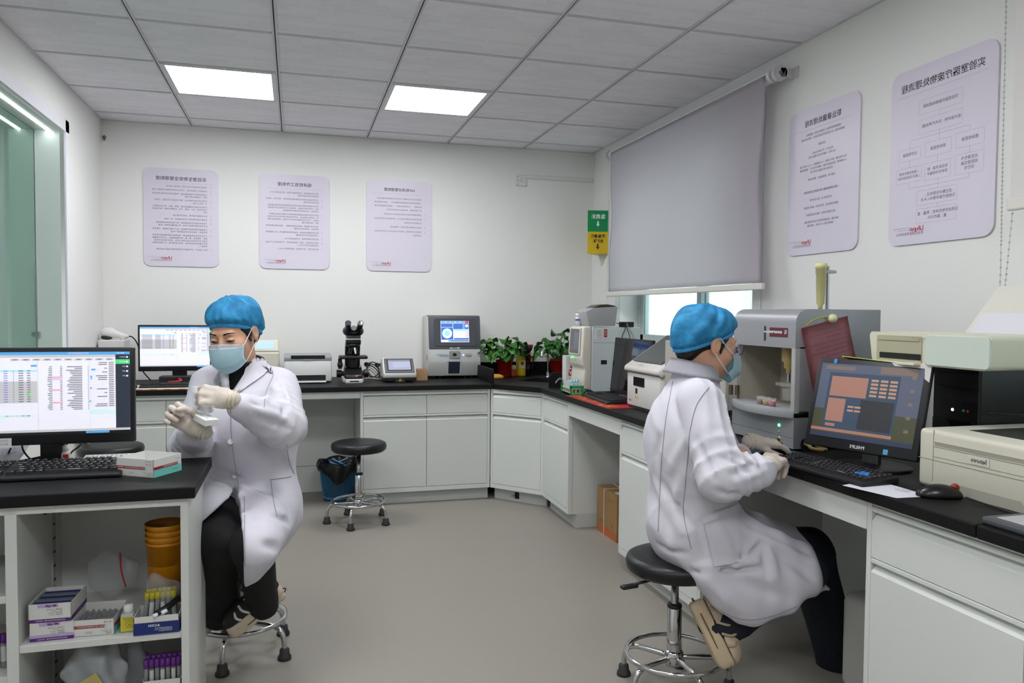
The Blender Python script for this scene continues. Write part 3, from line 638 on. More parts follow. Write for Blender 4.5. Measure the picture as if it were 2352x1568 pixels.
def lis_screen(T, M, W, H, detail=True):
    """laboratory records window on a screen of size W x H, M at its centre; right-hand side carries the menu"""
    s = W / 412.0; rnd = random.Random(3)
    R_ = []
    def r(u0, v0, u1, v1, m, l=2): R_.append((W / 2 - u1 * s, H / 2 - v1 * s, W / 2 - u0 * s, H / 2 - v0 * s, m, l))
    Ht = H / s
    r(0, 0, 412, Ht, 0, 1)
    r(0, 0, 412, 7.5, 2, 2); r(0, 7, 34, Ht - 13, 3, 3); r(0, 20, 34, 32, 4, 4); r(34, 7.5, 412, 14, 1, 2)
    r(0, Ht - 13, 412, Ht - 7, 1, 2); r(0, Ht - 7, 412, Ht, 9, 3); r(50, Ht - 6.5, 105, Ht - 1, 2, 4)
    for k in range(5): r(4, 12 + k * 12.3, 9, 16 + k * 12.3, 0, 5)
    for k in range(10): r(38 + k * 24, 16.5, 58 + k * 24, 22, 1, 3); r(43 + k * 24, 18.3, 53 + k * 24, 20.3, 5, 4)
    for k in range(24):                      # form on the right
        r(38, 27 + k * 4.9, 50, 29 + k * 4.9, 5, 3)
        if rnd.random() < .5: r(54, 27 + k * 4.9, 60 + rnd.random() * 24, 29 + k * 4.9, 5, 3)
        r(34, 30.3 + k * 4.9, 94, 30.7 + k * 4.9, 1, 2)
    r(34, 150, 94, 161, 12, 2)
    for u, v in ((84, 44), (92, 62), (92, 67), (93, 92), (95, 126)): r(u - 3, v, u + (7 if v < 50 else 1), v + 4, 2, 4)
    for k in range(25):                      # results
        y = 37 + k * 4.57
        r(97, y, 99, y + 1.8, 5, 3); r(112, y, 126 + rnd.random() * 24, y + 2, 5, 3); r(158, y, 163, y + 1.8, 5, 3); r(181, y, 188 + rnd.random() * 4, y + 1.8, 5, 3)
    for y, m in ((63, 6), (67.8, 7), (95.5, 6), (128, 6)): r(157, y, 182, y + 3.6, m, 4)
    r(215, 74, 412, 129, 1, 2); r(215, 45, 412, 50.5, 8, 3)
    for k in range(14):
        y = 46.5 + k * 6
        r(230, y, 238, y + 2, 5, 5); r(246, y, 257, y + 2, 5, 5); r(267, y, 269, y + 2, 5, 5); r(281, y, 290, y + 2, 11, 5); r(300, y, 330, y + 2, 5, 5); r(345, y, 400, y + 2, 5, 5)
    r(230, 105, 234.5, 110, 10, 6); r(215, 32.5, 229, 37, 2, 4); r(222, 159, 412, 165, 12, 3)
    for k in range(5): r(232 + k * 12, 161, 240 + k * 12, 163, (5, 11, 6, 6, 4)[k], 4)
    r(213, 22, 214, Ht - 14, 1, 3); r(94.5, 24, 95.3, Ht - 14, 1, 3)
    rects(R_, M, .00012).build('screen_image', UI, T)
    if detail:
        t_ = [('区域卫生信息检验系统平台', W / 2 - 96 * s, H / 2 - 3.6 * s, 4.0 * s, 'LEFT', 0), ('检验工作站', W / 2 - 13 * s, H / 2 - 3.6 * s, 3.6 * s, 'LEFT', 0)]
        for k, q in enumerate(('检验中心', '检验工作', '查询', '质控', '统计')): t_.append((q, W / 2 - 11 * s, H / 2 - (14 + k * 12.3) * s, 3.4 * s, 'LEFT', 0))
        text('screen_text', t_, M @ Matrix.Translation((0, 0, .0009)), UI, T)
def monitor(label, loc, rz, W, H, zc, group, bezel=(.012, .024), tilt=0, base='plate', stand_y=.05, neck_w=.045, screen=None, silver=False):
    """local: x right of the viewer, -y toward the viewer, base at z=0; zc height of the panel centre"""
    T = thing('monitor', label, 'monitor', loc, rz, group)
    X = Matrix.Translation((0, 0, zc)) @ Matrix.Rotation(tilt, 4, 'X')
    bw, bb = bezel
    q = B(); q.M = X; q.box((-W / 2, -.006, -H / 2), (W / 2, .016, H / 2), .005); q.box((-W / 2 * .75, .012, -H / 2 * .75), (W / 2 * .75, .04, H / 2 * .6), .012); q.build('housing', M_blk, T, smooth=40)
    SM = X @ frame((0, -.0062, (bb - bw) / 2), (1, 0, 0), (0, 0, 1))
    sw, sh = W - 2 * bw, H - bw - bb
    q = B(); q.M = SM; q.box((-sw / 2, -sh / 2, -.002), (sw / 2, sh / 2, .0002)); q.build('screen', M_scrk, T)
    if screen: screen(T, SM @ Matrix.Translation((0, 0, .0003)), sw, sh)
    q = B(); q.box((-neck_w, stand_y - .012, .008), (neck_w, stand_y + .012, zc), .006); q.build('stand_neck', mat('stand_silver', '8f9092', .3, metal=.7) if silver else M_blk, T)
    q = B()
    if base == 'plate': q.box((-.115, stand_y - .09, 0), (.115, stand_y + .075, .010), .003); mt = mat('stand_grey', '4a4c4b', .5)
    else: q.lathe([(0, .012), (.05, .012), (.11, .009), (.118, .004), (.118, 0), (0, 0)], c=(0, stand_y, 0), n=36); mt = M_blk
    q.build('stand_base', mt, T)
    return T, X
M_key = mat('key_black', '1d1d20', .5); M_legend = mat('key_legend', 'b9b9bd', .6)
KEYM = {}
def keyboard(label, loc, rz, W=.44, D=.135, individual=True, blue=False, group='black computer keyboards', tilt=.06, wave=0):
    T = thing('keyboard', label, 'keyboard', loc, rz, group)
    q = B(); q.prism([(-D / 2, 0), (-D / 2, .010), (-D / 2 + .012, .013), (D / 2, .013 + D * tilt), (D / 2, 0)], 'x', -W / 2, W / 2, .003); q.build('case', M_blk, T)
    p = .0188 * W / .44
    rows = [[('g', .0)] , [], [], [], [], []]
    lay = [(0, [1, -.9, 1, 1, 1, 1, -.5, 1, 1, 1, 1, -.5, 1, 1, 1, 1, -.3, 1, 1, 1]), (1, [1] * 13 + [2] + [-.3, 1, 1, 1, -.3, 1, 1, 1, 1]), (2, [1.5] + [1] * 12 + [1.5] + [-.3, 1, 1, 1, -.3, 1, 1, 1, 1]), (3, [1.75] + [1] * 11 + [2.25] + [-3.6, 1, 1, 1]), (4, [2.25] + [1] * 10 + [2.75] + [-1.3, 1, -1.3, 1, 1, 1, 1]), (5, [1.25, 1.25, 1.25, 6.25, 1.25, 1.25, 1.25, 1.25, -.3, 1, 1, 1, -.3, 2, 1])]
    acc = B(); lg = B()
    for ri, row in lay:
        x = -W / 2 + .012; y = D / 2 - .017 - ri * p - (.004 if ri else 0); z = .0145 + (y + D / 2) * tilt
        for kw in row:
            if kw < 0: x -= kw * p; continue
            w_ = kw * p
            cx, cy = -(x + w_ / 2), y                 # mirrored layout
            k = (round(kw, 2), round(p, 4))
            isblue = blue and kw == 1 and ((ri == 2 and W / 2 - cx < .012 + 4.6 * p and W / 2 - cx > .012 + 2.4 * p) or (ri == 3 and .012 + 1.75 * p < W / 2 - cx < .012 + 4.8 * p))
            if individual:
                if k not in KEYM:
                    a = w_ / 2 - .0009; c = p / 2 - .0009; e = .0026
                    kb = B(); vs = []
                    kb.prism([(-a, -c), (a, -c), (a, c), (-a, c)], 'z', -.004, 0)
                    for v in kb.bm.verts:
                        if v.co.z > -.001: v.co.x -= math.copysign(e, v.co.x); v.co.y -= math.copysign(e * .8, v.co.y); v.co.z = .0042
                    kb.mi = 1; kb.quad((-a * .0 + .001, .0005, .0043), (a * .55, .0005, .0043), (a * .55, .0032, .0043), (.001, .0032, .0043))
                    me = bpy.data.meshes.new('key'); kb.bm.to_mesh(me); kb.bm.free(); me.materials.append(M_key); me.materials.append(M_legend); KEYM[k] = me
                me = KEYM[k]
                if isblue:
                    if 'blue' not in KEYM: KEYM['blue'] = me.copy(); KEYM['blue'].materials[0] = mat('key_blue', '2f7fd0', .45)
                    me = KEYM['blue']
                o = link('key', me, M_key, T); o.location = (cx, cy, z); o.rotation_euler.x = tilt
            else:
                acc.box((cx - w_ / 2 + .001, cy - p / 2 + .001, z - .003), (cx + w_ / 2 - .001, cy + p / 2 - .001, z + .004))
            x += w_
    if not individual: tag(acc.build('keys', M_key, T), kind='stuff')
    return T
def mouse(label, loc, rz, red=False):
    T = thing('mouse', label, 'mouse', loc, rz, 'black computer mice')
    f = lambda P0, P1, P2: smax(ell((P0, P1, P2), (0, 0, .0), (.032, .058, .036)), -P2, .006)
    def f(X_, Y_, Z_): return smax(ell((X_, Y_, Z_), (0, -.004, .002), (.031, .060, .034)), .001 - Z_, .006)
    link('shell', netmesh('shell', f, (-.045, -.075, -.01), (.045, .075, .045), .004), mat('mouse_black', '141416', .28), T)
    q = B(); q.lathe([(0, -.003), (.011, -.003), (.011, .003), (0, .003)], M=frame((0, .034, .028), (0, 1, 0), (0, 0, 1)), n=16); q.build('wheel', mat('wheel_red', 'a03c30', .5) if red else M_rub, T)
    return T
def cable(name, label, pts, r=.003, m=None, cat='cable', sp=6, group=None):
    q = B(); q.tube(pts, r, n=6, smooth_pts=sp)
    return tag(q.build(name, m or mat('cable_black', '151517', .5)), label, cat, group)
# ------------------------------------------------------------------ back bench
Z = CT1
M_cream = mat('cream_plastic', 'd6d2c2', .42); M_wp = mat('device_white', 'dcdcdc', .38)
q = B(); q.box((.045, 1.80, Z), (.20, 1.99, 1.073), .006)
tag(q.build('scanner_box', mat('matte_white', 'd9d8d6', .5)), 'plain white box under the barcode scanner by the left wall', 'box')
T = thing('barcode_scanner', 'white barcode scanner on white box beside the left wall', 'scanner', (.12, 1.87, 1.073))
def f(X_, Y_, Z_):
    P = (X_, Y_, Z_); return sal(.02, ell(P, (-.025, 0, .045), (.052, .038, .036)), rc(P, (-.01, 0, .04), (.085, 0, .022), .026, .013), rc(P, (.045, 0, .03), (.06, 0, .005), .012, .012))
link('scanner_body', netmesh('scanner_body', f, (-.09, -.05, -.02), (.12, .05, .1), .005), M_wp, T)
q = B(); q.ball((-.035, -.006, .016), (.038, .034, .016)); q.build('scan_window', mat('smoked', '26282c', .15), T, smooth=True)
cable('scanner_cable', 'black cable trailing from the barcode scanner down behind the monitor', [(.205, 1.87, 1.095), (.235, 1.88, 1.09), (.262, 1.89, 1.05), (.275, 1.9, .99), (.29, 1.9, .87), (.34, 1.92, .794)], .004)
Tm, _ = monitor('black monitor showing a records table on the back bench', (.546, 1.70, Z), 0, .487, .303, .2335, 'black monitors', screen=lambda T, M, W, H: lis_screen(T, M, W, H, True), base='plate')
keyboard('black keyboard on the back bench before the monitor', (.53, 1.42, Z + .004), 0, .33, .12, False)
mouse('black mouse beside the keyboard on the back bench', (.32, 1.40, Z + .002), .3)
q = B(); q.box((-.2, -.16, 0), (.2, .16, .003), .001); M_ = thing('desk_mat', 'yellow and red printed mat with white top edge under the back keyboard', 'mat', (.52, 1.432, Z))
q.build('mat_sheet', mat('mat_white', 'd8d4cc', .5), M_)
q = B()
for i in range(10): q.mi = i % 2 if i not in (3, 7) else 1; q.box((-.2 + i * .04, -.1605, .0006), (-.16 + i * .04, -.14, .0032))
q.build('printed_border', [mat('mat_yellow', 'd0a92c', .5), mat('mat_red', 'c02f2c', .5)], M_)
q = B(); q.box((.44, 1.60, Z + .012), (.64, 1.70, Z + .055), .008); tag(q.build('docking_block', M_blk), 'flat black box under the back monitor', 'box')
q = B(); q.tube([(.50, 1.585, Z + .02), (.54, 1.57, Z + .022), (.58, 1.58, Z + .03), (.56, 1.585, Z + .04)], .006, smooth_pts=4); tag(q.build('red_lanyard', mat('lanyard_red', 'b02020', .5)), 'small red strap lying before the flat black box', 'strap')
T = thing('bench_reader', 'cream bench reader with pale blue tilted display behind the woman', 'instrument', (1.09, 1.85, Z))
q = B(); q.box((-.09, -.08, 0), (.09, .12, .20), .012); q.build('body', M_cream, T)
q = B(); X = Matrix.Translation((0, -.03, .232)) @ Matrix.Rotation(-.45, 4, 'X'); q.M = X; q.box((-.085, -.03, -.045), (.085, .03, .045), .008); q.build('head', M_cream, T)
q = B(); q.M = X; q.box((-.055, -.0315, -.028), (.055, -.029, .03)); q.build('display', mat('lcd_blue', 'a3c0cc', emit=.5), T)
# printer
T = thing('laser_printer', 'white laser printer with grey lid on the back bench beside the microscope', 'printer', (1.369, 1.67, Z))
w_ = .155; q = B(); q.box((-w_, -.12, .01), (w_, .14, .155), .012); q.build('body', M_wp, T, smooth=40)
M_pg = mat('printer_grey', '8f9297', .4)
q = B(); q.prism([(-.121, .150), (-.121, .172), (-.105, .188), (.14, .190), (.14, .15)], 'x', -w_, w_, .004); q.build('lid', M_pg, T)
q = B(); q.box((-.11, -.1225, .163), (.11, -.05, .186)); q.build('paper_exit', M_shadow, T)
q = B(); q.box((-.03, -.124, .152), (.03, -.119, .160), .002); q.build('handle', M_pg, T)
q = B(); q.box((-.115, -.1215, .018), (.115, -.05, .054)); q.build('feed_slot', M_shadow, T)
q = B(); q.box((-.118, -.155, .006), (.118, -.10, .014), .002); q.box((-.118, -.155, .006), (-.110, -.10, .035), .002); q.build('paper_tray', M_wp, T)
# microscope
M_mb = mat('microscope_black', '141416', .32); M_mw = mat('microscope_white', 'd8d8d6', .35)
T = thing('microscope', 'black and white binocular microscope on the back bench', 'microscope', (1.668, 1.60, Z))
def sym(f_):
    for s in (-1, 1): f_(s)
q = B(); q.prism([(-.055, -.125), (.055, -.125), (.07, -.03), (.075, .12), (-.075, .12), (-.07, -.03)], 'z', 0, .028, .005); q.build('foot', M_mw, T, smooth=40)
q = B(); q.prism([(-.110, .026), (-.105, .052), (-.03, .10), (.02, .11), (.11, .11), (.11, .026)], 'x', -.058, .058, .008); q.build('base', M_mb, T, smooth=40)
q = B(); q.box((-.03, -.1255, .010), (.03, -.123, .018)); q.build('front_slot', M_shadow, T)
q = B(); q.prism([(.03, .09), (.10, .09), (.10, .24), (.02, .29), (-.06, .29), (-.06, .262), (.0, .245), (.03, .20)], 'x', -.05, .05, .006); q.build('arm', M_mb, T, smooth=40)
q = B(); q.box((-.095, -.075, .160), (.095, .055, .182), .008); q.build('stage', mat('stage_black', '1e1e20', .4), T)
q = B(); q.cyl((0, -.02, .10), (0, -.02, .158), .026); q.build('condenser', M_mb, T, smooth=40)
q = B(); q.lathe([(0, .262), (.045, .262), (.045, .248), (.03, .238), (0, .238)], c=(0, -.03, 0)); q.build('nosepiece', M_mb, T)
for a in range(4):
    c, s = math.cos(a * PI / 2 + .4), math.sin(a * PI / 2 + .4)
    q = B(); q.cyl((c * .018, -.03 + s * .018, .24), (c * .034, -.03 + s * .034, .195), .010, .007, n=12); q.build('objective', M_chrome if a % 2 else M_mb, T, smooth=40)
q = B(); q.box((-.048, -.08, .290), (.048, .06, .302), .003); q.build('white_collar', M_mw, T)
q = B(); q.box((-.046, -.085, .302), (.046, .055, .320), .004); q.build('dark_collar', mat('collar_grey', '3a3b3e', .4), T)
def fh(X_, Y_, Z_):
    P = (X_, Y_, Z_)
    return sal(.02, ell(P, (-.035, -.02, .350), (.036, .05, .034)), ell(P, (.035, -.02, .350), (.036, .05, .034)), rc(P, (-.038, -.05, .352), (-.040, -.10, .385), .024, .018), rc(P, (.038, -.05, .352), (.040, -.10, .385), .024, .018), ell(P, (0, -.02, .335), (.045, .05, .02)))
link('head', netmesh('head', fh, (-.09, -.14, .30), (.09, .05, .43), .005), M_mb, T)
q = B(); q.cyl((0, -.072, .366), (0, -.082, .372), .019); q.build('head_cap', mat('cap_grey', '55575a', .4), T, smooth=40)
for s in (-1, 1):
    q = B(); q.cyl((s * .040, -.098, .383), (s * .041, -.135, .407), .0185, .020, n=24); ey = q.build('eyepiece', M_mb, T, smooth=40)
    q = B(); q.cyl((s * .041, -.1345, .4067), (s * .041, -.1358, .4075), .0125, n=20); q.build('eye_lens', mat('lens_glass', '4a3a58', .05, spec=1), ey)
    q = B(); q.cyl((s * .075, .04, .055), (s * .108, .04, .055), .027, n=24); q.cyl((s * .06, .04, .055), (s * .076, .04, .055), .018); q.build('focus_knob', M_mb, T, smooth=40)
q = B(); q.cyl((-.088, -.02, .162), (-.088, -.02, .092), .013); q.box((-.105, -.04, .105), (-.07, 0, .135), .004); q.build('stage_knob', M_mb, T, smooth=40)
q = B(); q.ball((.018, -.108, .047), .003, 8); q.build('power_lamp', mat('lamp_red', 'ff4a28', emit=5), T)
# cables between microscope and reader
M_ck = mat('cable_black', '151517', .5); M_cg = mat('cable_grey', 'a8a698', .5)
for k in range(5):
    a = k * 1.3; pts = []
    for i in range(9):
        t = i / 8 * 2 * PI; pts.append((1.82 + .045 * math.cos(t + a) + .01 * k * .3, 1.78 + .03 * math.sin(t + a), .86 - .012 * k + .05 * math.sin(t * 1 + k)))
    cable('looped_cable', 'looped mains cable heaped on the bench behind the small reader', pts, .0042, M_ck if k < 3 else M_cg, group='cables behind the small reader', sp=5)
cable('looped_cable', 'looped mains cable heaped on the bench behind the small reader', [(1.76, 1.75, Z + .006), (1.80, 1.73, Z + .012), (1.85, 1.72, Z + .006), (1.90, 1.74, Z + .006), (1.96, 1.78, Z + .02)], .005, mat('cable_pale', 'c2bfae', .5), group='cables behind the small reader')
for i, (x, z) in enumerate(((1.775, .895), (1.85, .89), (1.895, .885))):
    q = B(); q.cyl((x, 1.80, z), (x + .02, 1.835, z - .002), .017, .013, n=16); q.box((x - .005, 1.83, z - .01), (x + .035, 1.86, z + .01), .004); tag(q.build('mains_plug', M_blk, smooth=40), 'black mains plug standing among the cables behind the small reader', 'plug', 'plugs behind the small reader')
# small reader
T = thing('cassette_reader', 'small white and grey reader with tilted touchscreen and yellow warning mark', 'instrument', (1.977, 1.60, Z), 0)
q = B(); q.box((-.105, -.10, .004), (.105, .10, .036), .012); q.build('base', mat('reader_dark', '2a2a2b', .45), T)
q = B(); q.prism([(-.115, .03), (-.118, .062), (-.02, .160), (.03, .160), (.11, .10), (.11, .03)], 'x', -.114, .114, .010); q.build('body', mat('reader_white', 'cfcfcc', .4), T, smooth=40)
X = frame((0, -.069, .112), (1, 0, 0), (0, .098, .098)); nrm = X.to_3x3() @ V(0, 0, 1)
q = B(); q.M = X; q.box((-.102, -.064, -.004), (.102, .066, .004), .004); q.build('grey_surround', mat('reader_grey', '55575a', .4), T)
q = B(); q.M = X; q.box((-.086, -.05, 0), (.086, .058, .006), .002); q.build('bezel', M_blk, T)
q = rects([(-.076, -.042, .076, .05, 0, 1), (-.076, .036, .076, .05, 1, 2), (-.045, -.02, .072, .028, 2, 2)], X @ Matrix.Translation((0, 0, .0061)), .0003); q.build('touchscreen', [mat('lcd_grey', '8f93a6', emit=.35), mat('lcd_top', '6f7488', emit=.3), mat('lcd_field', '9b9fb4', emit=.35)], T)
q = B(); q.prism([(-.035, .004), (.035, .004), (.028, .034), (-.028, .034)], 'y', -.121, -.10); q.build('drawer_recess', MATS['reader_dark'], T)
q = B(); q.prism([(-.013, .009), (.013, .009), (0, .030)], 'y', -.1216, -.1208); q.build('warning_mark', mat('warn_yellow', 'd8a81c', .5), T)
q = B(); q.prism([(-.004, .013), (.004, .013), (.001, .023), (-.001, .023)], 'y', -.1219, -.1212); q.build('warning_symbol', M_blk, T)
q = B(); q.box((2.106, 1.60, Z), (2.185, 1.70, .868), .002); T = thing('carton', 'small open brown carton beside the small reader', 'box', (2.145, 1.65, Z))
q.build('carton_body', mat('kraft', 'b18d66', .7, var=(30, .08)), T); q = B(); q.box((2.111, 1.605, .8665), (2.18, 1.695, .8685)); q.build('carton_opening', mat('kraft_in', '8a6a48', .8), T, True)
T_ = bpy.data.objects['carton_body']; T_.matrix_parent_inverse = T.matrix_basis.inverted()
# analyser with blue screen
T = thing('blood_gas_analyser', 'grey tower analyser with blue touchscreen on the back bench', 'instrument', (2.404, 1.84, Z))
M_al = mat('analyser_light', 'b9bab9', .38); M_ad = mat('analyser_dark', '54565c', .42); M_side = mat('analyser_side', 'c6c4bf', .42)
w_ = .193
q = B(); q.prism([(-.10, .017), (-.115, .12), (-.108, .215), (-.06, .455), (.16, .455), (.16, .017)], 'x', -w_, w_, .012); q.build('body', M_side, T, smooth=40)
q = B(); q.prism([(-.104, .018), (-.120, .12), (-.113, .213), (-.09, .213), (-.09, .018)], 'x', -w_ + .004, w_ + .002, .006); q.build('lower_front', M_al, T, smooth=40)
q = B(); q.prism([(-.114, .215), (-.075, .452), (-.060, .460), (.03, .460), (.03, .215)], 'x', -w_ + .006, w_ + .004, .006); q.build('upper_front', M_ad, T, smooth=40)
X = frame((.005, -.0965, .336), (1, 0, 0), (0, .039, .237))
q = B(); q.M = X; q.prism(rrect(-.155, -.10, .155, .10, .02), 'z', -.002, .002); q.build('screen_surround', mat('surround_dark', '47494f', .45), T)
S_ = X @ Matrix.Translation((0, .006, .0026)); bl = [mat('bg_blue', '3f62b0', emit=.8), mat('bg_light', 'b9cdea', emit=.9), mat('bg_mid', '5b8ed0', emit=.9), mat('bg_white', 'd8e4f0', emit=1), mat('bg_red', 'a84048', emit=.7), mat('bg_pink', 'd8b8c4', emit=.8), mat('bg_dark', '2c3a66', emit=.5), mat('bg_cyan', '7fc4ea', emit=.9), mat('bg_green', '2e7a4c', emit=.6)]
R_ = [(-.105, -.078, .105, .078, 1, 0)]
for i in range(5): R_.append((-.102 + i * .036, .064, -.070 + i * .036, .076, 2, 1))
R_ += [(.076, .062, .103, .077, 4, 1), (-.102, .032, -.016, .060, 0, 1), (-.012, .018, .102, .060, 0, 1), (-.102, -.060, -.014, .029, 0, 1), (-.010, -.046, .102, .015, 3, 1), (-.010, .005, .102, .015, 7, 2), (.078, -.046, .102, .004, 5, 2), (-.010, -.060, .102, -.048, 0, 1), (-.05, -.072, .102, -.065, 6, 1), (-.05, -.072, -.03, -.065, 8, 2), (-.10, -.074, -.055, -.064, 3, 1)]
for k in range(4): R_ += [(.058, .05 - k * .009, .074, .053 - k * .009, 1, 2), (.02, -.006 - k * .011, .03, -.004 - k * .011, 2, 3), (.05, -.006 - k * .011, .06, -.004 - k * .011, 2, 3)]
rects(R_, S_, .00025).build('touchscreen', bl, T)
q = B(); q.M = S_ @ Matrix.Translation((-.058, -.014, .0008)); q.lathe([(.020, 0), (.036, 0)], n=36); q.mi = 1; q.lathe([(0, .0003), (.020, .0003)], n=36); q.mi = 2
for i in range(24): a = i * PI / 12; q.quad(*[(r * math.cos(a + d), r * math.sin(a + d), .0004) for r, d in ((.029, -.06), (.034, -.05), (.034, .05), (.029, .06))])
q.build('dial_image', [bl[3], bl[7], bl[0]], T)
q = B(); q.M = S_ @ Matrix.Translation((.088, .042, .0008)); q.lathe([(0, 0), (.010, 0)], n=20); q.build('logo_image', [bl[3]], T)
text('maker_name', [('iMonoBv', -.0, 0, .022, 'CENTER', 0, 1, .0004)], frame((.0, -.1155, .222), (1, 0, 0), (0, .039, .237)), mat('name_silver', 'cfd2d6', .3), T)
X = frame((0, -.1205, .17), (1, 0, 0), (0, .007, .093))
q = B(); q.M = X; q.prism(rrect(-.040, -.022, .042, .030, .004), 'z', -.002, .0012); q.build('sample_port', mat('port_grey', '8d8f8e', .4), T)
q = B(); q.M = X; q.prism([(-.012, -.006), (.010, -.006), (.016, .006), (.006, .016), (-.008, .016), (-.016, .006)], 'z', 0, .002); q.build('port_opening', M_shadow, T)
q = B(); q.M = X; q.prism(rrect(.08, -.006, .126, .012, .008), 'z', -.002, .001); q.build('side_latch', mat('latch_grey', '9fa19f', .4), T)
q = B(); q.M = X; q.lathe([(0, .0016), (.005, .0016)], c=(.064, .002, 0), n=12); q.build('status_lamp', mat('lamp_violet', 'c8c8ff', emit=3), T)
text('model_name', [('easyStat', -.070, .002, .019, 'CENTER', 0, 1, .0003), ('血气', -.113, .002, .016, 'CENTER', 0)], X @ Matrix.Translation((-.006, 0, .001)), mat('name_blue', '3a78b4', .4), T)
X = frame((.0, -.1165, .082), (1, 0, 0), (0, -.016, .102))
q = B(); q.M = X; q.prism(rrect(-.058, -.055, .048, .050, .006), 'z', -.002, .0016); q.build('window_frame', mat('win_silver', 'b4b6b4', .35), T)
q = B(); q.M = X; q.prism(rrect(-.046, -.046, .038, .042, .002), 'z', 0, .0024); q.build('cartridge_window', mat('window_dark', '2b323c', .15), T)
q = B(); q.M = Matrix.Translation((-w_ - .0005, -.06, .15)); q.box((-.001, -.006, -.02), (.001, .002, .02)); q.build('side_slot', M_shadow, T)
for x in (-.14, -.10, .09, .14):
    q = B(); q.cyl((x, -.06, 0), (x, -.06, .02), .012, n=12); q.build('foot', M_rub, T)
# ------------------------------------------------------------------ sink corner
M_leaf = mat('leaf_green', '2e6a24', .35, spec=.5, var=(18, .35)); M_leaf2 = mat('leaf_light', '4f8a34', .4, var=(18, .3)); M_stem = mat('stem_green', '4a7a34', .5)
def leaf_mesh(name, m, L, W_):
    q = B()
    def f_(u, v):
        t = u; x = (v - .5) * 2
        wd = W_ * (math.sin(PI * min(1, t ** .75)) ** .8) * (1.15 - .35 * t) if 0 < t < 1 else 0
        return (x * wd, t * L, .10 * L * math.sin(t * 2.4) - .55 * L * t * t * .55 + abs(x) * wd * .35 - .01 * math.sin(t * 9) * abs(x))
    q.grid(f_, 9, 5); me = bpy.data.meshes.new(name); q.bm.to_mesh(me); q.bm.free(); me.materials.append(m); return me
LEAVES = [leaf_mesh('leaf', m, l, w_) for m, l, w_ in ((M_leaf, .105, .040), (M_leaf, .125, .046), (M_leaf2, .09, .036))]
def plant(label, x, y, z, seed, spread, hgt, nl):
    T = thing('potted_pothos', label, 'plant', (x, y, z)); R_ = random.Random(seed)
    q = B(); q.lathe([(0, 0), (.042, 0), (.046, .006), (.062, .120), (.066, .122), (.066, .130), (.060, .130), (.058, .112), (0, .11)], n=28); q.build('pot', mat('pot_red', '8c1712', .3, spec=.5), T)
    q = B(); q.lathe([(0, .1125), (.058, .1125)], n=20); q.build('soil', mat('soil', '2b2119', .9, bump=(60, .8)), T)
    for i in range(nl):
        a = R_.uniform(0, 2 * PI); rr = spread * math.sqrt(R_.uniform(.05, 1)); hh = .13 + hgt * (1 - (rr / spread) ** 2 * .75) * R_.uniform(.45, 1)
        p = V(rr * math.cos(a), rr * math.sin(a) * .8, hh)
        q = B(); q.tube([(R_.uniform(-.02, .02), R_.uniform(-.02, .02), .11), p * .5 + V(0, 0, .06), p], .0022, n=5, smooth_pts=4); q.build('stem', M_stem, T)
        o = link('leaf', R_.choice(LEAVES), M_leaf, T); o.location = p
        o.rotation_euler = (R_.uniform(-.7, .35), R_.uniform(-.5, .5), a - PI / 2 + R_.uniform(-.5, .5)); s = R_.uniform(.75, 1.1); o.scale = (s, s, s)
plant('leafy pothos in red pot next to the blue-screened analyser', 2.80, 1.80, Z, 5, .145, .20, 46)
plant('leafy pothos in red pot behind the chrome tap', 3.22, 1.79, Z, 11, .145, .23, 44)
q = B(); q.tube([(3.10, 1.66, Z), (3.10, 1.66, .93), (3.095, 1.655, .975), (3.075, 1.635, 1.005), (3.05, 1.61, 1.005), (3.03, 1.59, .985), (3.022, 1.582, .95)], .0095, n=12, smooth_pts=4)
T = thing('gooseneck_tap', 'chrome gooseneck tap over the corner sink', 'tap', (3.10, 1.66, Z)); q.build('spout', M_chrome, T, True)
q = B(); q.lathe([(0, 0), (.022, 0), (.022, .008), (.014, .012), (.012, .045), (0, .045)], n=20); q.build('tap_base', M_chrome, T)
q = B(); q.lathe([(0, 0), (.036, 0), (.038, .01), (.038, .13), (.03, .155), (.014, .165), (.014, .185), (0, .185)], n=20); T = thing('detergent_bottle', 'yellow detergent bottle behind the pothos in red pot', 'bottle', (2.955, 1.885, Z)); q.build('bottle', mat('bottle_yellow', 'd2b62a', .4), T)
q = B(); q.lathe([(0, .185), (.016, .185), (.014, .21), (0, .212)], n=16); q.build('cap', mat('cap_yellow', 'd8c86a', .4), T)
q = B(); q.box((-.025, -.0395, .06), (.025, -.036, .12), .002); q.mi = 1; q.box((-.012, -.0402, .085), (.012, -.039, .109), .002); q.build('bottle_label', [mat('label_cream', 'd8d0a0', .6), MATS['ink_red']], T)
T = thing('sink_plunger', 'red and black plunger gun standing behind the sink', 'plunger', (3.025, 1.93, Z))
q = B(); q.lathe([(0, 0), (.02, 0), (.02, .10), (0, .10)], n=16); q.build('grip', M_blk, T)
q = B(); q.lathe([(.0, .10), (.022, .10), (.027, .125), (.026, .15), (.016, .175), (0, .175)], n=20); q.build('collar', mat('plunger_red', 'b01c1c', .35), T)
q = B(); q.lathe([(.010, .170), (.022, .182), (.034, .205), (.040, .232), (.036, .232), (.03, .21), (0, .195)], n=24); q.build('cup', M_rub, T); q = B(); q.lathe([(.039, .229), (.042, .232), (.039, .236), (.035, .232), (.039, .229)], n=24); q.build('cup_rim', MATS['plunger_red'], T)
q = B(); q.tube([(.03, 0, .04), (.045, 0, .10), (.035, 0, .15)], .006, smooth_pts=4); q.build('trigger', M_blk, T)
def f(X_, Y_, Z_): return smax(ell((X_, Y_, Z_), (0, 0, .012), (.055, .04, .022)) + .003 * np.sin(X_ * 160) * np.sin(Y_ * 140), -Z_, .004)
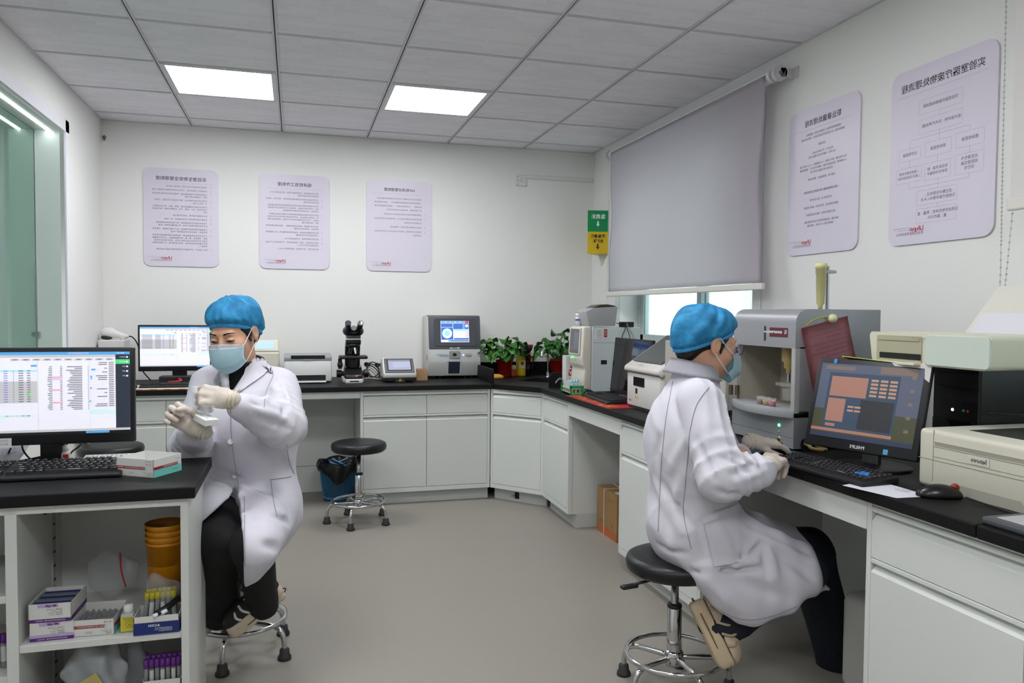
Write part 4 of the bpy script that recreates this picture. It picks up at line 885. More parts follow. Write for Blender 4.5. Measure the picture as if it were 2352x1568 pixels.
o = tag(link('sponge', netmesh('sponge', f, (-.07, -.055, -.01), (.07, .055, .045), .005), mat('sponge_yellow', 'c8963a', .8, bump=(120, .5))), 'yellow sponge lying before the pothos in red pot', 'sponge'); o.location = (2.70, 1.655, Z)
q = B(); q.box((2.865, 1.83, Z), (2.905, 1.87, Z + .05), .006); q.mi = 1; q.box((2.864, 1.829, Z + .05), (2.906, 1.871, Z + .085), .012); tag(q.build('cleaner_pack', [mat('pack_orange', 'c44a22', .4), mat('pack_white', 'cfc8c0', .5)]), 'small orange and white cleaner pack beside the red plant pot', 'packet')
# ------------------------------------------------------------------ window bench, far end
T = thing('urine_analyser', 'tall white analyser with narrow touchscreen beside the corner sink', 'instrument', (3.16, .72, Z))
M_us = mat('analyser_window_tint', 'ccd4d6', .42); M_uc = mat('analyser_cream', 'd3cfc2', .4)  # cabinet colour has the bluish tint of the window light painted in
B().box((3.03, .60, Z + .004), (3.345, .855, 1.188), .004).build('cabinet', M_us, T, True)
b = B(); b.box((3.031, .5992, 1.093), (3.343, .6002, 1.0955)); b.box((3.031, .5992, Z + .004), (3.0325, .6002, 1.185)); b.build('panel_joint', mat('joint_grey', '8f9698', .6), T, True)
pf = [(2.985, Z), (2.978, .86), (2.988, .93), (2.972, .955), (2.965, 1.0), (2.975, 1.19), (3.03, 1.195), (3.032, Z)]
q = B(); q.prism(pf, 'y', .615, .845, .012, 3); q.build('front_cover', M_uc, T, True, smooth=50)
X = frame((2.9665, .735, 1.10), (0, -1, 0), (.010, 0, .19))
q = B(); q.M = X; q.prism(rrect(-.095, -.082, .092, .085, .005), 'z', 0, .0035); q.build('screen_bezel', mat('bezel_cream', 'dedbd2', .4), T, True)
q = rects([(-.082, -.076, .080, .076, 0, 1), (-.01, -.05, .075, .055, 1, 2), (-.07, -.06, -.02, -.03, 2, 2)], X @ Matrix.Translation((0, 0, .0036)), .0003); q.build('touchscreen', [mat('dim_lcd', '6e6e72', .2, emit=.12), mat('dim_lcd2', '787a7e', .2, emit=.12), mat('dim_lcd3', '85756c', .2, emit=.1)], T, True)
q = B(); q.M = X; q.prism(rrect(-.05, -.106, -.02, -.099, .003), 'z', .0, .004); q.build('status_lamp', mat('lamp_green', '38ff70', emit=3), T, True)
text('model_name', [('FUS', .045, -.118, .016, 'LEFT', 0), ('H-1000', -.005, -.118, .009, 'LEFT', 0)], X @ Matrix.Translation((0, 0, .004)), mat('name_dark', '555550', .5), T, True)
US = frame((3.03, .5990, 0), (1, 0, 0), (0, 0, 1))
for nm, r4, m_ in (('white_sticker', (.006, 1.115, .062, 1.175), mat('sticker_white', 'd9dede', .5)), ('red_sticker', (.074, 1.128, .094, 1.178), mat('sticker_red', 'a61c22', .45)), ('vent_window', (.055, .962, .094, .988), M_shadow)): rects([r4 + (0, 1)], US, .0006).build(nm, m_, T, True)
text('sticker_text', [('合格证', .055, 1.166, .010, 'LEFT', 1)] + [(s, .058, 1.156 - i * .009, .0075, 'LEFT', 0) for i, s in enumerate(('设备名称 2023', '校准日期 —', '有效期至', '检定单位', '编号 0218'))] + [(c, .084, 1.166 - i * .013, .011, 'CENTER', 2) for i, c in enumerate('运行中')], US @ Matrix.Translation((0, 0, .0009)), [M_ink2, M_red, M_signw], T, True)
T = thing('slip_printer', 'grey slip printer with dark domed lid on top of the tall white analyser', 'printer', (3.10, .70, 1.19))
q = B(); q.prism([(3.015, 1.196), (2.995, 1.285), (3.04, 1.305), (3.205, 1.316), (3.19, 1.196)], 'y', .625, .80, .006); q.build('body', mat('slip_grey', 'a3a5a6', .4), T, True, smooth=40)
q = B(); q.prism([(3.035, 1.290), (3.05, 1.305), (3.09, 1.326), (3.14, 1.330), (3.19, 1.322), (3.207, 1.308)], 'y', .635, .79, .004); q.build('lid', mat('lid_smoke', '3a3428', .25), T, True, smooth=40)
q = B(); q.lathe([(0, 0), (.017, 0), (.017, .058), (.013, .06), (.013, .063), (.015, .064), (.015, .083), (0, .084)], n=20); T = thing('spray_bottle', 'slim white spray can on top of the tall white analyser', 'bottle', (3.00, .775, 1.189)); q.build('can', M_wp, T)
q = B(); q.lathe([(.0172, .035), (.0172, .05)], n=20); q.build('can_band', mat('band_violet', '7468a8', .5), T)
q = B(); q.box((3.23, .63, 1.189), (3.317, .67, 1.222), .004); tag(q.build('power_adapter', M_blk), 'black power adapter on top of the tall white analyser', 'adapter')
for i, (x, z) in enumerate(((3.235, .93), (3.275, .93), (3.29, .93))):
    cable('adapter_cable', 'thin cable hanging from the adapter over the side of the tall white analyser', [(3.19 if i == 0 else 3.26, .615, 1.215), (3.24 + i * .01, .592, 1.19), (x - .015 + i * .01, .590, 1.13), (x, .585, 1.05), (x, .585, .95)], .0022, M_ck if i < 2 else M_cg, group='cables on the tall white analyser')
T = thing('reagent_box', 'white upright box with red square logo beside the tall white analyser', 'box', (2.99, .90, Z))
B().box((2.955, .865, Z), (3.02, .935, 1.0), .001).build('box_body', mat('carton_white', 'd6d6d4', .5), T, True)
q = rects([(-.012, .082, .03, .122, 0, 1)], frame((2.985, .8645, Z), (1, 0, 0), (0, 0, 1)), .0004); q.build('logo_square', [mat('logo_red', 'c01820', .45)], T, True)
text('box_print', [('W', .009, .102, .036, 'CENTER', 1, 1, .001), ('NA', .012, .138, .022, 'CENTER', 0, 1, .0008)], frame((2.985, .8638, Z), (1, 0, 0), (0, 0, 1)), [MATS['logo_red'], M_signw], T, True)
# tube racks
def tube(label, loc, h, r, mt, capm, group, tilt=None, rz=0, cap_h=.014, fill=None, label_m=None):
    T = thing('sample_tube', label, 'tube', loc, rz, group, tilt=tilt)
    q = B(); q.lathe([(0, 0), (r * .6, .002), (r, r * .8), (r, h)], n=12); q.build('tube_body', mt, T)
    if capm: q = B(); q.lathe([(0, h + cap_h), (r * 1.15, h + cap_h), (r * 1.25, h + .002), (r * 1.25, h - .006), (r, h - .007)], n=12); q.build('cap', capm, T)
    if label_m: q = B(); q.lathe([(r * 1.04, h * .25), (r * 1.04, h * .8)], n=12); q.build('tube_label', label_m, T)
    if fill: q = B(); q.lathe([(0, .003), (r * .9, r), (r * .9, h * .45), (0, h * .45)], n=12); q.build('sample', fill, T)
    return T
M_tg = mat('tube_glass', 'd6e4ea', .15, alpha=.45, spec=.6); M_gr = mat('rack_green', '1e9a48', .4)
RK = (2.885, .56, Z); rz = -1.66
T = thing('tube_rack', 'green tube rack on the window bench beside the tall white analyser', 'rack', RK, rz)
for x in (-.105, .105):
    q = B(); q.box((x - .003, -.042, 0), (x + .003, -.030, .058)); q.box((x - .003, .030, 0), (x + .003, .042, .058)); q.box((x - .003, -.042, .042), (x + .003, .042, .058)); q.box((x - .003, -.042, 0), (x + .003, .042, .012)); q.build('end_plate', M_gr, T)
for z in (.012, .036):
    q = B(); q.box((-.104, -.038, z), (.104, .038, z + .003)); q.build('shelf_plate', mat('rack_wood', 'b7ad98', .5), T)
X = Matrix.Translation(RK) @ Matrix.Rotation(rz, 4, 'Z')
for i in range(10):
    for j in range(3):
        p = X @ V(-.092 + i * .0205, -.024 + j * .024, .014)
        tube('clear plastic tube standing in the green tube rack', p, .062, .0065, M_tg, mat('cap_cyan', '9cd0dc', .4) if (i + j) % 9 == 8 else None, 'clear tubes in the green rack')
q = B(); q.grid(lambda u, v: (2.83 + .05 * u + .01 * v, .70 + .045 * v, Z + .05 + .028 * math.sin(u * 2.6) + .008 * math.sin(v * 5 + u * 3)), 9, 9, thick=.001); tag(q.build('paper_wipe', mat('wipe_grey', 'b7b4ae', .7), smooth=True), 'crumpled pale paper wipe leaning on the end of the green tube rack', 'wipe')
T = thing('desk_mat', 'red and yellow printed mat under the keyboard on the window bench', 'mat', (2.97, .16, Z))
B().box((2.815, -.16, Z), (3.10, .47, Z + .002)).build('mat_sheet', mat('mat_red2', 'b3202a', .45), T, True)
q = B(); R_ = random.Random(4); q.M = Matrix.Translation((0, 0, Z + .0022)); my = mat('mat_yellow2', 'c9b030', .45)
for i in range(34): x = 2.82 + R_.random() * .07; y = -.14 + R_.random() * .6; s = .006 + R_.random() * .02; q.quad((x, y, 0), (x + .022, y, 0), (x + .022, y + s, 0), (x, y + s, 0))
tag(q.build('mat_print', my, T, True), kind='stuff')
keyboard('black curved keyboard on the red and yellow mat', (2.955, .20, Z + .002), -PI / 2 - .05, .43, .15, False)
mouse('black mouse on the red and yellow mat', (2.94, .485, Z + .001), .9)
def dark_reflect(T, M, W, H):
    rects([(-W / 2, -H / 2, W / 2, H / 2, 0, 1)], M, .0001).build('screen_image', [mat('screen_off', '1a181c', .06, spec=.6)], T)
monitor('black switched-off monitor between the tall white analyser and the slanted one', (3.135, .275, Z), -PI / 2, .50, .325, .178, 'black monitors', tilt=-.10, screen=dark_reflect, stand_y=.07)
cable('monitor_cable', 'thin black cable coiled under the switched-off monitor', [(3.03, .30, Z + .005), (3.04, .22, Z + .012), (3.06, .16, Z + .02), (3.05, .10, Z + .01), (3.02, .15, Z + .006), (3.02, .24, Z + .006)], .003)
# slanted white analyser
T = thing('blood_analyser', 'white analyser with slanted grey screen behind the woman at the keyboard', 'instrument', (3.10, -.29, Z))
M_ww = mat('haem_white', 'dad8d4', .4)
B().box((2.95, -.475, Z), (3.35, -.105, .808), .002).build('base', mat('haem_base', '2c2f3a', .45), T, True)
q = B(); q.prism([(2.942, .806), (2.942, .975), (3.02, .985), (3.2, 1.12), (3.36, 1.12), (3.36, .806)], 'y', -.475, -.105, .006); q.build('body', M_ww, T, True, smooth=40)
q = B(); q.prism([(2.925, .985), (2.928, 1.005), (3.17, 1.165), (3.36, 1.165), (3.36, 1.10), (3.18, 1.10), (2.95, .968)], 'y', -.485, -.095, .008); q.build('screen_housing', mat('haem_top', 'd2cdc8', .4), T, True, smooth=40)
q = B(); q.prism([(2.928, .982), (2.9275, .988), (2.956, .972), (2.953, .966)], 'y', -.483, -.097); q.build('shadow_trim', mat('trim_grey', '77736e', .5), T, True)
X = frame((3.05, -.29, 1.0905), (0, -1, 0), (.242, 0, .16))
q = B(); q.M = X; q.box((-.16, -.105, 0), (.16, .125, .004), .002); q.build('touchscreen', mat('slate_glass', '55585a', .15, spec=.5), T, True)
X = frame((2.9415, -.29, .89), (0, -1, 0), (0, 0, 1))
q = B(); q.M = X; q.prism(rrect(-.105, .02, .02, .065, .002), 'z', 0, .0015); q.build('sample_window', mat('window_black', '101010', .15), T, True)
q = B(); q.M = X; q.box((-.08, -.018, 0), (-.06, .008, .0015)); q.build('button', M_shadow, T, True)
for dx in (-.078, -.056):
    q = B(); q.M = X; q.prism([(dx - .008, -.042), (dx + .008, -.042), (dx, -.026)], 'z', 0, .001); q.build('warning_mark', MATS['warn_yellow'], T, True)
q = B(); q.M = X; q.lathe([(0, .004), (.006, .003), (.009, 0)], c=(-.145, -.055, 0), n=14); q.build('key_lock', M_chrome, T, True)
text('maker_name', [('mindray', 0, 0, .016, 'CENTER', 0)], frame((2.936, -.27, 1.0115), (0, -1, 0), (.242, 0, .16)) @ Matrix.Translation((0, .008, .004)), M_ink2, T, True)
# ------------------------------------------------------------------ grey cabinet analyser
T = thing('cabinet_analyser', 'large grey cabinet analyser with open front compartment on the window bench', 'instrument', (3.2, -1.24, Z))
M_gy = mat('analyser_grey', '96989c', .38, metal=.25, spec=.4); M_gi = mat('compartment', 'a39d90', .5)
x0, x1, ya, yb_ = 2.985, 3.345, -1.428, -1.03
Y = lambda f_: f_
q = B(); q.prism([(3.06, .80), (3.06, 1.295), (x1, 1.295), (x1, .80)], 'y', yb_, ya, .003); 
# body made as shell around the compartment
q.bm.clear()
q.box((3.20, ya, Z + .008), (x1, yb_, 1.295), .003); q.box((x0, ya, Z + .008), (3.20, yb_, .925)); q.box((x0 + .02, ya, .925), (3.20, ya + .014, 1.16)); q.box((x0 + .02, yb_ - .014, .925), (3.20, yb_, 1.16))
q.build('cabinet_body', M_gy, T, True)
pr = [(3.20, 1.155), (x0, 1.155), (x0, 1.245)] + [(x0 + .05 - .05 * math.cos(t), 1.245 + .05 * math.sin(t)) for t in [PI / 2 * i / 6 for i in range(1, 7)]] + [(3.20, 1.295)]
q = B(); q.prism(pr, 'y', ya, yb_); q.build('hood', M_gy, T, True, smooth=30)
q = B(); q.box((x0 + .022, ya + .014, .926), (3.198, ya + .016, 1.155)); q.box((x0 + .022, yb_ - .016, .926), (3.198, yb_ - .014, 1.155)); q.box((3.196, ya + .015, .926), (3.199, yb_ - .015, 1.155)); q.box((x0 + .01, ya + .015, .9255), (3.198, yb_ - .015, .927)); q.build('compartment_lining', M_gi, T, True)
lip = [(3.05, ya), (3.05, yb_)] + [(x0 - .004 - .045 * math.sin(PI * t), yb_ + (ya - yb_) * t) for t in [i / 12 for i in range(13)]]
q = B(); q.prism(lip, 'z', .905, .935, .004); q.build('curved_lip', mat('lip_grey', '9b9da0', .35), T, True, smooth=40)
q = B(); q.box((x0, ya, .93), (x0 + .022, ya + .022, 1.158), .002); q.build('frame_post', mat('post_grey', 'a9aaaa', .4), T, True)
q = B(); q.box((x0 - .0006, ya + .004, Z + .045), (x0 + .001, yb_ - .004, Z + .047)); q.build('panel_joint', mat('joint_dark', '6a6c70', .5), T, True)
X = frame((x0, (ya + yb_) / 2, 0), (0, -1, 0), (0, 0, 1))
q = B(); q.M = X; q.prism(rrect(.010, 1.175, .022, 1.232, .0059), 'z', 0, .001); q.build('slot', MATS['smoked'], T, True)
q = B(); q.M = X; q.prism(rrect(.045, 1.193, .155, 1.227, .002), 'z', 0, .001); q.build('name_plate', mat('plate_maroon', '5e1e2e', .4), T, True)
text('plate_text', [('全自动血流变测试仪SA-6000', .122, 1.21, .0095, 'LEFT', 0, .92, .0004), ('Q', .143, 1.213, .02, 'CENTER', 0, 1, .0004)], X @ Matrix.Translation((0, 0, .0014)), M_signw, T, True)
for nm, y, z, r, m in (('power_lamp', .115, .872, .006, mat('lamp_green2', '60ffa0', emit=4)), ('indicator', .115, .848, .005, M_gy), ('key_lock', .115, .822, .009, mat('brass', 'a08a5a', .3, metal=.9))):
    q = B(); q.M = X; q.lathe([(0, .004), (r * .7, .004), (r, 0)], c=(y, z, 0), n=16); q.build(nm, m, T, True)
q = B(); q.M = frame((3.064, ya, .812), (1, 0, 0), (0, 0, 1)); q.prism(rrect(-.05, -.022, .055, .024, .022), 'z', -.001, .001); q.build('tube_port', M_shadow, T, True)
q = B(); q.tube([(3.03, ya + .01, .82), (3.04, ya - .01, .812), (3.05, ya - .02, .80), (3.09, ya - .03, .794)], .007, smooth_pts=4); q.build('waste_hose', mat('hose_yellow', 'b09a60', .4), T, True)
q = B(); q.tube([(3.05, ya + .01, .825), (3.065, ya - .012, .816), (3.08, ya - .018, .803), (3.11, ya - .02, .794)], .006, smooth_pts=4); q.build('waste_hose', MATS['hose_yellow'], T, True)
for z in (.97, 1.10):
    q = B(); q.cyl((x0 - .004, yb_ + .005, z - .02), (x0 - .004, yb_ + .005, z + .02), .009, n=14); q.cyl((x0 + .012, yb_ - .014, z - .02), (x0 + .012, yb_ - .014, z + .02), .008, n=14); q.build('hinge', mat('hinge_brass', '7a6c58', .3, metal=.9), T, True, smooth=40)
q = B(); q.prism([(2.958, yb_ + .01), (2.974, yb_ + .01), (2.974, -.50), (2.962, -.49), (2.954, -.50)], 'z', .86, 1.15, .003); q.build('open_door', mat('door_beige', 'b0aca4', .42), T, True)
M_oil = mat('nozzle_yellow', 'c8b070', .4); M_clr = mat('clear_acrylic', 'dfe4e2', .1, alpha=.16, spec=.6)
for y, s in ((-1.275, 1), (-1.345, .85)):
    q = B(); q.lathe([(0, 1.156), (.026 * s, 1.156), (.026 * s, 1.10), (.018 * s, 1.095), (.018 * s, 1.075), (.009 * s, 1.07), (.009, 1.055), (0, 1.055)], c=(3.07, y, 0), n=20); nz = q.build('nozzle', M_oil, T, True)
    q = B(); q.cyl((3.07, y, 1.055), (3.07, y, 1.02), .006, n=12); q.build('nozzle_tip', M_chrome, nz, True); 
    q = B(); q.lathe([(.016, 1.0), (.016, .96), (.010, .955), (0, .955)], c=(3.05, y - .02, .0), n=16); q.build('hanging_cup', M_clr, T, True)
q = B(); q.box((3.03, -1.37, 1.008), (3.09, -1.25, 1.020), .002); q.build('holder_bar', M_clr, T, True)
q = B(); q.tube([(3.08, -1.30, 1.06), (3.06, -1.33, 1.085), (3.06, -1.37, 1.09), (3.07, -1.40, 1.05), (3.08, -1.40, .95)], .004, smooth_pts=5); q.build('suction_tube', M_oil, T, True)
for y, c, lb in ((-1.225, '7a3a12', 'brown'), (-1.262, 'a88038', 'amber'), (-1.298, 'b01a3c', 'crimson')):
    C = thing('sample_cup', 'tiny clear cup of ' + lb + ' liquid on the lip of grey cabinet analyser', 'cup', (2.985, y, .9352), group='cups in the grey cabinet analyser')
    q = B(); q.lathe([(0, 0), (.013, 0), (.016, .030), (.015, .030), (.0125, .002)], n=16); q.build('cup_wall', M_clr, C); q = B(); q.lathe([(0, .0015), (.0123, .0015), (.0138, .018), (0, .018)], n=16); q.build('liquid', mat('liquid_' + lb, c, .15), C)
q = B(); q.cyl((3.15, -1.38, 1.29), (3.15, -1.38, 1.452), .0065, n=14); T = thing('clamp_stand', 'metal rod holding a yellowed tube on top of the grey cabinet analyser', 'stand', (3.15, -1.38, 1.295)); q.build('rod', mat('satin_steel', 'a9a9ab', .22, metal=1), T, True, smooth=40)
q = B(); q.box((3.10, -1.392, 1.425), (3.17, -1.372, 1.438), .003); q.cyl((3.165, -1.382, 1.432), (3.182, -1.382, 1.432), .006, n=10); q.build('clamp', MATS['track_grey'], T, True)
q = B(); q.lathe([(0, 0), (.008, 0), (.008, .014), (.014, .020), (.018, .145), (.021, .146), (.021, .165), (0, .166)], c=(3.112, -1.392, 1.295), n=20); q.build('reservoir_tube', mat('tube_yellowed', 'cdc890', .4), T, True)
# paper pinned on its side
T = thing('pinned_notice', 'pink printed notice hanging from a round knob on the grey cabinet analyser', 'paper', (3.12, ya, 1.12))
XP = Matrix.Translation((3.13, ya - .004, 1.118)) @ Matrix.Rotation(-.23, 4, 'Y')
PF = frame((0, 0, 0), (1, 0, 0), (0, 0, 1))
q = B(); q.M = XP @ PF; q.grid(lambda u, v: (-.098 + .196 * u, -.135 + .27 * v, .002 + .010 * (1 - v) ** 2 * (u - .2) ** 2 * 3), 8, 8, thick=.0006); q.build('sheet', mat('paper_pink', 'd9939a', .7), T, True)
pk = ['血流变仪操作规程及注意事项', '1 开机前检查各试剂量是否充足，检查废液桶是否', '已满，必要时及时更换清空。', '2 打开电脑主机及仪器电源，等待仪器自检完成，', '进入测试软件主界面，执行清洗程序三次。', '3 每日测试前须做质控，质控在控后方可检测样本。', '质控失控时应查找原因并记录。', '4 样本测试前应充分混匀，避免凝块。', '检查标本有无溶血凝血等情况。', '5 测试完毕后执行关机清洗，使用清洗液冲洗管路，', '关闭仪器电源，擦拭台面。', '6 每周进行一次强化清洗，每月保养一次，', '并做好仪器使用和维护记录。', '7 如有故障及时联系工程师。']
text('notice_print', [(s, .085 if i else .0, .112 - i * .0165, .0078, 'LEFT' if i else 'CENTER', 0) for i, s in enumerate(pk)], XP @ PF @ Matrix.Translation((0, 0, .0055)), M_ink2, T, True)
q = B(); q.ball((3.128, ya - .012, 1.262), .0165, 18); q.build('round_knob', mat('knob_cream', 'cfcba4', .35), T, True, smooth=True)
q = B(); q.tube([(3.128, ya - .010, 1.266), (3.09, ya - .006, 1.268), (3.05, ya - .004, 1.255), (3.02, ya - .003, 1.235)], .0016, smooth_pts=4); q.build('string', mat('string_yellow', 'b8b840', .6), T, True)
# ------------------------------------------------------------------ window bench, near end
def philips(T, M, W, H):
    u = [mat('ps_sky', '545a6e', emit=0.080), mat('ps_win', '33465a', emit=0.080), mat('ps_orange', 'a07464', emit=0.110), mat('ps_dark', '2c2c32', emit=0.030), mat('ps_field', '44462e', emit=0.060), mat('ps_text', 'b08a76', emit=0.125), mat('ps_bar', '2c3450', emit=0.080), mat('ps_cloud', '78685e', emit=0.090), mat('ps_blue', '3a8ad8', emit=0.250)]
    R_ = [(-.5, -.5, .5, .5, 0, 1), (-.5, -.5, .5, -.12, 4, 2), (-.4, -.40, .30, .38, 1, 3), (-.37, .06, .0, .33, 2, 4), (-.37, -.28, -.19, .03, 2, 4), (-.36, -.35, -.26, -.31, 2, 4), (-.04, -.35, .28, .04, 3, 4), (-.5, -.42, .30, -.38, 2, 5), (-.5, -.5, .5, -.44, 6, 5)]
    for i in range(3):
        for j in range(5): R_.append((.03 + i * .09, .29 - j * .05, .10 + i * .09, .32 - j * .05, 5, 5))
    for j in range(4): R_.append((-.16 + (j % 2) * .07, -.08 - (j // 2) * .05, -.10 + (j % 2) * .07, -.055 - (j // 2) * .05, 5, 5))
    R_ += [(.40, .36 - k * .17, .44, .40 - k * .17, 7, 4) for k in range(5)] + [(.36, .42, .40, .46, 7, 4), (-.45, .42, -.15, .47, 7, 2), (.1, .40, .45, .49, 7, 2)]
    rects([(a * W, b_ * H, c * W, d * H, m, l) for a, b_, c, d, m, l in R_], M, .00015).build('screen_image', u, T)
T, X = monitor('black monitor with orange tinted windows beside the pink notice', (3.016, -1.743, Z), math.radians(-71), .375, .295, .198, 'black monitors', bezel=(.018, .034), tilt=-.27, base='disc', screen=philips, stand_y=.045, neck_w=.027, silver=True)
text('maker_name', [('PHILIPS', 0, 0, .014, 'CENTER', 0, 1.1, .0004)], X @ frame((0, -.0066, -.133), (1, 0, 0), (0, 0, 1)), mat('name_silver', 'cfd2d6', .3), T)
q = B(); q.M = X; q.box((-.13, -.0075, .131), (-.118, -.006, .145)); q.build('blue_sticker', mat('sticker_blue', '3a86c8', .5), T)
q = B(); q.M = X; q.box((.085, -.0075, -.142), (.10, -.006, -.126)); q.build('energy_sticker', mat('sticker_cyan', '4a9ac0', .5), T)
q = B(); q.M = X; q.prism([(.06, .147), (.187, .147), (.187, .09), (.172, .10), (.168, .131), (.075, .134)], 'y', -.0075, -.0061); q.build('peeling_film', mat('film_white', 'c8c0bc', .3), T)
q = B(); q.M = X @ Matrix.Translation((-.01, .012, .1485)) @ Matrix.Rotation(.06, 4, 'Y'); q.box((-.10, -.012, 0), (.07, .012, .004), .001); q.mi = 1; q.box((-.09, -.02, -.0005), (.16, .02, .0005)); o = tag(q.build('folder_strip', [mat('strip_lime', 'b8cc28', .4), M_blk]), 'lime green strip lying along the top of the monitor beside the pink notice', 'strip'); o.matrix_world = T.matrix_basis
keyboard('black keyboard with blue letter keys under the hand of the woman', (2.868, -1.765, Z + .001), math.radians(-85), .40, .14, True, blue=True)
q = B(); q.box((-.11, -.10, 0), (.11, .10, .002), .001); T = thing('mouse_pad', 'dark teal mouse pad under the gloved hand on the window bench', 'mouse pad', (2.885, -1.475, Z)); q.build('pad', mat('pad_teal', '1f4a58', .5, var=(14, .5)), T)
mouse('black mouse under the gloved hand on the teal pad', (2.875, -1.475, Z + .002), -1.25)
q = B(); q.M = Matrix.Translation((2.862, -2.005, Z + .0012)) @ Matrix.Rotation(-1.20, 4, 'Z'); q.prism([(-.095, -.05), (.07, -.075), (.115, .02), (-.02, .075), (-.09, .03)], 'z', 0, .0008); T = thing('note_paper', 'white sheet of paper lying under the keyboard with blue letter keys', 'paper', (2.862, -2.005, Z)); q.build('sheet', mat('paper_white', 'd4d4dc', .7), T, True)
text('handwriting', [(s, .04, .03 - i * .011, .008, 'LEFT', 0) for i, s in enumerate(('检验记录 02-25', '血流变 已测', '待审核 3份'))], Matrix.Translation((2.875, -2.02, Z + .0024)) @ Matrix.Rotation(-1.2, 4, 'Z'), M_ink2, T, True)
mouse('black mouse with red wheel before the beige laser printer', (2.945, -2.115, Z), -2.0, True)
cable('mouse_cable', 'thin black cable of the mouse before the beige laser printer', [(2.97, -2.17, Z + .012), (2.985, -2.23, Z + .004), (2.97, -2.33, Z + .004), (2.95, -2.45, Z + .004), (2.97, -2.6, Z + .004)], .0025)
T = thing('laser_printer', 'beige laser printer on the window bench beside the monitor with orange windows', 'printer', (3.2, -2.18, Z))
M_be = mat('printer_beige', 'cbc8b8', .42); px_, py0, py1, pz1 = 3.01, -2.395, -1.965, .955
q = B(); q.box((px_, py0, Z), (3.42, py1, pz1), .014, 3); q.build('body', M_be, T, True, smooth=40)
X = frame((px_, (py0 + py1) / 2, Z), (0, -1, 0), (0, 0, 1))
M_bj = mat('printer_joint', '8d8a7c', .6); q = B(); q.M = X
for a in ((-.213, .0795, .213, .081), (-.16, .118, .20, .1195), (-.16, .131, .20, .1325), (-.16, .02, -.159, .165), (.20, .0, .201, .165), (-.16, .090, .20, .091)): q.box((a[0], a[1], -.001), (a[2], a[3], .0008))
tag(q.build('panel_joints', M_bj, T, True), kind='stuff')
q = B(); q.M = X; q.box((-.155, .122, -.001), (.195, .131, .0006)); q.build('vent_gap', mat('gap_grey', '9c998a', .5), T, True)
q = B(); q.M = X; q.prism([(-.10, .0), (.125, .0), (.125, .012), (.115, .028), (-.085, .028), (-.10, .018)], 'z', -.001, .0008); q.build('tray_grip', mat('grip_shade', 'a3a092', .5), T, True)
q = B(); q.M = X; q.prism(rrect(-.042, .094, .022, .116, .002), 'z', -.001, .0015); q.build('name_badge', mat('badge', 'd2cfc4', .35), T, True)
text('maker_name', [('lenovo', -.010, .105, .019, 'CENTER', 0, .95, .0005)], X @ Matrix.Translation((0, 0, .0017)), mat('name_dark2', '4a4a48', .5), T, True)
q = B(); q.box((3.10, -2.36, pz1 - .006), (3.36, -2.05, pz1 + .001), .002); q.build('output_recess', mat('recess_dark', '2e2d2a', .5), T, True)
T = thing('computer_tower', 'black computer tower under the inkjet printer', 'computer', (3.39, -1.87, Z))
q = B(); q.box((3.24, -1.955, Z), (3.56, -1.78, 1.122), .006); q.build('case', mat('tower_black', '111113', .3), T, True)
X = frame((3.2395, -1.868, Z), (0, -1, 0), (0, 0, 1))
q = B(); q.M = X; q.box((-.075, .265, -.001), (.083, .31, .0015), .001); q.box((-.075, .225, -.001), (.083, .262, .0015), .001); q.build('drive_bay', mat('bay_black', '1c1d20', .35), T, True)
q = B(); q.M = X; q.prism([(-.08, .0), (.085, .0), (.085, .12), (.06, .165), (-.08, .165)], 'z', -.001, .006); q.build('glossy_door', mat('gloss_black', '0b0c10', .08), T, True)
for y, z, m in ((-.01, .196, mat('lamp_white', 'dfe4ff', emit=2)), (.03, .197, M_gr), (.045, .197, M_red)):
    q = B(); q.M = X; q.lathe([(0, .003), (.004, .002), (.005, 0)], c=(y, z, 0), n=10); q.build('front_port', m, T, True)
T = thing('inkjet_printer', 'cream inkjet printer with raised rear tray on top of the computer tower', 'printer', (3.28, -1.88, 1.122))
q = B(); q.prism(rrect(-2.12, 1.124, -1.655, 1.222, .016), 'x', 3.10, 3.45); 
for v in q.bm.verts:
    t = (v.co.z - 1.124) / .098; v.co.y = -1.8875 + (v.co.y + 1.8875) * (.93 + .07 * t)
q.build('body', mat('inkjet_cream', 'cfcdb8', .4), T, True, smooth=50)
X = frame((3.0995, -1.8875, 1.124), (0, -1, 0), (0, 0, 1))
q = B(); q.M = X; q.prism(rrect(-.195, .006, -.01, .088, .006), 'z', -.001, .002); q.build('output_bay', mat('bay_cream', 'a8a58c', .5), T, True)
q = B(); q.M = X; q.box((-.18, .016, .001), (-.012, .034, .0035)); q.build('bay_gap', M_shadow, T, True)
q = B(); q.M = X; q.box((-.19, .073, .001), (-.02, .078, .0045)); q.build('paper_guide', MATS['bay_cream'], T, True)
q = B(); q.M = X; q.prism(rrect(.005, .004, .228, .094, .014), 'z', -.001, .006, .002); q.build('front_panel', mat('inkjet_daylight_tint', 'c5d0c4', .4), T, True)  # mint cast of side daylight is put into the panel's colour
q = B(); q.M = X; q.box((-.19, .0, .0), (-.01, .008, .03), .002); q.build('output_tray', MATS['inkjet_cream'], T, True)
text('model_name', [('HP DeskJet 2132', -.01, .082, .008, 'LEFT', 0)], X @ Matrix.Translation((.02, 0, .0065)), M_ink2, T, True)
q = B(); q.prism([(-1.775, 1.215), (-2.06, 1.215), (-2.10, 1.37), (-1.84, 1.37)], 'x', 0, .005)
for v in q.bm.verts: v.co.x += 3.36 + (v.co.z - 1.215) * .42
q.build('rear_tray', mat('tray_cream', 'd3d1c6', .45), T, True)
q = B(); q.prism([(-1.80, 1.222), (-2.02, 1.222), (-2.03, 1.285), (-1.82, 1.285)], 'x', 0, .002)
for v in q.bm.verts: v.co.x += 3.354 + (v.co.z - 1.215) * .42
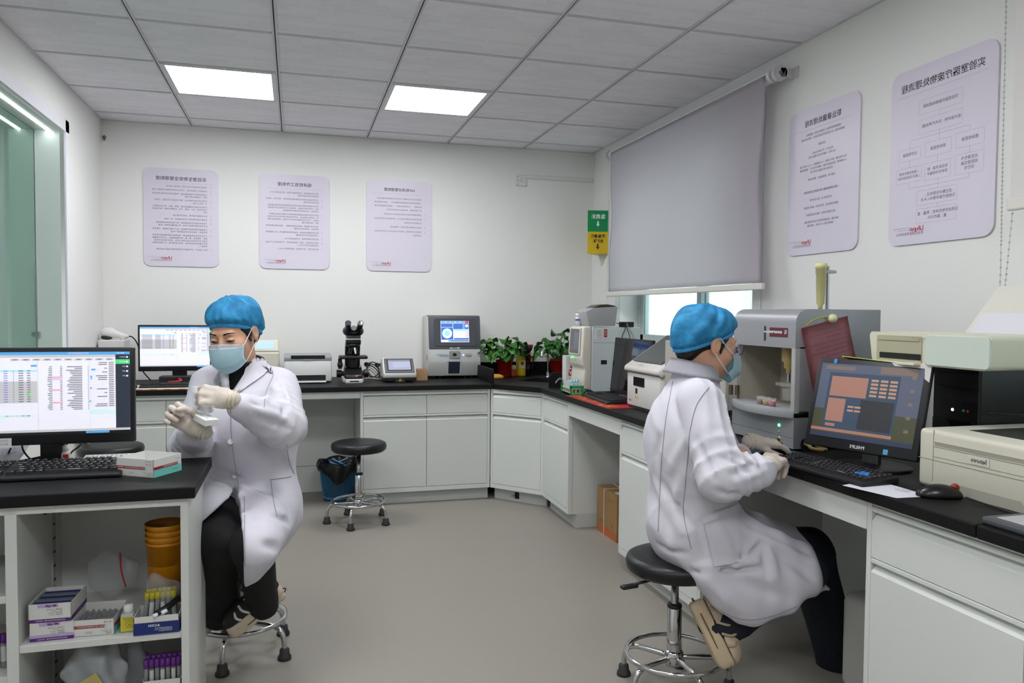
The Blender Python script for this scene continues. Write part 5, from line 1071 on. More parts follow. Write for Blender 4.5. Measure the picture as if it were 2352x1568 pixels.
q.build('loaded_paper', mat('paper_white', 'd4d4dc', .7), T, True)
T = thing('wifi_router', 'black router with stick antennas behind the beige laser printer', 'router', (3.47, -2.03, Z))
B().box((3.43, -2.2, Z), (3.55, -1.965, Z + .03), .006).build('case', M_blk, T, True)
for p0, p1 in (((3.45, -1.985, .80), (3.42, -1.905, 1.11)), ((3.50, -2.03, .80), (3.47, -1.965, 1.09)), ((3.50, -2.15, .80), (3.50, -2.16, 1.02))):
    q = B(); q.tube([p0, p1], [.008, .0065], n=8); q.build('antenna', M_blk, T, True)
for k, (pts, lb) in enumerate((([(3.44, -1.98, 1.14), (3.5, -2.04, 1.16), (3.54, -2.12, 1.10), (3.55, -2.3, 1.05)], 'dropping from the inkjet printer to the wall'), ([(3.25, -1.97, .99), (3.35, -2.02, .985), (3.45, -2.05, .98), (3.5, -2.2, .965), (3.5, -2.35, .965)], 'draped over the beige laser printer'), ([(3.44, -1.96, .84), (3.47, -1.98, .95), (3.5, -2.0, .99), (3.52, -2.06, .95), (3.48, -2.1, .97)], 'curled beside the antennas'))):
    cable('black_cable', 'black cable ' + lb, pts, .004 if k else .005)
T = thing('card_reader', 'flat grey card reader on the worktop edge before the beige laser printer', 'reader', (2.93, -2.44, Z))
B().box((2.83, -2.56, Z), (2.99, -2.345, Z + .018), .006).build('case', mat('reader_slate', '4a4d50', .4), T, True); B().box((2.85, -2.54, Z + .0175), (2.97, -2.37, Z + .020), .002).build('top_pad', mat('reader_pale', 'a9abac', .35), T, True)
# ------------------------------------------------------------------ on the island desk
DZ = CT1
T, X = monitor('black monitor with dark side menu on the white shelf desk', (.566, -1.205, DZ), 0, .502, .288, .226, 'black monitors', bezel=(.013, .03), screen=lis_screen, stand_y=.085, neck_w=.03)
q = B(); q.box((.316, -1.216, .868), (.487, -1.2125, .895)); o = q.build('sticky_note', mat('note_white', 'd4d6d2', .7), T, True)
text('note_writing', [('Ycwow门诊', .48, .889, .008, 'LEFT', 0), ('@Lichu', .48, .879, .008, 'LEFT', 0)], frame((0, -1.2163, 0), (1, 0, 0), (0, 0, 1)), M_ink2, T, True)
keyboard('black keyboard on the white shelf desk before the monitor with dark menu', (.575, -1.262, DZ + .002), 0, .45, .15, True, tilt=.13)
T = thing('dropper_bottle', 'small white dropper bottle beside the monitor foot on the shelf desk', 'bottle', (.600, -1.115, DZ + .010))
q = B(); q.lathe([(0, 0), (.014, 0), (.0155, .003), (.0155, .030), (.011, .035), (0, .035)], n=20); q.build('bottle_body', mat('bottle_white', 'dcdcd8', .35), T)
q = B(); q.lathe([(0, .034), (.0105, .034), (.0105, .052), (.005, .055), (.0045, .063), (0, .064)], n=18); q.build('cap', mat('bottle_cap', 'e0e0dc', .3), T)
q = B(); q.box((-.002, -.0158, .015), (.013, -.009, .027), .001); q.build('red_label', MATS['logo_red'], T)
T = thing('well_plate', 'white multi-well plate leaning between monitor foot and open test box', 'plate', (.735, -1.13, DZ + .008), 0)
X = Matrix.Rotation(.16, 4, 'X')
q = B(); q.M = X; q.box((-.085, -.05, 0), (.085, .05, .010), .002); q.build('plate_body', mat('plate_white', 'd9d9d4', .4), T)
q = B(); q.M = X
for i in range(12):
    for j in range(7): q.lathe([(.0052, .0102), (.0052, .0108), (.004, .0108), (.004, .0103), (0, .0103)], c=(-.075 + i * .0136, -.042 + j * .014, 0), n=8)
tag(q.build('wells', mat('well_grey', 'bdbdb8', .5), T), kind='stuff')
M_box = mat('box_white', 'd8d8d4', .5); M_teal = mat('box_teal', '74c8bc', .5); M_crim = mat('box_crimson', '9c1c26', .5); M_pur = mat('box_purple', '5a2478', .5); M_lil = mat('box_lilac', 'b9a4cc', .5); M_navy = mat('box_navy', '1c2f72', .45)
def open_box(T, w, d, h, t=.002, m=None, ragged=0, rnd=None):
    R_ = random.Random(2)
    for nm, a, c in (('wall', (-w / 2, -d / 2, 0), (w / 2, -d / 2 + t, h)), ('wall', (-w / 2, d / 2 - t, 0), (w / 2, d / 2, h + ragged)), ('wall', (-w / 2, -d / 2, 0), (-w / 2 + t, d / 2, h)), ('wall', (w / 2 - t, -d / 2, 0), (w / 2, d / 2, h)), ('bottom', (-w / 2, -d / 2, 0), (w / 2, d / 2, t))):
        B().box(a, c).build('box_' + nm, m or M_box, T)
def flu_print(T, w, d, h):
    F = frame((0, -d / 2 - .0003, 0), (1, 0, 0), (0, 0, 1)); S_ = frame((w / 2 + .0003, 0, 0), (0, 1, 0), (0, 0, 1))
    rects([(-w / 2, .022, w * .30, .030, 0, 1)], F, .0003).build('red_band', [M_crim], T)
    rects([(-d / 2, 0, d / 2, .022, 1, 1), (-d / 2, .022, d * .36, .030, 0, 2)], S_, .0003).build('side_print', [M_crim, M_teal], T)
    text('front_print', [('Flu A+B', w * .44, .037, .006, 'LEFT', 1), ('甲型/乙型流感病毒抗原检测试剂（胶体金法）', w * .26, .026, .0048, 'LEFT', 0, 1.0), ('流感病毒检测', w * .45, .045, .0036, 'LEFT', 2), ('批号', w * .44, .014, .0035, 'LEFT', 2), ('生产日期', w * .44, .010, .0035, 'LEFT', 2), ('有效期至', w * .44, .006, .0035, 'LEFT', 2), ('20241108', w * .32, .014, .0035, 'LEFT', 2), ('2024.11', w * .32, .010, .0035, 'LEFT', 2), ('25人份/盒', -w * .02, .012, .0035, 'LEFT', 2), ('贮存 4-30℃', -w * .02, .008, .0035, 'LEFT', 2)], F @ Matrix.Translation((0, 0, .0007)), [M_signw, M_red, M_ink2], T)
    text('side_text', [('甲型/乙型流感病毒抗原检测', d * .34, .026, .005, 'LEFT', 0), ('Flu A+B', d * .42, .040, .005, 'LEFT', 1), ('江苏医药诊断有限公司', d * .40, .012, .0034, 'LEFT', 2)], S_ @ Matrix.Translation((0, 0, .001)), [M_signw, M_red, M_ink2], T)
    q = B(); q.M = F; q.lathe([(0, .0008), (.004, .0008)], c=(w * .30, .026, 0), n=14); q.build('band_dot', mat('dot_pale', 'b8ccd4', .4), T)
T = thing('test_kit_box', 'open white test box with red band and teal side on the desk top', 'box', (.868, -1.285, DZ), math.radians(-31), 'white test boxes with red band')
open_box(T, .130, .118, .052); flu_print(T, .130, .118, .052)
T = thing('paper_stack', 'curling printed sheets at the end of the shelf desk beside the monitor', 'paper', (.38, -1.12, DZ))
for k in range(3):
    q = B(); q.grid(lambda u, v: (.30 + .17 * u + .02 * v + .004 * k, -1.20 + .13 * v, DZ + .003 + k * .003 + .055 * v * v + .012 * u * u), 8, 8, thick=.0005); q.build('sheet', mat('paper_white', 'd4d4dc', .7), T, True)
text('sheet_print', [(s, .08 - .02 * (i % 2), .03 - i * .012, .010, 'LEFT', 0) for i, s in enumerate(('检验报告单 记录', '血常规 12 份 已发', '尿常规 8 份 待审'))], Matrix.Translation((.40, -1.155, DZ + .034)) @ Matrix.Rotation(.42, 4, 'X') @ Matrix.Rotation(.35, 4, 'Z'), M_ink2, T, True)
for k, (pts, lb) in enumerate((([(.60, -1.19, .90), (.60, -1.10, .85), (.53, -1.08, .815), (.44, -1.08, .80), (.37, -1.09, .796)], 'tied in a bundle behind the front monitor'), ([(.61, -1.185, .89), (.585, -1.09, .84), (.52, -1.075, .81), (.42, -1.078, .80), (.34, -1.09, .80)], 'running in the bundle beside the monitor neck'), ([(.472, -1.19, .88), (.455, -1.12, .85), (.43, -1.10, .82), (.40, -1.12, .80)], 'dropping straight from the front monitor'), ([(.505, -1.185, .88), (.49, -1.12, .84), (.52, -1.13, .81), (.57, -1.15, .803)], 'curving over the monitor foot'), ([(.655, -1.18, .88), (.64, -1.10, .85), (.615, -1.085, .83), (.605, -1.10, .815)], 'looping behind the dropper bottle'))):
    cable('monitor_cable', 'black cable ' + lb, pts, .0045 if k < 2 else .0028)
# ------------------------------------------------------------------ inside the shelf desk
SZ = .383
def mp_box(label, loc, rz, full):
    T = thing('test_kit_box', label, 'box', loc, rz, 'white and purple test boxes'); w, d, h = .104, .135, .05
    if full: B().box((-w / 2, -d / 2, 0), (w / 2, d / 2, h), .001).build('box_body', M_box, T)
    else:
        open_box(T, w, d, h)
        for k in range(5): B().box((-w / 2 + .006, -d / 2 + .012 + k * .021, .006), (w / 2 - .006, -d / 2 + .028 + k * .021, h - .004 + .002 * (k % 2)), .001).build('foil_pouch', mat('pouch_grey', '6a7078', .4) if k % 2 else M_navy, T)
    F = frame((0, -d / 2 - .0004, 0), (1, 0, 0), (0, 0, 1)); S_ = frame((w / 2 + .0004, 0, 0), (0, 1, 0), (0, 0, 1))
    r_ = [(-w / 2, 0, w / 2, .009, 0, 1), (-w * .28, h - .010, w * .20, h - .001, 1, 1)] + ([(-w / 2, .009, w / 2, .017, 1, 1)] if full else [])
    rects(r_, F, .0003).build('purple_print', [M_pur, M_lil], T)
    rects([(-d / 2, 0, d / 2, .012, 0, 1)], S_, .0003).build('side_band', [M_pur], T)
    it = [('MP-IgM', w * .16, h - .006, .0085, 'LEFT', 1, 1, .0002), ('肺炎支原体抗体检测试剂盒（胶体金法）', w * .36, .0045, .0042, 'LEFT', 0)] + [(s, w * .30, .034 - i * .005, .0042, 'LEFT', 2) for i, s in enumerate(('产品规格：20人份/盒', '批号：20240912', '有效期至：2026.03', '贮存条件：4-30℃'))]
    text('box_print', it, F @ Matrix.Translation((0, 0, .0008)), [M_signw, M_pur, M_ink2], T)
mp_box('closed white and purple test box at the bottom of the stack in the shelf', (.652, -1.398, SZ), .02, True)
mp_box('open white and purple test box of foil pouches on top of the stack', (.653, -1.400, SZ + .0508), -.04, False)
T = thing('test_kit_box', 'torn open white test box with red band on the shelf', 'box', (.757, -1.405, SZ), -.06, 'white test boxes with red band')
open_box(T, .106, .118, .045, ragged=.008); flu_print(T, .106, .118, .045)
q = B(); q.grid(lambda u, v: (-.048 + .096 * u, -.05 + .1 * v, .03 + .006 * math.sin(u * 23) * math.sin(v * 19) + .004 * math.sin(u * 41 + v * 13)), 24, 20); q.build('plastic_bags', mat('bag_clear_grey', '8b8f90', .25, alpha=.8), T, smooth=True)
T = thing('reagent_bottle', 'small clear bottle with yellow label between two boxes on the shelf', 'bottle', (.838, -1.445, SZ))
q = B(); q.box((-.0175, -.0175, 0), (.0175, .0175, .052), .005); q.build('bottle_body', mat('bottle_clear', 'b4bcc0', .25), T, smooth=40)
q = B(); q.lathe([(0, .05), (.011, .05), (.0125, .058), (.0125, .073), (0, .074)], n=20); q.build('cap', mat('bottle_cap', 'e0e0dc', .3), T)
q = B(); q.box((-.0165, -.018, .004), (.0165, -.0172, .044)); q.build('yellow_label', mat('label_yellow', 'cfc03a', .5), T)
text('label_print', [(s, .0145, .039 - i * .006, .0042, 'LEFT', 0) for i, s in enumerate(('稀释液专用瓶', '样本稀释液', '批号 240816', '有效期 1年', '医用诊断'))], frame((0, -.0181, 0), (1, 0, 0), (0, 0, 1)), M_ink, T)
T = thing('tube_box', 'open navy and white box of yellow-capped tubes at the shelf edge', 'box', (.917, -1.446, SZ), 0)
open_box(T, .116, .092, .050); rects([(-.058, 0, .058, .033, 0, 1), (-.058, .033, .058, .034, 1, 2)], frame((0, -.0464, 0), (1, 0, 0), (0, 0, 1)), .0003).build('navy_print', [M_navy, mat('gold_line', 'a08c50', .4)], T)
rects([(-.046, 0, .046, .033, 0, 1)], frame((.0584, 0, 0), (0, 1, 0), (0, 0, 1)), .0003).build('side_navy', [M_navy], T)
text('box_print', [('ACON', -.006, .024, .0095, 'CENTER', 0, 1.05, .0003)] + [(s, .04, .016 - i * .004, .0034, 'LEFT', 0) for i, s in enumerate(('人绒毛膜促性腺激素检测试纸', '医疗器械注册证编号 20182400', '杭州生物技术有限公司'))], frame((0, -.0470, 0), (1, 0, 0), (0, 0, 1)), M_signw, T)
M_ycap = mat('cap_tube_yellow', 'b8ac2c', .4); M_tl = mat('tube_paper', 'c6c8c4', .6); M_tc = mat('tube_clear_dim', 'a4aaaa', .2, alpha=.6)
for i in range(6):
    for j in range(2):
        tube('yellow-capped tube standing in the navy and white box', (.875 + i * .016, -1.432 + j * .02, SZ + .004), .078 + .004 * ((i * 3 + j) % 3), .0062, M_tc, M_ycap, 'yellow-capped tubes', tilt=Matrix.Rotation(.1 - .03 * i, 4, 'Y') @ Matrix.Rotation(-.12, 4, 'X'), cap_h=.012, label_m=M_tl if (i + j) % 2 else None)
q = B(); q.tube([(.918, -1.492, SZ + .056), (.94, -1.47, SZ + .062), (.968, -1.445, SZ + .078)], .009, n=10); T = thing('finger_pricker', 'black pen shaped lancet device lying across the yellow-capped tubes', 'pen', (.94, -1.47, SZ + .05)); q.build('barrel', M_blk, T, True)
for p in ((.910, -1.500, SZ + .052), (.930, -1.494, SZ + .057)): q = B(); q.tube([p, (p[0] + .012, p[1] + .010, p[2] + .003)], .0055, n=10); q.build('white_tip', M_signw, T, True)
M_buck = mat('bucket_amber', 'b8780c', .4)
for k in range(4):
    o = B(); zt = .600 + .017 * k; o.lathe([(.046, SZ + .18 + .017 * k), (.052, zt - .01), (.056, zt), (.0535, zt), (.049, zt - .012), (.044, SZ + .182 + .017 * k)] if k else [(0, SZ), (.042, SZ), (.052, zt - .01), (.056, zt), (.0535, zt), (.04, SZ + .004), (0, SZ + .004)], c=(.918, -1.335, 0), n=32)
    tag(o.build('sharps_bucket', M_buck), ('amber plastic tub at the bottom of the nested stack' if not k else 'amber plastic tub second in the nested stack' if k == 1 else 'amber plastic tub third in the nested stack' if k == 2 else 'amber plastic tub at the open top of the nested stack') + ' behind the tubes', 'tub', 'nested amber tubs')
text('bucket_print', [('医用利器盒', 0, .012, .011, 'CENTER', 0), ('DANGER 损伤性废物', 0, 0, .007, 'CENTER', 0)], frame((.905, -1.3885, SZ + .085), (1, -.05, 0), (0, .05, 1)), mat('print_brown', '5a3c10', .6), bpy.data.objects['sharps_bucket'], True)
M_bag = mat('bag_film', 'c6cacb', .2, alpha=.22, spec=.6)
def bag(name, label, c, r, seed, m=M_bag, h=.006):
    def f(X_, Y_, Z_): return ell((X_, Y_, Z_), (0, 0, 0), r) + .010 * np.sin(X_ * 70 + seed) * np.sin(Z_ * 55 + seed * 2) + .006 * np.sin(Y_ * 90 + X_ * 60)
    R3 = [a + .02 for a in r]; o = link(name, netmesh(name, f, [-a for a in R3], R3, h), m); o.location = c; tag(o, label, 'bag'); return o
bag('plastic_bag', 'clear empty plastic bag with red seal behind the torn test box', (.745, -1.20, SZ + .085), (.075, .025, .075), 1)
q = B(); q.tube([(.775, -1.228, SZ + .155), (.778, -1.228, SZ + .10), (.79, -1.23, SZ + .05)], .002, smooth_pts=4); tag(q.build('bag_seal', MATS['logo_red']), 'thin red seal strip of clear bag behind the torn test box', 'seal')
bag('plastic_bag', 'clear zip bag over the yellow-capped tubes', (.925, -1.405, SZ + .085), (.052, .02, .05), 4)
LZ = .09
bag('plastic_bag', 'grey plastic bag with yellow paper label on the bottom shelf', (.742, -1.40, LZ + .125), (.085, .045, .125), 7, mat('bag_grey', 'a4a8aa', .3, alpha=.75))
q = B(); q.M = Matrix.Translation((.735, -1.452, LZ + .15)) @ Matrix.Rotation(-.5, 4, 'Y'); q.box((-.035, 0, -.02), (.035, .001, .02)); tag(q.build('bag_tag', mat('tag_yellow', 'b4a868', .6)), 'yellowed paper label stuck on the grey plastic bag', 'label')
bag('plastic_bag', 'dim clear bag between the grey bag and the purple-capped tubes', (.858, -1.41, LZ + .13), (.03, .04, .13), 9, mat('bag_dim', '7c7f84', .3, alpha=.5))
T = thing('tube_tray', 'white box holding purple-capped tubes on the bottom shelf', 'box', (.925, -1.41, LZ)); open_box(T, .10, .11, .15)
for i in range(7):
    for j in range(2): tube('purple-capped tube standing in the white box on the bottom shelf', (.882 + i * .0142, -1.448 + j * .03, LZ + .125), .062, .0058, M_tc, M_pur, 'purple-capped tubes', cap_h=.018, label_m=M_tl if (i + j) % 2 else None)
q = B(); q.box((.88, -1.45, LZ + .215), (.975, -1.36, LZ + .245), .004); tag(q.build('small_carton', mat('carton_dull', '9a968c', .6)), 'dull white carton lying over the purple-capped tubes', 'box') if False else q.bm.free()
for i in range(3):
    tube('purple-capped tube standing in the far compartment of the shelf desk', (.515 + i * .014, -1.43, .307), .075, .006, M_tc, M_pur, 'purple-capped tubes', cap_h=.018, label_m=M_tl)
# ------------------------------------------------------------------ floor
T = thing('waste_bin', 'blue mesh waste bin lined with a black bag under the back bench', 'bin', (1.565, 1.545, 0))
BR = lambda z: .098 + .027 * z / .25
q = B(); q.lathe([(0, .004), (.096, .004), (.098, .0), (BR(.03), .03), (BR(.03) - .004, .03), (.09, .008), (0, .008)], n=32); q.build('bin_base', mat('bin_blue', '3a7aa4', .4), T); q = B(); q.lathe([(BR(.235), .235), (BR(.25) + .004, .25), (BR(.25), .256), (BR(.25) - .006, .25), (BR(.235) - .004, .235)], n=32); q.build('bin_rim', MATS['bin_blue'], T)
q = B(); n = 64
for i in range(n):
    a = 2 * PI * i / n; q.tube([(BR(z) * math.cos(a), BR(z) * math.sin(a), z) for z in (.028, .24)], .0018, n=4, cap=False)
for k in range(22):
    z = .03 + k * .0098; q.tube([(BR(z) * math.cos(2 * PI * i / 32), BR(z) * math.sin(2 * PI * i / 32), z) for i in range(32)], .0016, n=4, closed=True)
tag(q.build('mesh_wall', MATS['bin_blue'], T), kind='stuff')
def bagw(u, v):
    a = u * 2 * PI; z = .03 + .24 * v if v < .5 else 0
    if v < .55: r = BR(.25 * v / .55) - .006; z = .01 + .26 * v / .55
    else:
        t = (v - .55) / .45; r = .128 + .012 * math.sin(t * PI) + .006 * math.sin(a * 7 + 1) ; z = .27 - t * (.075 + .045 * max(0, math.cos(a + 1.7)) ** 3 + .02 * math.sin(a * 3))
    return ((r + .004 * math.sin(a * 11 + v * 9)) * math.cos(a), (r + .004 * math.sin(a * 11 + v * 9)) * math.sin(a), z + .006 * math.sin(a * 5))
q = B(); q.grid(bagw, 72, 22, closed_u=True); q.build('bin_bag', mat('bag_black', '0f0f11', .35, spec=.5), T, smooth=True)
for k, (x, y, a, c) in enumerate(((1.545, 1.50, .5, 'white and blue packet'), (1.60, 1.52, -.4, 'blue packet'))):
    q = B(); q.M = Matrix.Translation((x, y, .235)) @ Matrix.Rotation(a, 4, 'Y') @ Matrix.Rotation(.4, 4, 'X'); q.box((-.045, -.004, -.03), (.045, .004, .04)); q.mi = 1; q.box((-.046, -.0045, .018), (.046, .0045, .036)); tag(q.build('waste_packet', [M_box, mat('packet_blue', '1f5cb4', .5)]), c + ' thrown in the lined waste bin', 'packet')
T = thing('carton', 'brown carton bound with white strapping under the window bench', 'box', (3.11, .28, 0))
B().box((3.0, .135, 0), (3.22, .425, .262), .002).build('carton_body', mat('kraft_brown', '9a764c', .7, var=(16, .1)), T, True)
F = frame((2.9993, .28, 0), (0, -1, 0), (0, 0, 1))
rects([(-.145, 0, .145, .045, 0, 1)], F, .0004).build('orange_stripe', [mat('stripe_orange', 'c05a22', .6, var=(9, .3, '9a6a3c'))], T, True)
for a, c in (((-.038, 0), (-.030, .264)),): rects([(a[0], a[1], c[0], c[1], 0, 2)], F, .0008).build('strap', [mat('strap_white', 'd6d6d2', .4)], T, True)
B().box((2.999, .31, .262), (3.22, .318, .2635)).build('strap', MATS['strap_white'], T, True); B().box((3.10, .135, .262), (3.108, .425, .2636)).build('strap', MATS['strap_white'], T, True)
B().box((3.02, .17, .262), (3.06, .22, .2632)).build('carton_label', MATS['paper_white'], T, True)
text('carton_print', [('↑  ☂  ♻', .06, .215, .02, 'CENTER', 0), ('eg', .085, .08, .026, 'CENTER', 0), ('24kg', -.075, .075, .018, 'CENTER', 0), ('lenovo', .09, .06, .009, 'CENTER', 0)], F @ Matrix.Translation((0, 0, .001)), mat('print_dark_brown', '5a4024', .7), T, True)
T = thing('reagent_carboy', 'white square carboy in the dark knee space under the window bench', 'canister', (3.20, -1.70, 0))
B().box((3.09, -1.86, 0), (3.32, -1.56, .33), .03, 3).build('carboy_body', mat('carboy_white', 'c2c2be', .45), T, True, smooth=50)
q = B(); q.lathe([(.02, .328), (.025, .33), (.025, .36), (0, .362)], c=(3.2, -1.64, 0), n=20); q.build('carboy_cap', mat('cap_violet', '5c5a86', .5), T, True)
rects([(-.03, .18, .08, .25, 0, 1), (.04, .23, .075, .245, 1, 2)], frame((3.0895, -1.71, 0), (0, -1, 0), (0, 0, 1)), .0005).build('carboy_label', [MATS['sticker_white'], MATS['cap_violet']], T, True)
cable('waste_hose', 'yellow waste hose hanging in the knee space beside the carboy', [(3.30, -1.60, .75), (3.29, -1.605, .60), (3.28, -1.61, .5), (3.24, -1.63, .40), (3.21, -1.64, .362)], .005, mat('hose_yellow', 'b09a60', .4), 'hose')
q = B()
for i in range(5):
    for j in range(4): q.lathe([(0, .0006), (.004, .0006)], M=frame((2.93 + i * .022 + .011 * (j % 2), -1.9715, .25 + j * .025), (1, 0, 0), (0, 0, 1)), n=8)
o = q.build('vent_holes', M_shadow, bpy.data.objects['base_cabinet.005'], True); tag(o, kind='stuff')
# ------------------------------------------------------------------ people
from mathutils.bvhtree import BVHTree
M_skin = mat('skin', 'cf9f84', .5, spec=.35, sss=.08); M_hair = mat('hair_black', '17110f', .45); M_lab = mat('lab_coat', 'cdcbd4', .8, spec=.2, bump=(260, .05)); M_shirt = mat('shirt_black', '0f0f11', .8)
M_cap = mat('cap_blue', '2f8cbc', .6, spec=.3, var=(26, .4, '1f6a98'), bump=(70, .25)); M_capb = mat('cap_band', '2d8cc8', .55, bump=(120, .2)); M_mask = mat('mask_blue', 'c8e8f0', .75, bump=(200, .08)); M_maskw = mat('mask_white', 'd8dce2', .75); M_glove = mat('glove_latex', 'cbbfb4', .5, spec=.4, bump=(90, .15)); M_strap = mat('strap_elastic', 'e0e0e4', .6)
def ridge(t, p=.6): return 1 - np.abs(np.sin(t)) ** p
def wrinkle(P, s=1.0, ph=0.0):
    x, y, z = P
    a = np.sin(9 * x + 7 * y + 12 * z + ph + 1.6 * np.sin(8 * z - 5 * x + ph))
    m1 = np.clip(.35 + .9 * np.sin(7 * x + 5 * z + ph) * np.sin(6 * y - 7 * z + 2 * ph), 0, 1); m2 = np.clip(.3 + .9 * np.sin(8 * y + 6 * z - ph) * np.sin(7 * x + 9 * z + ph), 0, 1)
    f1 = ridge(14 * x + 11 * y + 9 * z + 1.8 * np.sin(6 * z + 5 * y + ph), .45); f2 = ridge(12 * x - 15 * y + 17 * z + 1.5 * np.sin(7 * x - 5 * z + ph), .45)
    return s * (.003 * a - .008 * m1 * f1 - .007 * m2 * f2 + .002)
def limbfold(P, a, b, t0, wd, amp, freq, ph=0):
    t = seg_t(P, a, b); return -amp * 1.5 * np.exp(-((t - t0) / wd) ** 2) * ridge(.5 * freq * t + ph + 7 * (P[0] - P[1]) + 2 * np.sin(9 * P[2]), .5)
def foldfield(P, segs):
    f = 0
    for a, b_, w_, amp in segs:
        a = np.array(a, np.float32); d = np.array(b_, np.float32) - a; L = float(d @ d) + 1e-9
        x = [P[i] - a[i] for i in range(3)]; t = np.clip((x[0] * d[0] + x[1] * d[1] + x[2] * d[2]) / L, 0, 1)
        r2 = (x[0] - t * d[0]) ** 2 + (x[1] - t * d[1]) ** 2 + (x[2] - t * d[2]) ** 2
        f = f - 1.6 * amp * np.exp(-r2 / (w_ * w_)) * (.35 + .65 * np.sin(np.clip(t, .02, .98) * PI))
    return f
def place_folds(base, lo, hi, px):
    o = bpy.data.objects.new('tmp', netmesh('tmp', base, lo, hi, .013)); k = Cloth(o); out = []
    for a, b_, w_, amp in px:
        A = k.hit(*a, 0); C = k.hit(*b_, 0); out.append((A, C, w_, amp))
    me = o.data; bpy.data.objects.remove(o); bpy.data.meshes.remove(me); return out
def bounds(pts, m):
    A = np.array([tuple(p) for p in pts]); return A.min(0) - m, A.max(0) + m
def headframe(c, fwd, roll=0):
    f = Vector(fwd).normalized(); r = f.cross(V(0, 0, 1)).normalized(); u = r.cross(f)
    m = Matrix((r, f, u)).transposed().to_4x4() @ Matrix.Rotation(roll, 4, 'Y') @ Matrix.Scale(.95, 4); m.translation = Vector(c); return m
CAPN = V(0, -.456, .89); CAPP = V(0, .095, .056)
def head_sdf(P, neck=True):
    d = sal(.03, ell(P, (0, -.015, .04), (.073, .094, .082)), ell(P, (0, .030, -.028), (.060, .064, .082)))
    d = smin(d, rc(P, (0, .03, -.065), (0, .062, -.094), .042, .022), .025)
    d = sal(.018, d, ell(P, (.040, .055, -.030), (.026, .028, .026)), ell(P, (-.040, .055, -.030), (.026, .028, .026)))
    d = smin(d, rc(P, (-.034, .080, .020), (.034, .080, .020), .009, .009), .014)
    for s in (-1, 1):
        d = smax(d, -ell(P, (s * .031, .100, .000), (.019, .013, .012)), .012); d = smin(d, ell(P, (s * .031, .081, -.001), (.014, .0125, .0115)), .004)
    d = smin(d, rc(P, (0, .090, .004), (0, .108, -.034), .0075, .0115), .009)
    for s in (-1, 1):
        e = smax(ell(P, (s * .078, -.010, -.006), (.010, .019, .031)), -ell(P, (s * .087, -.006, -.002), (.007, .010, .017)), .004); d = smin(d, e, .006)
    if neck: d = smin(d, rc(P, (0, -.022, -.05), (0, -.045, -.16), .049, .053), .03)
    return d
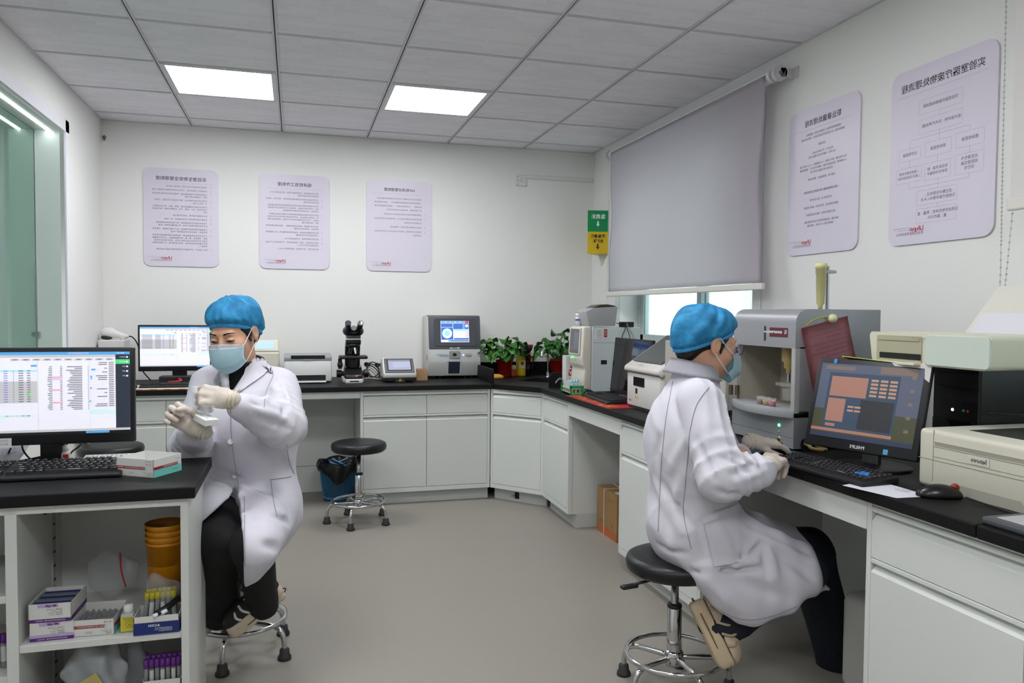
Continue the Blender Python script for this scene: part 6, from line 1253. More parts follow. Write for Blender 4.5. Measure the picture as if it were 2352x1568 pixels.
def make_head(T, H, neckend, body_me_extra, look='down', cap_sag=0, lens=False, ear='c0a050', capm=None):
    """skin, hair, cap, mask built in the frame of the head"""
    ne = H.inverted() @ Vector(neckend)
    def f(X_, Y_, Z_):
        P = (X_, Y_, Z_); d = head_sdf(P, False)
        return smin(d, rc(P, (0, -.022, -.05), tuple(ne), .049, .055), .03)
    lo = np.minimum([-.1, -.13, -.15], np.array(ne) - .07); hi = np.maximum([.1, .135, .14], np.array(ne) + .07)
    me = netmesh('body', f, lo, hi, .0034, M=H)
    bm = bmesh.new(); bm.from_mesh(me); bm.from_mesh(body_me_extra); bm.to_mesh(me); bm.free()
    link('body', me, M_skin, T, True, smooth=True)
    # hair
    def fh(X_, Y_, Z_):
        P = (X_, Y_, Z_); d = sal(.03, ell(P, (0, -.024, .036), (.0785, .098, .086)), ell(P, (0, -.075, -.02), (.058, .040, .06)))
        d = smin(d, ell(P, (0, .0, .03), (.0775, .06, .05)), .02)
        for s in (-1, 1): d = smin(d, rc(P, (s * .066, .022, .01), (s * .070, .016, -.030), .010, .004), .008); d = smax(d, -ell(P, (s * .085, -.010, -.012), (.02, .021, .030)), .004)
        return smax(d, (Y_ - .052 + .35 * np.maximum(0, .02 - Z_)), .006)
    link('hair', netmesh('hair', fh, (-.1, -.14, -.10), (.1, .09, .14), .0042, M=H), M_hair, T, True)
    # cap
    def fc(X_, Y_, Z_):
        P = (X_, Y_, Z_); pl = plane(P, CAPP, CAPN)
        th = np.arctan2(X_, -Y_ - .01)
        puff = sal(.05, ell(P, (0, -.017, .070), (.088, .107, .064)), ell(P, (0, -.070 - cap_sag * .4, -.002 - cap_sag * .4), (.072, .052, .066)), ell(P, (0, -.025, .03), (.084, .098, .06)))
        k = np.clip(pl / .06, 0, 1)
        puff = puff + .004 * np.sin(th * 17 + 30 * Z_) * (1 - k) + .0035 * np.sin(th * 9 - 40 * Z_ + 3 * np.sin(20 * Y_)) * k + .002 * np.sin(70 * Y_ + 50 * X_) * k
        hug = sal(.03, ell(P, (0, -.020, .038), (.082, .104, .089)), ell(P, (0, -.072, -.02), (.064, .047, .062)))
        puff = smax(puff, .016 - pl, .012)
        return smax(smin(puff, hug, .012), -pl, .003)
    link('bouffant_cap', netmesh('bouffant_cap', fc, (-.12, -.20, -.11), (.12, .13, .17), .004, M=H), capm or M_cap, T, True)
    def fb(X_, Y_, Z_):
        P = (X_, Y_, Z_); pl = plane(P, CAPP, CAPN); hug = sal(.03, ell(P, (0, -.020, .038), (.0845, .1065, .0915)), ell(P, (0, -.072, -.02), (.0665, .0495, .0645)))
        return smax(smax(hug, -.002 - pl, .002), pl - .013, .002) + .0008 * np.sin(np.arctan2(X_, Y_) * 60)
    link('cap_band', netmesh('cap_band', fb, (-.11, -.15, -.11), (.11, .12, .13), .0038, M=H), M_capb, T, True)
    # mask
    def mk(u, v, off=0):
        s = (u - .5) * 2; ph = s * 1.22; pl = .0028 * ((v * 5.0) % 1.0) * (1 if .2 < v < .85 else 0)
        zc = -.006 - .118 * v; zs = -.026 - .066 * v
        k = abs(s) ** 1.6; z = zc * (1 - k) + zs * k
        yf = .1165 + .022 * math.sin(min(1, v * 1.25) * PI * .62) - .062 * max(0, v - .72) * 2.2 * .8
        if v < .12: yf -= .004 * (abs(s) > .12)
        x = .074 * math.sin(ph) * (1 - .10 * v); y = .022 + (yf - .022) * max(0, math.cos(ph)) ** .72 - pl
        return (x, y + off + pl, z)
    q = B(); q.M = H; q.grid(lambda u, v: mk(u, .13 + .87 * v), 33, 31, thick=.0012); q.build('face_mask', M_mask, T, True, smooth=True)
    mo = bpy.data.objects[T.children[-1].name]
    q = B(); q.M = H; q.grid(lambda u, v: mk(u, .14 * v, .0006), 33, 6, thick=.0014); q.build('mask_wire_band', M_maskw, mo, True, smooth=True)
    for s in (-1, 1):
        q = B(); q.M = H
        e0 = mk(.5 + .5 * s, .04); e1 = mk(.5 + .5 * s, 1)
        q.tube([e0, (s * .079, .012, .012), (s * .083, -.004, .022)], .0017, n=6, smooth_pts=4); q.tube([e1, (s * .0775, .0, -.042), (s * .082, -.014, -.032)], .0017, n=6, smooth_pts=4); q.build('ear_loop', M_strap, mo, True)
        q = B(); q.M = H; q.ball((s * .084, -.004, -.036), .0028, 8); q.build('ear_stud', mat('stud_' + ear, ear, .25, metal=.8), T, True, smooth=True)
        # brow, eye
        q = B(); q.M = H; q.grid(lambda u, v: (s * (.014 + .038 * u), .0935 - .016 * u * u + .0008, .0215 + .0055 * math.sin(u * 2.4) - .002 * u + (v - .5) * (.0065 - .004 * u)), 8, 4, thick=.0022); q.build('eyebrow', M_hair, T, True)
        op = .0032 if look == 'down' else .0055
        q = B(); q.M = H; q.ball((s * .031, .0860, -.0042 if look == 'down' else -.001), (.0125, .0085, op), 14); q.build('eye', mat('eye_dark', '1a1210', .2), T, True, smooth=True)
        q = B(); q.M = H; q.tube([(s * .0165, .0925, -.005), (s * .024, .0955, -.003 + op * .4), (s * .033, .0945, -.002 + op * .6), (s * .044, .088, -.003), (s * .0475, .084, -.002)], [.0008, .0014, .0016, .0014, .0008], n=6, smooth_pts=3); q.build('eyelash', M_hair, T, True)
    return mo
def hand_sdf(P, fingers, thumb, s):
    """local: y to the fingers, z back of the hand, thumb on the side x*s>0"""
    d = sal(.012, rc(P, (s * .018, -.030, 0), (s * .026, .034, 0), .016, .013), rc(P, (0, -.034, 0), (.004 * s, .040, .002), .017, .0135), rc(P, (-s * .018, -.030, 0), (-s * .024, .032, 0), .015, .012))
    d = smin(d, rc(P, (0, -.058, 0), (0, -.035, 0), .0265, .025), .02)
    base = [(.030, .034), (.010, .040), (-.011, .037), (-.029, .029)]; L = [(.040, .025, .020), (.044, .028, .021), (.041, .026, .020), (.032, .020, .018)]; R_ = [.0092, .0095, .0090, .0080]
    for (bx, by), ls, r, (b0, b1, b2, sp) in zip(base, L, R_, fingers):
        p = V(s * bx, by, .001); a = 0; pts = [p]
        for l, bd in zip(ls, (b0, b1, b2)):
            a += bd; p = p + V(s * math.sin(sp) * l * math.cos(a), l * math.cos(a) * math.cos(sp), -l * math.sin(a)); pts.append(p)
        f = sal(.003, *[rc(P, tuple(pts[i]), tuple(pts[i + 1]), r * (1.06 - .06 * i), r * (1.0 - .07 * i)) for i in range(3)]); d = smin(d, f, .005)
    t = [Vector((s * q[0], q[1], q[2])) for q in thumb]
    f = sal(.004, *[rc(P, tuple(t[i]), tuple(t[i + 1]), .0135 - .002 * i, .0115 - .0018 * i) for i in range(len(t) - 1)])
    return smin(d, f, .008)
def make_hand(T, Hm, fingers, thumb, s, cuff=True, cuff_len=.085):
    def f(X_, Y_, Z_): 
        P = (X_, Y_, Z_); return hand_sdf(P, fingers, thumb, s) + .0007 * np.sin(120 * X_ + 90 * Y_) * np.sin(100 * Z_ + 60 * Y_)
    g = link('glove', netmesh('glove', f, (-.085, -.13, -.115), (.085, .145, .05), .0028, M=Hm), M_glove, T, True)
    if cuff:
        q = B(); q.M = Hm
        for y, r in ((-.046, .0275), (-.056, .0285), (-.068, .0275)): q.tube([(r * math.cos(a), y + .002 * math.sin(3 * a), r * math.sin(a) * .98) for a in [2 * PI * i / 24 for i in range(24)]], .0022, n=6, closed=True)
        q.build('glove_cuff', mat('glove_roll', 'd6d2bc', .5), g, True)
    return g
def hframe(o, ydir, zdir):
    y = Vector(ydir).normalized(); z = Vector(zdir); z = (z - y * z.dot(y)).normalized(); x = y.cross(z)
    m = Matrix((x, y, z)).transposed().to_4x4(); m.translation = Vector(o); return m
def shoe(T, Hm, sole_m, upper_m, trim_m, stripe_m, L=.25, plat=.034):
    k = L / .25
    def fs(X_, Y_, Z_):
        P = (X_, Y_, Z_); yy = Y_ / k; wd = .036 + .007 * np.exp(-((yy - .06) / .06) ** 2) - .004 * np.exp(-((yy + .02) / .04) ** 2)
        e = np.sqrt((np.maximum(np.abs(X_) - wd + .012, 0)) ** 2 + (np.maximum(np.abs(Y_ - .02 * k) - .125 * k + .03, 0) * .55) ** 2 + np.maximum(np.abs(Z_ - plat / 2 - .10 * np.maximum(0, yy - .10)) - plat / 2 + .008, 0) ** 2) - .012
        return e + .0012 * np.sin(Z_ * 420) * (Z_ > plat * .4)
    link('shoe_sole', netmesh('shoe_sole', fs, (-.06, -.13 * k, -.012), (.06, .175 * k, .075), .004, M=Hm), sole_m, T, True)
    def fu(X_, Y_, Z_):
        P = (X_, Y_, Z_ - plat); return smax(sal(.03, ell(P, (0, -.055 * k, .02), (.036, .045 * k, .062)), ell(P, (0, .03 * k, .008), (.039, .085 * k, .046)), ell(P, (0, .095 * k, .006), (.038, .045 * k, .032))), .004 - P[2], .006)
    u = link('shoe_upper', netmesh('shoe_upper', fu, (-.06, -.13 * k, 0), (.06, .16 * k, .13), .004, M=Hm), upper_m, T, True)
    q = B(); q.M = Hm
    for s in (-1, 1):
        for y0, y1, z1 in ((-.06, -.02, .055), (-.01, .02, .055), (.03, .05, .048), (.07, .075, .036)): q.tube([(s * .041, y0 * k, plat + .004), (s * .0405, (y0 + y1) / 2 * k + .008, plat + z1 * .6), (s * .026, y1 * k, plat + z1)], .0045, n=6, smooth_pts=4)
    tag(q.build('shoe_overlay', stripe_m, T, True), kind='stuff')
    if trim_m:
        q = B(); q.M = Hm; n = 40
        q.tube([((.044 if abs(math.sin(a)) > .3 else .042) * math.cos(a) * (1 - .1 * (math.sin(a) < -.5)), .02 * k + .127 * k * math.sin(a), plat * .38 + .10 * max(0, .02 + .127 * math.sin(a) - .10)) for a in [2 * PI * i / n for i in range(n)]], .0022, n=6, closed=True); q.build('sole_line', trim_m, T, True)
class Cloth:
    def __init__(s, o): s.b = BVHTree.FromPolygons([tuple(v.co) for v in o.data.vertices], [tuple(p.vertices) for p in o.data.polygons])
    def hit(s, px, py, off=.004):
        d = (at(px, py, 1) - CAMP).normalized(); l, n, i, _ = s.b.ray_cast(CAMP, d)
        if l is None: l, n, i, _ = s.b.find_nearest(at(px, py, 2.6))
        return l + n * off
    def patch(s, name, T, quad, m, nu=10, nv=10, off=.004, thick=0):
        (ax, ay), (bx, by), (cx, cy), (dx, dy) = quad       # u: a->b (bottom c<-d): a,b top edge; d,c bottom edge
        pts = {}; fw = ROT.col[1]
        for i in range(nu):
            for k in range(nv):
                u, v = i / (nu - 1), k / (nv - 1); x = (ax * (1 - u) + bx * u) * (1 - v) + (dx * (1 - u) + cx * u) * v; y = (ay * (1 - u) + by * u) * (1 - v) + (dy * (1 - u) + cy * u) * v
                d = (at(x, y, 1) - CAMP).normalized(); l, n, _, _ = s.b.ray_cast(CAMP, d); pts[i, k] = (x, y, l, n)
        ds = sorted((l - CAMP).dot(fw) for _, _, l, _ in pts.values() if l is not None); md = ds[len(ds) // 2]
        def g(u, v):
            x, y, l, n = pts[round(u * (nu - 1)), round(v * (nv - 1))]
            if l is None or abs((l - CAMP).dot(fw) - md) > .09: l, n, _, _ = s.b.find_nearest(at(x, y, md))
            return l + n * off
        q = B(); q.grid(g, nu, nv); return q.build(name, m, T, True, smooth=True)
    def line(s, name, T, pts, m, r=.0012, off=.001, k=5):
        P2, _ = catmull([Vector((p[0], p[1], 0)) for p in pts], [0] * len(pts), k)
        q = B(); q.tube([s.hit(p.x, p.y, off) for p in P2], r, n=5); return q.build(name, m, T, True)
    def button(s, T, px, py, m, r=.0065):
        p = s.hit(px, py, .001); n = (CAMP - p).normalized(); q = B(); q.lathe([(0, .003), (r * .6, .0028), (r, .0035), (r, 0), (0, 0)], M=frame(p, n.orthogonal(), n.cross(n.orthogonal())), n=16); return q.build('button', m, T, True)
M_seam = mat('seam_grey', '9a98a4', .8); M_btn = mat('button_pale', 'd0cec8', .4)
# ---------------------------------------------------------------- woman with the tube rack
W1 = thing('person', 'seated woman in white lab coat, blue cap and mask holding a tube rack', 'person', (S1[0], S1[1], 0))
J = dict(pelvis=at(575, 1150, 2.86), neck=at(560, 846, 2.78), shL=at(638, 893, 2.80), shR=at(483, 884, 2.86), elL=at(650, 978, 2.62), wrL=at(541, 929, 2.425), elR=at(438, 1030, 2.70), wrR=at(452, 992, 2.47), hipL=at(606, 1152, 2.83), hipR=at(530, 1150, 2.88), knL=at(580, 1255, 2.43), knR=at(497, 1240, 2.48), anL=at(604, 1385, 2.68), anR=at(507, 1398, 2.73))
j = {k: tuple(v) for k, v in J.items()}
def limbs(P, j, g=1.0):
    return sal(.03, rc(P, j['pelvis'], j['neck'], .10 * g, .06 * g), rc(P, j['hipL'], j['shL'], .08 * g, .06 * g), rc(P, j['hipR'], j['shR'], .08 * g, .06 * g), rc(P, j['shL'], j['elL'], .045 * g, .036 * g), rc(P, j['elL'], j['wrL'], .037 * g, .0255 * g), rc(P, j['shR'], j['elR'], .045 * g, .036 * g), rc(P, j['elR'], j['wrR'], .037 * g, .0255 * g), rc(P, j['hipL'], j['knL'], .07 * g, .05 * g), rc(P, j['knL'], j['anL'], .05 * g, .035 * g), rc(P, j['hipR'], j['knR'], .07 * g, .05 * g), rc(P, j['knR'], j['anR'], .05 * g, .035 * g))
lo, hi = bounds(J.values(), .09)
bod = netmesh('limbs', lambda X_, Y_, Z_: limbs((X_, Y_, Z_), j), lo, hi, .011)
HC1 = at(538, 764, 2.72); FW1 = ROT @ V(-.17, -.93, -.33)
H1 = headframe(HC1, FW1, .06)
make_head(W1, H1, J['neck'] + V(0, 0, -.03), bod, 'down', cap_sag=.04)
# shirt
def fsh(X_, Y_, Z_):
    P = (X_, Y_, Z_); return sal(.05, rc(P, j['pelvis'], j['neck'], .12, .062), rc(P, j['hipL'], j['shL'], .095, .055), rc(P, j['hipR'], j['shR'], .095, .055))
lo, hi = bounds([J[k] for k in ('pelvis', 'neck', 'shL', 'shR')], .13)
shirt = link('shirt', netmesh('shirt', fsh, lo, hi, .009), M_shirt, W1, True)
q = B(); nk = J['neck']; q.tube([nk + V(.064 * math.cos(a), .064 * math.sin(a) + .0, .028 + .012 * math.sin(a)) for a in [2 * PI * i / 24 for i in range(24)]], .010, n=8, closed=True); q.build('shirt_collar', M_shirt, shirt, True)
# coat
c1 = at(520, 915, 2.62); VA = at(524, 912, 2.60); VL = at(600, 800, 2.62); VR = at(520, 835, 2.62)
view = (CAMP - VA).normalized()
pnL = (VL - VA).cross(view).normalized(); pnR = (VR - VA).cross(view).normalized()
mid = at(556, 815, 2.6)
if (mid - VA).dot(pnL) < 0: pnL = -pnL
if (mid - VA).dot(pnR) < 0: pnR = -pnR
flapL = [at(580, 1262, 2.40), at(570, 1310, 2.43), at(562, 1338, 2.44)]
FOLDS = []
def coat1(X_, Y_, Z_):
    P = (X_, Y_, Z_)
    tor = sal(.075, rc(P, j['pelvis'], j['neck'], .135, .075), rc(P, j['hipL'], j['shL'], .115, .068), rc(P, j['hipR'], j['shR'], .112, .066), ell(P, tuple(at(565, 985, 2.74)), (.16, .13, .16)))
    arms = smin(sal(.03, rc(P, j['shL'], j['elL'], .074, .071), rc(P, j['elL'], tuple(J['elL'].lerp(J['wrL'], .90)), .071, .046)), sal(.03, rc(P, j['shR'], j['elR'], .070, .066), rc(P, j['elR'], tuple(J['elR'].lerp(J['wrR'], .86)), .066, .050)), .02)
    arms = arms + limbfold(P, j['shL'], j['elL'], .8, .35, .006, 34) + limbfold(P, j['elL'], j['wrL'], .35, .4, .006, 30, 1) + limbfold(P, j['elR'], j['wrR'], .3, .4, .006, 26, 2)
    hips = sal(.05, rc(P, j['hipL'], j['knL'], .122, .086), rc(P, j['hipR'], j['knR'], .115, .082), rc(P, tuple(at(634, 1165, 2.80)), tuple(at(598, 1235, 2.50)), .082, .062))
    hang = sal(.04, rc(P, tuple(flapL[0]), tuple(flapL[1]), .070, .034), rc(P, tuple(flapL[1]), tuple(flapL[2]), .034, .010), rc(P, tuple(at(655, 1195, 2.80)), tuple(at(602, 1300, 2.52)), .052, .022), rc(P, tuple(at(552, 1200, 2.44)), tuple(at(548, 1285, 2.44)), .026, .012))
    hangR = rc(P, tuple(at(488, 1165, 2.52)), tuple(at(470, 1185, 2.55)), .085, .06)
    skirt = sal(.035, hips, hang, hangR)
    # opening between the two front skirts: wedge seen from the front
    gap = smax(smax(plane(P, at(549, 1122, 2.5), (at(549, 1122, 2.5) - at(556, 1250, 2.5)).cross(view)) * gs1, plane(P, at(546, 1122, 2.5), (at(546, 1122, 2.5) - at(470, 1188, 2.5)).cross(view)) * gs2, .004), plane(P, at(548, 1122, 2.5), (0, 0, 1)) , .004)
    skirt = smax(skirt, -gap - .0, .006)
    d = smin(smin(tor, skirt, .05), arms, .016)
    d = d + wrinkle(P, .6, .7) + foldfield(P, FOLDS)
    vee = smax(-plane(P, VA, pnL), -plane(P, VA, pnR), .003); vee = smax(vee, -plane(P, at(560, 900, 2.80), -view) * -1 * 0 + vee, .001)
    front = plane(P, at(560, 880, 2.775), -view)
    d = smax(d, -smax(vee, front, .004), .004)
    nkc = rc(P, tuple(J['neck'] + V(0, 0, -.005)), tuple(J['neck'] + V(0, 0, .2)), .058, .075)
    return smax(d, -nkc, .004)
# orientation signs for the wedge planes
_in = at(520, 1230, 2.5)
gs1 = -1 if (_in - at(549, 1122, 2.5)).dot((at(549, 1122, 2.5) - at(556, 1250, 2.5)).cross(view).normalized()) > 0 else 1
gs2 = -1 if (_in - at(546, 1122, 2.5)).dot((at(546, 1122, 2.5) - at(470, 1188, 2.5)).cross(view).normalized()) > 0 else 1
lo, hi = bounds([J[k] for k in ('pelvis', 'neck', 'shL', 'shR', 'elL', 'wrL', 'elR', 'wrR', 'hipL', 'hipR', 'knL', 'knR')] + flapL, .14)
F1 = [((575, 934), (655, 962), .010, .010), ((589, 958), (665, 985), .009, -.010), ((600, 945), (640, 950), .008, .008), ((609, 919), (629, 883), .010, .010), ((585, 990), (640, 1005), .012, .008), ((560, 920), (572, 950), .007, .008), ((572, 925), (600, 935), .006, -.008), ((660, 930), (640, 960), .010, -.008),
      ((602, 1019), (622, 1052), .014, -.008), ((640, 1000), (668, 1060), .016, .009), ((547, 1097), (649, 1155), .010, -.012), ((550, 1110), (620, 1150), .012, .010), ((649, 1155), (668, 1191), .010, -.012), ((630, 1185), (668, 1200), .014, -.012), ((640, 1170), (655, 1190), .010, .010), ((560, 1208), (648, 1238), .012, .008), ((600, 1250), (640, 1260), .016, -.010), ((575, 1180), (590, 1230), .018, -.008), ((566, 1190), (566, 1320), .006, .006),
      ((480, 1092), (536, 1148), .010, -.010), ((470, 1118), (523, 1138), .010, .009), ((478, 1075), (520, 1090), .012, .008), ((500, 1020), (506, 1090), .014, .007), ((420, 1020), (455, 1045), .010, .010), ((408, 1010), (430, 1050), .008, -.008), ((440, 1000), (470, 1030), .008, .008), ((470, 880), (480, 940), .012, .008), ((500, 880), (495, 930), .012, -.008), ((590, 870), (560, 930), .014, .006), ((650, 880), (668, 930), .010, .008)]
FOLDS = place_folds(coat1, lo, hi, F1)
coat = link('lab_coat', netmesh('lab_coat', coat1, lo, hi, .0062), M_lab, W1, True)
K = Cloth(coat)
for quad in (((586, 812), (632, 836), (606, 862), (533, 915)), ((527, 832), (500, 852), (507, 868), (522, 905))):
    K.patch('lapel', coat, quad, M_lab, 12, 12, .007, .004)
BF = math.atan2((ROT @ V(-.10, -.99, 0)).y, (ROT @ V(-.10, -.99, 0)).x)
def colw(u, v):
    a = BF + .55 + u * (2 * PI - 1.1); fr = abs(u - .5) * 2; r = .066 + .030 * v + .010 * v * fr; c_ = J['neck']
    return c_ + V(r * math.cos(a), r * math.sin(a), .045 - .050 * v - .035 * fr ** 2 - .02 * v * fr)
q = B(); q.grid(colw, 40, 7, thick=.004); q.build('collar', M_lab, coat, True, smooth=True)
K.line('pocket_seam', coat, [(620, 1102), (645, 1098), (668, 1094)], M_seam, .0016, .002); K.line('pocket_seam', coat, [(622, 1104), (628, 1150), (636, 1186)], M_seam)
K.patch('pocket', coat, ((452, 975), (500, 970), (492, 1000), (470, 1002)), M_lab, 10, 8, .004, .003)
K.line('placket_seam', coat, [(533, 915), (530, 960), (535, 1030), (545, 1095), (549, 1122)], M_seam); K.line('placket_seam', coat, [(561, 1140), (562, 1220), (563, 1300)], M_seam)
K.line('sleeve_seam', coat, [(628, 862), (612, 900), (606, 935)], M_seam); K.line('side_seam', coat, [(658, 1020), (664, 1060), (676, 1088)], M_seam)
for p in ((529, 1015), (539, 1093)): K.button(coat, *p, M_btn, .009)
K.button(coat, 435, 992, M_btn, .007)
# trousers
def tr1(X_, Y_, Z_):
    P = (X_, Y_, Z_); d = sal(.03, rc(P, j['hipL'], j['knL'], .078, .058), rc(P, j['knL'], j['anL'], .062, .060), rc(P, j['hipR'], j['knR'], .08, .066), rc(P, j['knR'], j['anR'], .072, .070), rc(P, j['hipL'], j['hipR'], .085, .085))
    return d + wrinkle(P, 1.2, 2.2)
lo, hi = bounds([J[k] for k in ('hipL', 'hipR', 'knL', 'knR', 'anL', 'anR')], .11)
link('trousers', netmesh('trousers', tr1, lo, hi, .0085), mat('trouser_black', '0e0e10', .85), W1, True)
# shoes
M_so1 = mat('sneaker_sole', 'c0b29c', .6); M_up1 = mat('sneaker_black', '1c1b1c', .7); M_ov1 = mat('sneaker_white', 'd0ccc4', .6); M_mar = mat('sneaker_maroon', '4a1c1c', .6)
def shoe_at(T, heel, toe, up, *a, **k):
    y = (Vector(toe) - Vector(heel)); c = Vector(heel) + y * .36; shoe(T, hframe(c, y, up), *a, **k)
shoe_at(W1, at(641, 1375, 2.71), at(545, 1452, 2.66), V(-.35, -.1, 1), M_so1, M_up1, M_mar, M_ov1, L=.235, plat=.038)
shoe_at(W1, at(545, 1392, 2.80), at(462, 1452, 2.74), V(-.3, -.1, 1), M_so1, M_up1, M_mar, M_ov1, L=.235, plat=.038)
# hands
CX, CY, CZ = ROT.col[0], ROT.col[2], -ROT.col[1]      # viewer's right, up, toward the viewer
hL = at(492, 912, 2.41)
make_hand(W1, hframe(hL, -CX * .93 + CY * .12 + CZ * .05, CZ * .8 + CY * .45), [(.75, 1.0, .5, .06), (.95, 1.15, .6, .0), (1.05, 1.2, .6, -.04), (1.1, 1.2, .6, -.10)], [(.022, -.028, -.008), (.036, .006, -.020), (.038, .036, -.034), (.030, .058, -.046)], 1)
hR = at(432, 968, 2.43)
make_hand(W1, hframe(hR, -CX * .75 + CY * .50 + CZ * .10, -CZ * .75 - CX * .35), [(1.15, 1.35, .75, .03), (1.1, 1.35, .75, .0), (1.0, 1.35, .7, -.03), (.8, 1.0, .5, -.12)], [(.022, -.03, -.010), (.034, .0, -.034), (.030, .022, -.056), (.018, .034, -.070)], -1)
q = B(); q.tube([J['elL'].lerp(J['wrL'], .75), J['elL'].lerp(J['wrL'], .95), at(531, 920, 2.418), at(520, 917, 2.415)], [.030, .0272, .0255, .025], n=16, smooth_pts=3); q.build('wrist', M_skin, bpy.data.objects[[o.name for o in W1.children if o.name.startswith('body')][0]], True, smooth=True)
# rack held in the hand
RC = at(470, 962, 2.40); ax_ = (CX * .62 - CY * .14 + CZ * .60).normalized()
Rk = thing('hand_tube_rack', 'small white foam rack with clear tubes held in the gloved hand', 'rack', RC)
RM = hframe(RC, ax_, CY); 
q = B(); q.M = RM; q.box((-.022, -.052, -.010), (.022, .052, .010), .0015); q.build('foam_base', mat('foam_white', 'e0e0dc', .6), Rk, True)
for i in range(5):
    for k in range(2):
        p = RM @ V(-.010 + .020 * k, -.04 + .02 * i, -.002)
        tube('clear tube standing in the white foam rack', p, .052, .0050, mat('tube_clear', 'e6ecf0', .08, alpha=.22, spec=.7), None, 'tubes in the hand rack', tilt=Matrix.Rotation(0, 4, 'X'))
tp = at(446, 898, 2.40); T = thing('sample_tube', 'clear tube with white cap pinched in the gloved fingers above the rack', 'tube', tp)
q = B(); q.M = hframe(tp, CY, CZ); q.cyl((0, -.06, 0), (0, .0, 0), .006, n=14); q.build('tube_body', MATS['tube_clear'], T, True, smooth=40)
q = B(); q.M = hframe(tp, CY, CZ); q.cyl((0, -.004, 0), (0, .014, 0), .0105, n=18); q.build('cap', mat('cap_white', 'e4e4e4', .4), T, True, smooth=40)
# ---------------------------------------------------------------- woman at the keyboard
W2 = thing('person', 'seated woman in white lab coat, blue cap and glasses working at the keyboard', 'person', (S2[0], S2[1], 0))
J = dict(pelvis=at(1590, 1225, 2.60), neck=at(1596, 872, 2.55), shR=at(1608, 925, 2.43), shL=at(1598, 905, 2.70), elR=at(1655, 1098, 2.30), wrR=at(1762, 1080, 2.33), elL=at(1672, 1070, 2.72), wrL=at(1702, 1042, 2.545), hipR=at(1592, 1222, 2.52), hipL=at(1582, 1205, 2.68), knR=at(1850, 1305, 2.50), knL=at(1862, 1265, 2.72), anR=at(1640, 1452, 2.50), anL=at(1925, 1518, 2.80))
j2 = {k: tuple(v) for k, v in J.items()}
lo, hi = bounds(J.values(), .09)
bod = netmesh('limbs', lambda X_, Y_, Z_: limbs((X_, Y_, Z_), j2), lo, hi, .011)
HC2 = at(1625, 788, 2.55); FW2 = ROT @ V(.955, .25, -.16)
H2 = headframe(HC2, FW2, 0)
make_head(W2, H2, J['neck'] + V(0, 0, -.02), bod, 'ahead', cap_sag=.022, ear='d8d8d0')
# glasses
M_pur2 = mat('glasses_purple', '4c2f72', .3); gl = B(); gl.M = H2
GT = thing('glasses', 'purple-rimmed glasses worn by the woman at the keyboard', 'glasses', H2 @ V(0, .11, 0))
for s in (-1, 1):
    g_ = B(); g_.M = H2; g_.tube([(s * (.033 + .021 * math.cos(a)), .116 - .006 * abs(math.cos(a)) * 1, -.004 + .016 * math.sin(a)) for a in [2 * PI * i / 20 for i in range(20)]], .0016, n=6, closed=True); g_.build('rim', M_pur2, GT, True)
    g_ = B(); g_.M = H2; g_.tube([(s * .054, .110, .003), (s * .070, .085, .004), (s * .080, .03, .003), (s * .083, -.005, .010)], .0013, n=6, smooth_pts=4); g_.build('temple', MATS['satin_steel'], GT, True)
    g_ = B(); g_.M = H2; g_.lathe([(0, 0), (.0195, 0)], n=20, M=Matrix.Translation((s * .033, .114, -.004)) @ Matrix.Rotation(-PI / 2, 4, 'X') @ Matrix.Scale(.8, 4, (0, 1, 0))); g_.build('lens', mat('lens_clear', 'e0e4ea', .02, alpha=.15, spec=.6), GT, True)
FOLDS = []
def coat2(X_, Y_, Z_):
    P = (X_, Y_, Z_); j = j2
    tor = sal(.08, rc(P, j['pelvis'], j['neck'], .135, .078), rc(P, j['hipR'], j['shR'], .112, .066), rc(P, j['hipL'], j['shL'], .115, .068), ell(P, tuple(at(1568, 1010, 2.56)), (.118, .16, .17)), ell(P, tuple(at(1590, 1180, 2.58)), (.12, .16, .12)))
    armR = sal(.03, rc(P, j['shR'], j['elR'], .073, .064), rc(P, j['elR'], tuple(J['elR'].lerp(J['wrR'], .86)), .065, .048))
    armL = sal(.03, rc(P, j['shL'], j['elL'], .07, .066), rc(P, j['elL'], tuple(J['elL'].lerp(J['wrL'], .80)), .062, .046))
    armR = armR + limbfold(P, j['shR'], j['elR'], .85, .3, .007, 30, .5) + limbfold(P, j['elR'], j['wrR'], .45, .45, .008, 24, 1)
    skirt = sal(.05, rc(P, j['hipR'], tuple(at(1825, 1300, 2.50)), .125, .082), rc(P, j['hipL'], tuple(at(1845, 1268, 2.72)), .120, .080), rc(P, tuple(at(1625, 1310, 2.45)), tuple(at(1840, 1335, 2.44)), .075, .055), rc(P, tuple(at(1672, 1365, 2.43)), tuple(at(1800, 1385, 2.43)), .055, .040), rc(P, tuple(at(1835, 1325, 2.48)), tuple(at(1903, 1353, 2.50)), .052, .010), rc(P, tuple(at(1705, 1405, 2.43)), tuple(at(1735, 1412, 2.43)), .034, .034), rc(P, tuple(at(1572, 1240, 2.52)), tuple(at(1660, 1340, 2.50)), .080, .07))
    t = seg_t(P, j['hipR'], j['knR'])
    fan = .003 * np.sin(26 * t + 30 * (Z_ - .4) + 2 * np.sin(9 * X_)) * np.clip(t, 0, 1)
    hemline = plane(P, at(1735, 1438, 2.43), ROT @ V(.26, .0, -1)); hem2 = plane(P, at(1640, 1400, 2.43), ROT @ V(-.9, 0, -.62))
    skirt = smax(smax(skirt + fan, hemline, .008), hem2, .012)
    d = smin(smin(tor, skirt, .055), sal(.02, armR, armL), .014) + wrinkle(P, .6, 3.1) + foldfield(P, FOLDS)
    nkc = rc(P, tuple(J['neck'] + V(0, 0, 0)), tuple(J['neck'] + V(.01, 0, .2)), .056, .085)
    return smax(d, -nkc, .004)
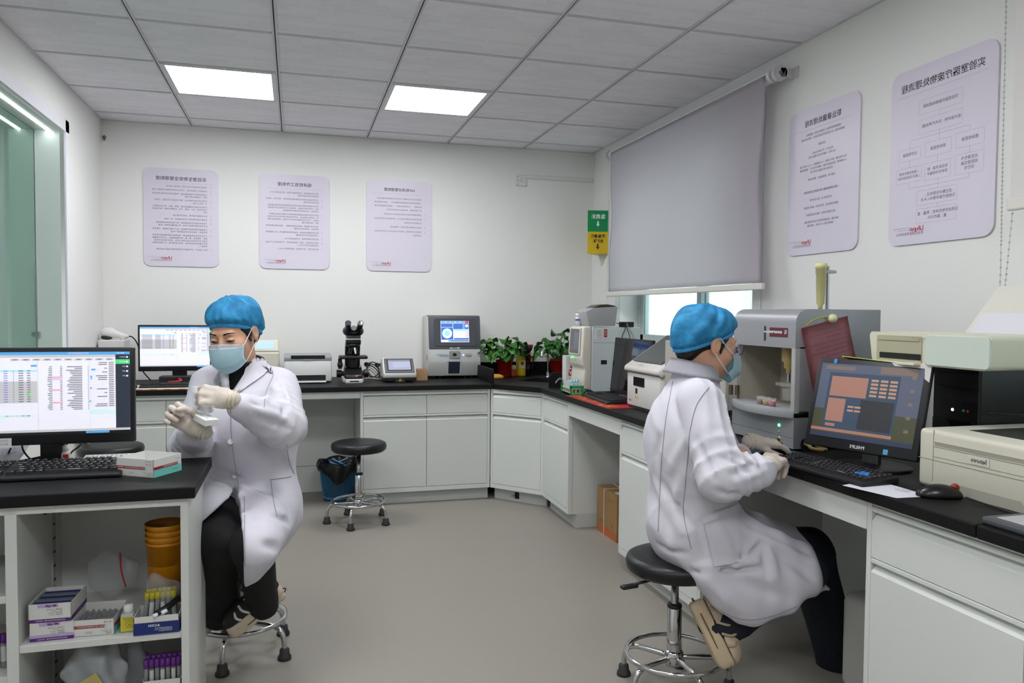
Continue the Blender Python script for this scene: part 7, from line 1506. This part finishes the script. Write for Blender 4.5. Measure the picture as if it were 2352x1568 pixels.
lo, hi = bounds([J[k] for k in ('pelvis', 'neck', 'shL', 'shR', 'elL', 'wrL', 'elR', 'wrR', 'hipL', 'hipR', 'knL', 'knR')] + [at(1735, 1438, 2.43)], .14)
F2 = [((1515, 1003), (1505, 1062), .014, -.008), ((1505, 1110), (1569, 1223), .014, .010), ((1520, 1105), (1585, 1205), .012, -.010), ((1574, 1008), (1540, 1080), .014, .009), ((1560, 1100), (1545, 1170), .014, .008), ((1540, 1150), (1535, 1230), .014, -.007), ((1510, 1250), (1575, 1270), .012, -.010), ((1500, 920), (1515, 990), .018, .007), ((1550, 900), (1560, 980), .018, -.006),
      ((1676, 1030), (1735, 1062), .009, .010), ((1660, 1050), (1720, 1085), .008, -.010), ((1692, 1108), (1760, 1080), .009, .010), ((1680, 1090), (1745, 1058), .008, -.008), ((1650, 1000), (1690, 1020), .012, .008), ((1620, 960), (1625, 1040), .014, .007), ((1600, 1010), (1640, 1100), .012, -.008), ((1730, 1050), (1745, 1110), .006, .008), ((1640, 1125), (1700, 1135), .012, -.007),
      ((1708, 1212), (1870, 1290), .014, .008), ((1746, 1250), (1660, 1308), .010, -.012), ((1735, 1245), (1690, 1300), .010, .010), ((1767, 1262), (1783, 1325), .012, .011), ((1755, 1262), (1762, 1320), .010, -.010), ((1590, 1312), (1756, 1303), .010, -.013), ((1600, 1300), (1740, 1290), .012, .011), ((1600, 1340), (1625, 1390), .012, .009), ((1620, 1330), (1700, 1400), .016, .008), ((1800, 1280), (1880, 1345), .016, -.008), ((1690, 1330), (1800, 1370), .020, -.008), ((1640, 1195), (1690, 1290), .014, .007), ((1600, 1210), (1620, 1290), .014, -.008)]
FOLDS = place_folds(coat2, lo, hi, F2)
coat = link('lab_coat', netmesh('lab_coat', coat2, lo, hi, .0062), M_lab, W2, True)
K = Cloth(coat)
# stand collar
nk = J['neck']
def colf(u, v):
    a = u * 2 * PI; r = .066 + .010 * (1 - v) + .004 * math.sin(a * 3); z = .012 + .044 * v - .016 * math.cos(a - math.atan2(FW2.y, FW2.x)) - .012 * v * (math.cos(a - math.atan2(FW2.y, FW2.x)) > .3)
    return nk + V(r * math.cos(a) - .004, r * math.sin(a), z)
q = B(); q.grid(colf, 40, 6, closed_u=True, thick=.004); q.build('collar', M_lab, coat, True, smooth=True)
def colf2(u, v):
    a = u * 2 * PI; r = .070 + .028 * v + .004 * math.sin(a * 3); z = .058 - .048 * v - .016 * math.cos(a - math.atan2(FW2.y, FW2.x))
    return nk + V(r * math.cos(a) - .006, r * math.sin(a), z)
q = B(); q.grid(colf2, 40, 6, closed_u=True, thick=.004); q.build('collar_fall', M_lab, coat, True, smooth=True)
K.patch('pocket', coat, ((1613, 1186), (1690, 1162), (1700, 1290), (1640, 1300)), M_lab, 12, 14, .006, 0); K.patch('pocket_flap', coat, ((1611, 1186), (1690, 1160), (1693, 1176), (1614, 1202)), M_lab, 14, 5, .009, 0)
K.line('back_seam', coat, [(1546, 875), (1530, 960), (1520, 1060), (1515, 1150), (1512, 1220)], M_seam); K.line('sleeve_seam', coat, [(1628, 890), (1600, 930), (1585, 990), (1582, 1030)], M_seam); K.line('side_seam', coat, [(1582, 1030), (1574, 1110), (1570, 1180), (1588, 1260)], M_seam)
K.line('hem_seam', coat, [(1632, 1388), (1690, 1418), (1750, 1420), (1830, 1392), (1890, 1362)], M_seam)
def tr2(X_, Y_, Z_):
    P = (X_, Y_, Z_); j = j2
    kR, kL = J['knR'], J['knL']
    d = sal(.03, rc(P, j['hipR'], j['knR'], .075, .066), rc(P, j['knR'], tuple(J['anR']), .070, .066), rc(P, j['hipL'], j['knL'], .075, .070), rc(P, j['knL'], tuple(J['anL']), .076, .075))
    ax_R = (J['anR'] - kR).normalized(); d = smax(d, plane(P, J['anR'] + ax_R * .035, ax_R), .006)
    return d + wrinkle(P, 1.2, 5.2)
lo, hi = bounds([J[k] for k in ('hipL', 'hipR', 'knL', 'knR', 'anL', 'anR')], .12)
link('jeans', netmesh('jeans', tr2, lo, hi, .0085), mat('denim_dark', '141a26', .85, var=(60, .3)), W2, True)
M_so2 = mat('platform_sole', 'b9a88c', .6); M_up2 = mat('canvas_beige', 'b8a892', .75, bump=(90, .2)); M_gum = mat('gum_brown', '6e4526', .6)
shoe_at(W2, at(1590, 1402, 2.50), at(1652, 1532, 2.44), ROT @ V(.86, .05, .42), M_so2, M_up2, M_gum, mat('canvas_trim', 'a3927a', .7), L=.235, plat=.045)
shoe_at(W2, at(1915, 1556, 2.84), at(2010, 1562, 2.86), V(0, 0, 1), M_so2, M_up2, M_gum, MATS['canvas_trim'], L=.235, plat=.045)
fx = (V(.76, .64, .10)).normalized()
hR = J['wrR'] + fx * .060 + V(0, 0, .012)
make_hand(W2, hframe(hR, fx, V(-.05, -.25, 1)), [(.55, .9, .6, .05), (.6, 1.0, .6, .0), (.65, 1.0, .6, -.04), (.7, .95, .6, -.10)], [(.022, -.03, -.008), (.036, .0, -.016), (.034, .028, -.024), (.026, .05, -.028)], -1)
hL = V(2.835, -1.475, Z + .045)
make_hand(W2, hframe(hL, V(.97, .02, -.10), V(.08, -.12, 1)), [(.35, .45, .3, .05), (.35, .5, .3, .0), (.4, .5, .3, -.05), (.45, .5, .3, -.12)], [(.022, -.03, -.008), (.040, -.006, -.020), (.046, .022, -.028), (.040, .048, -.032)], 1)
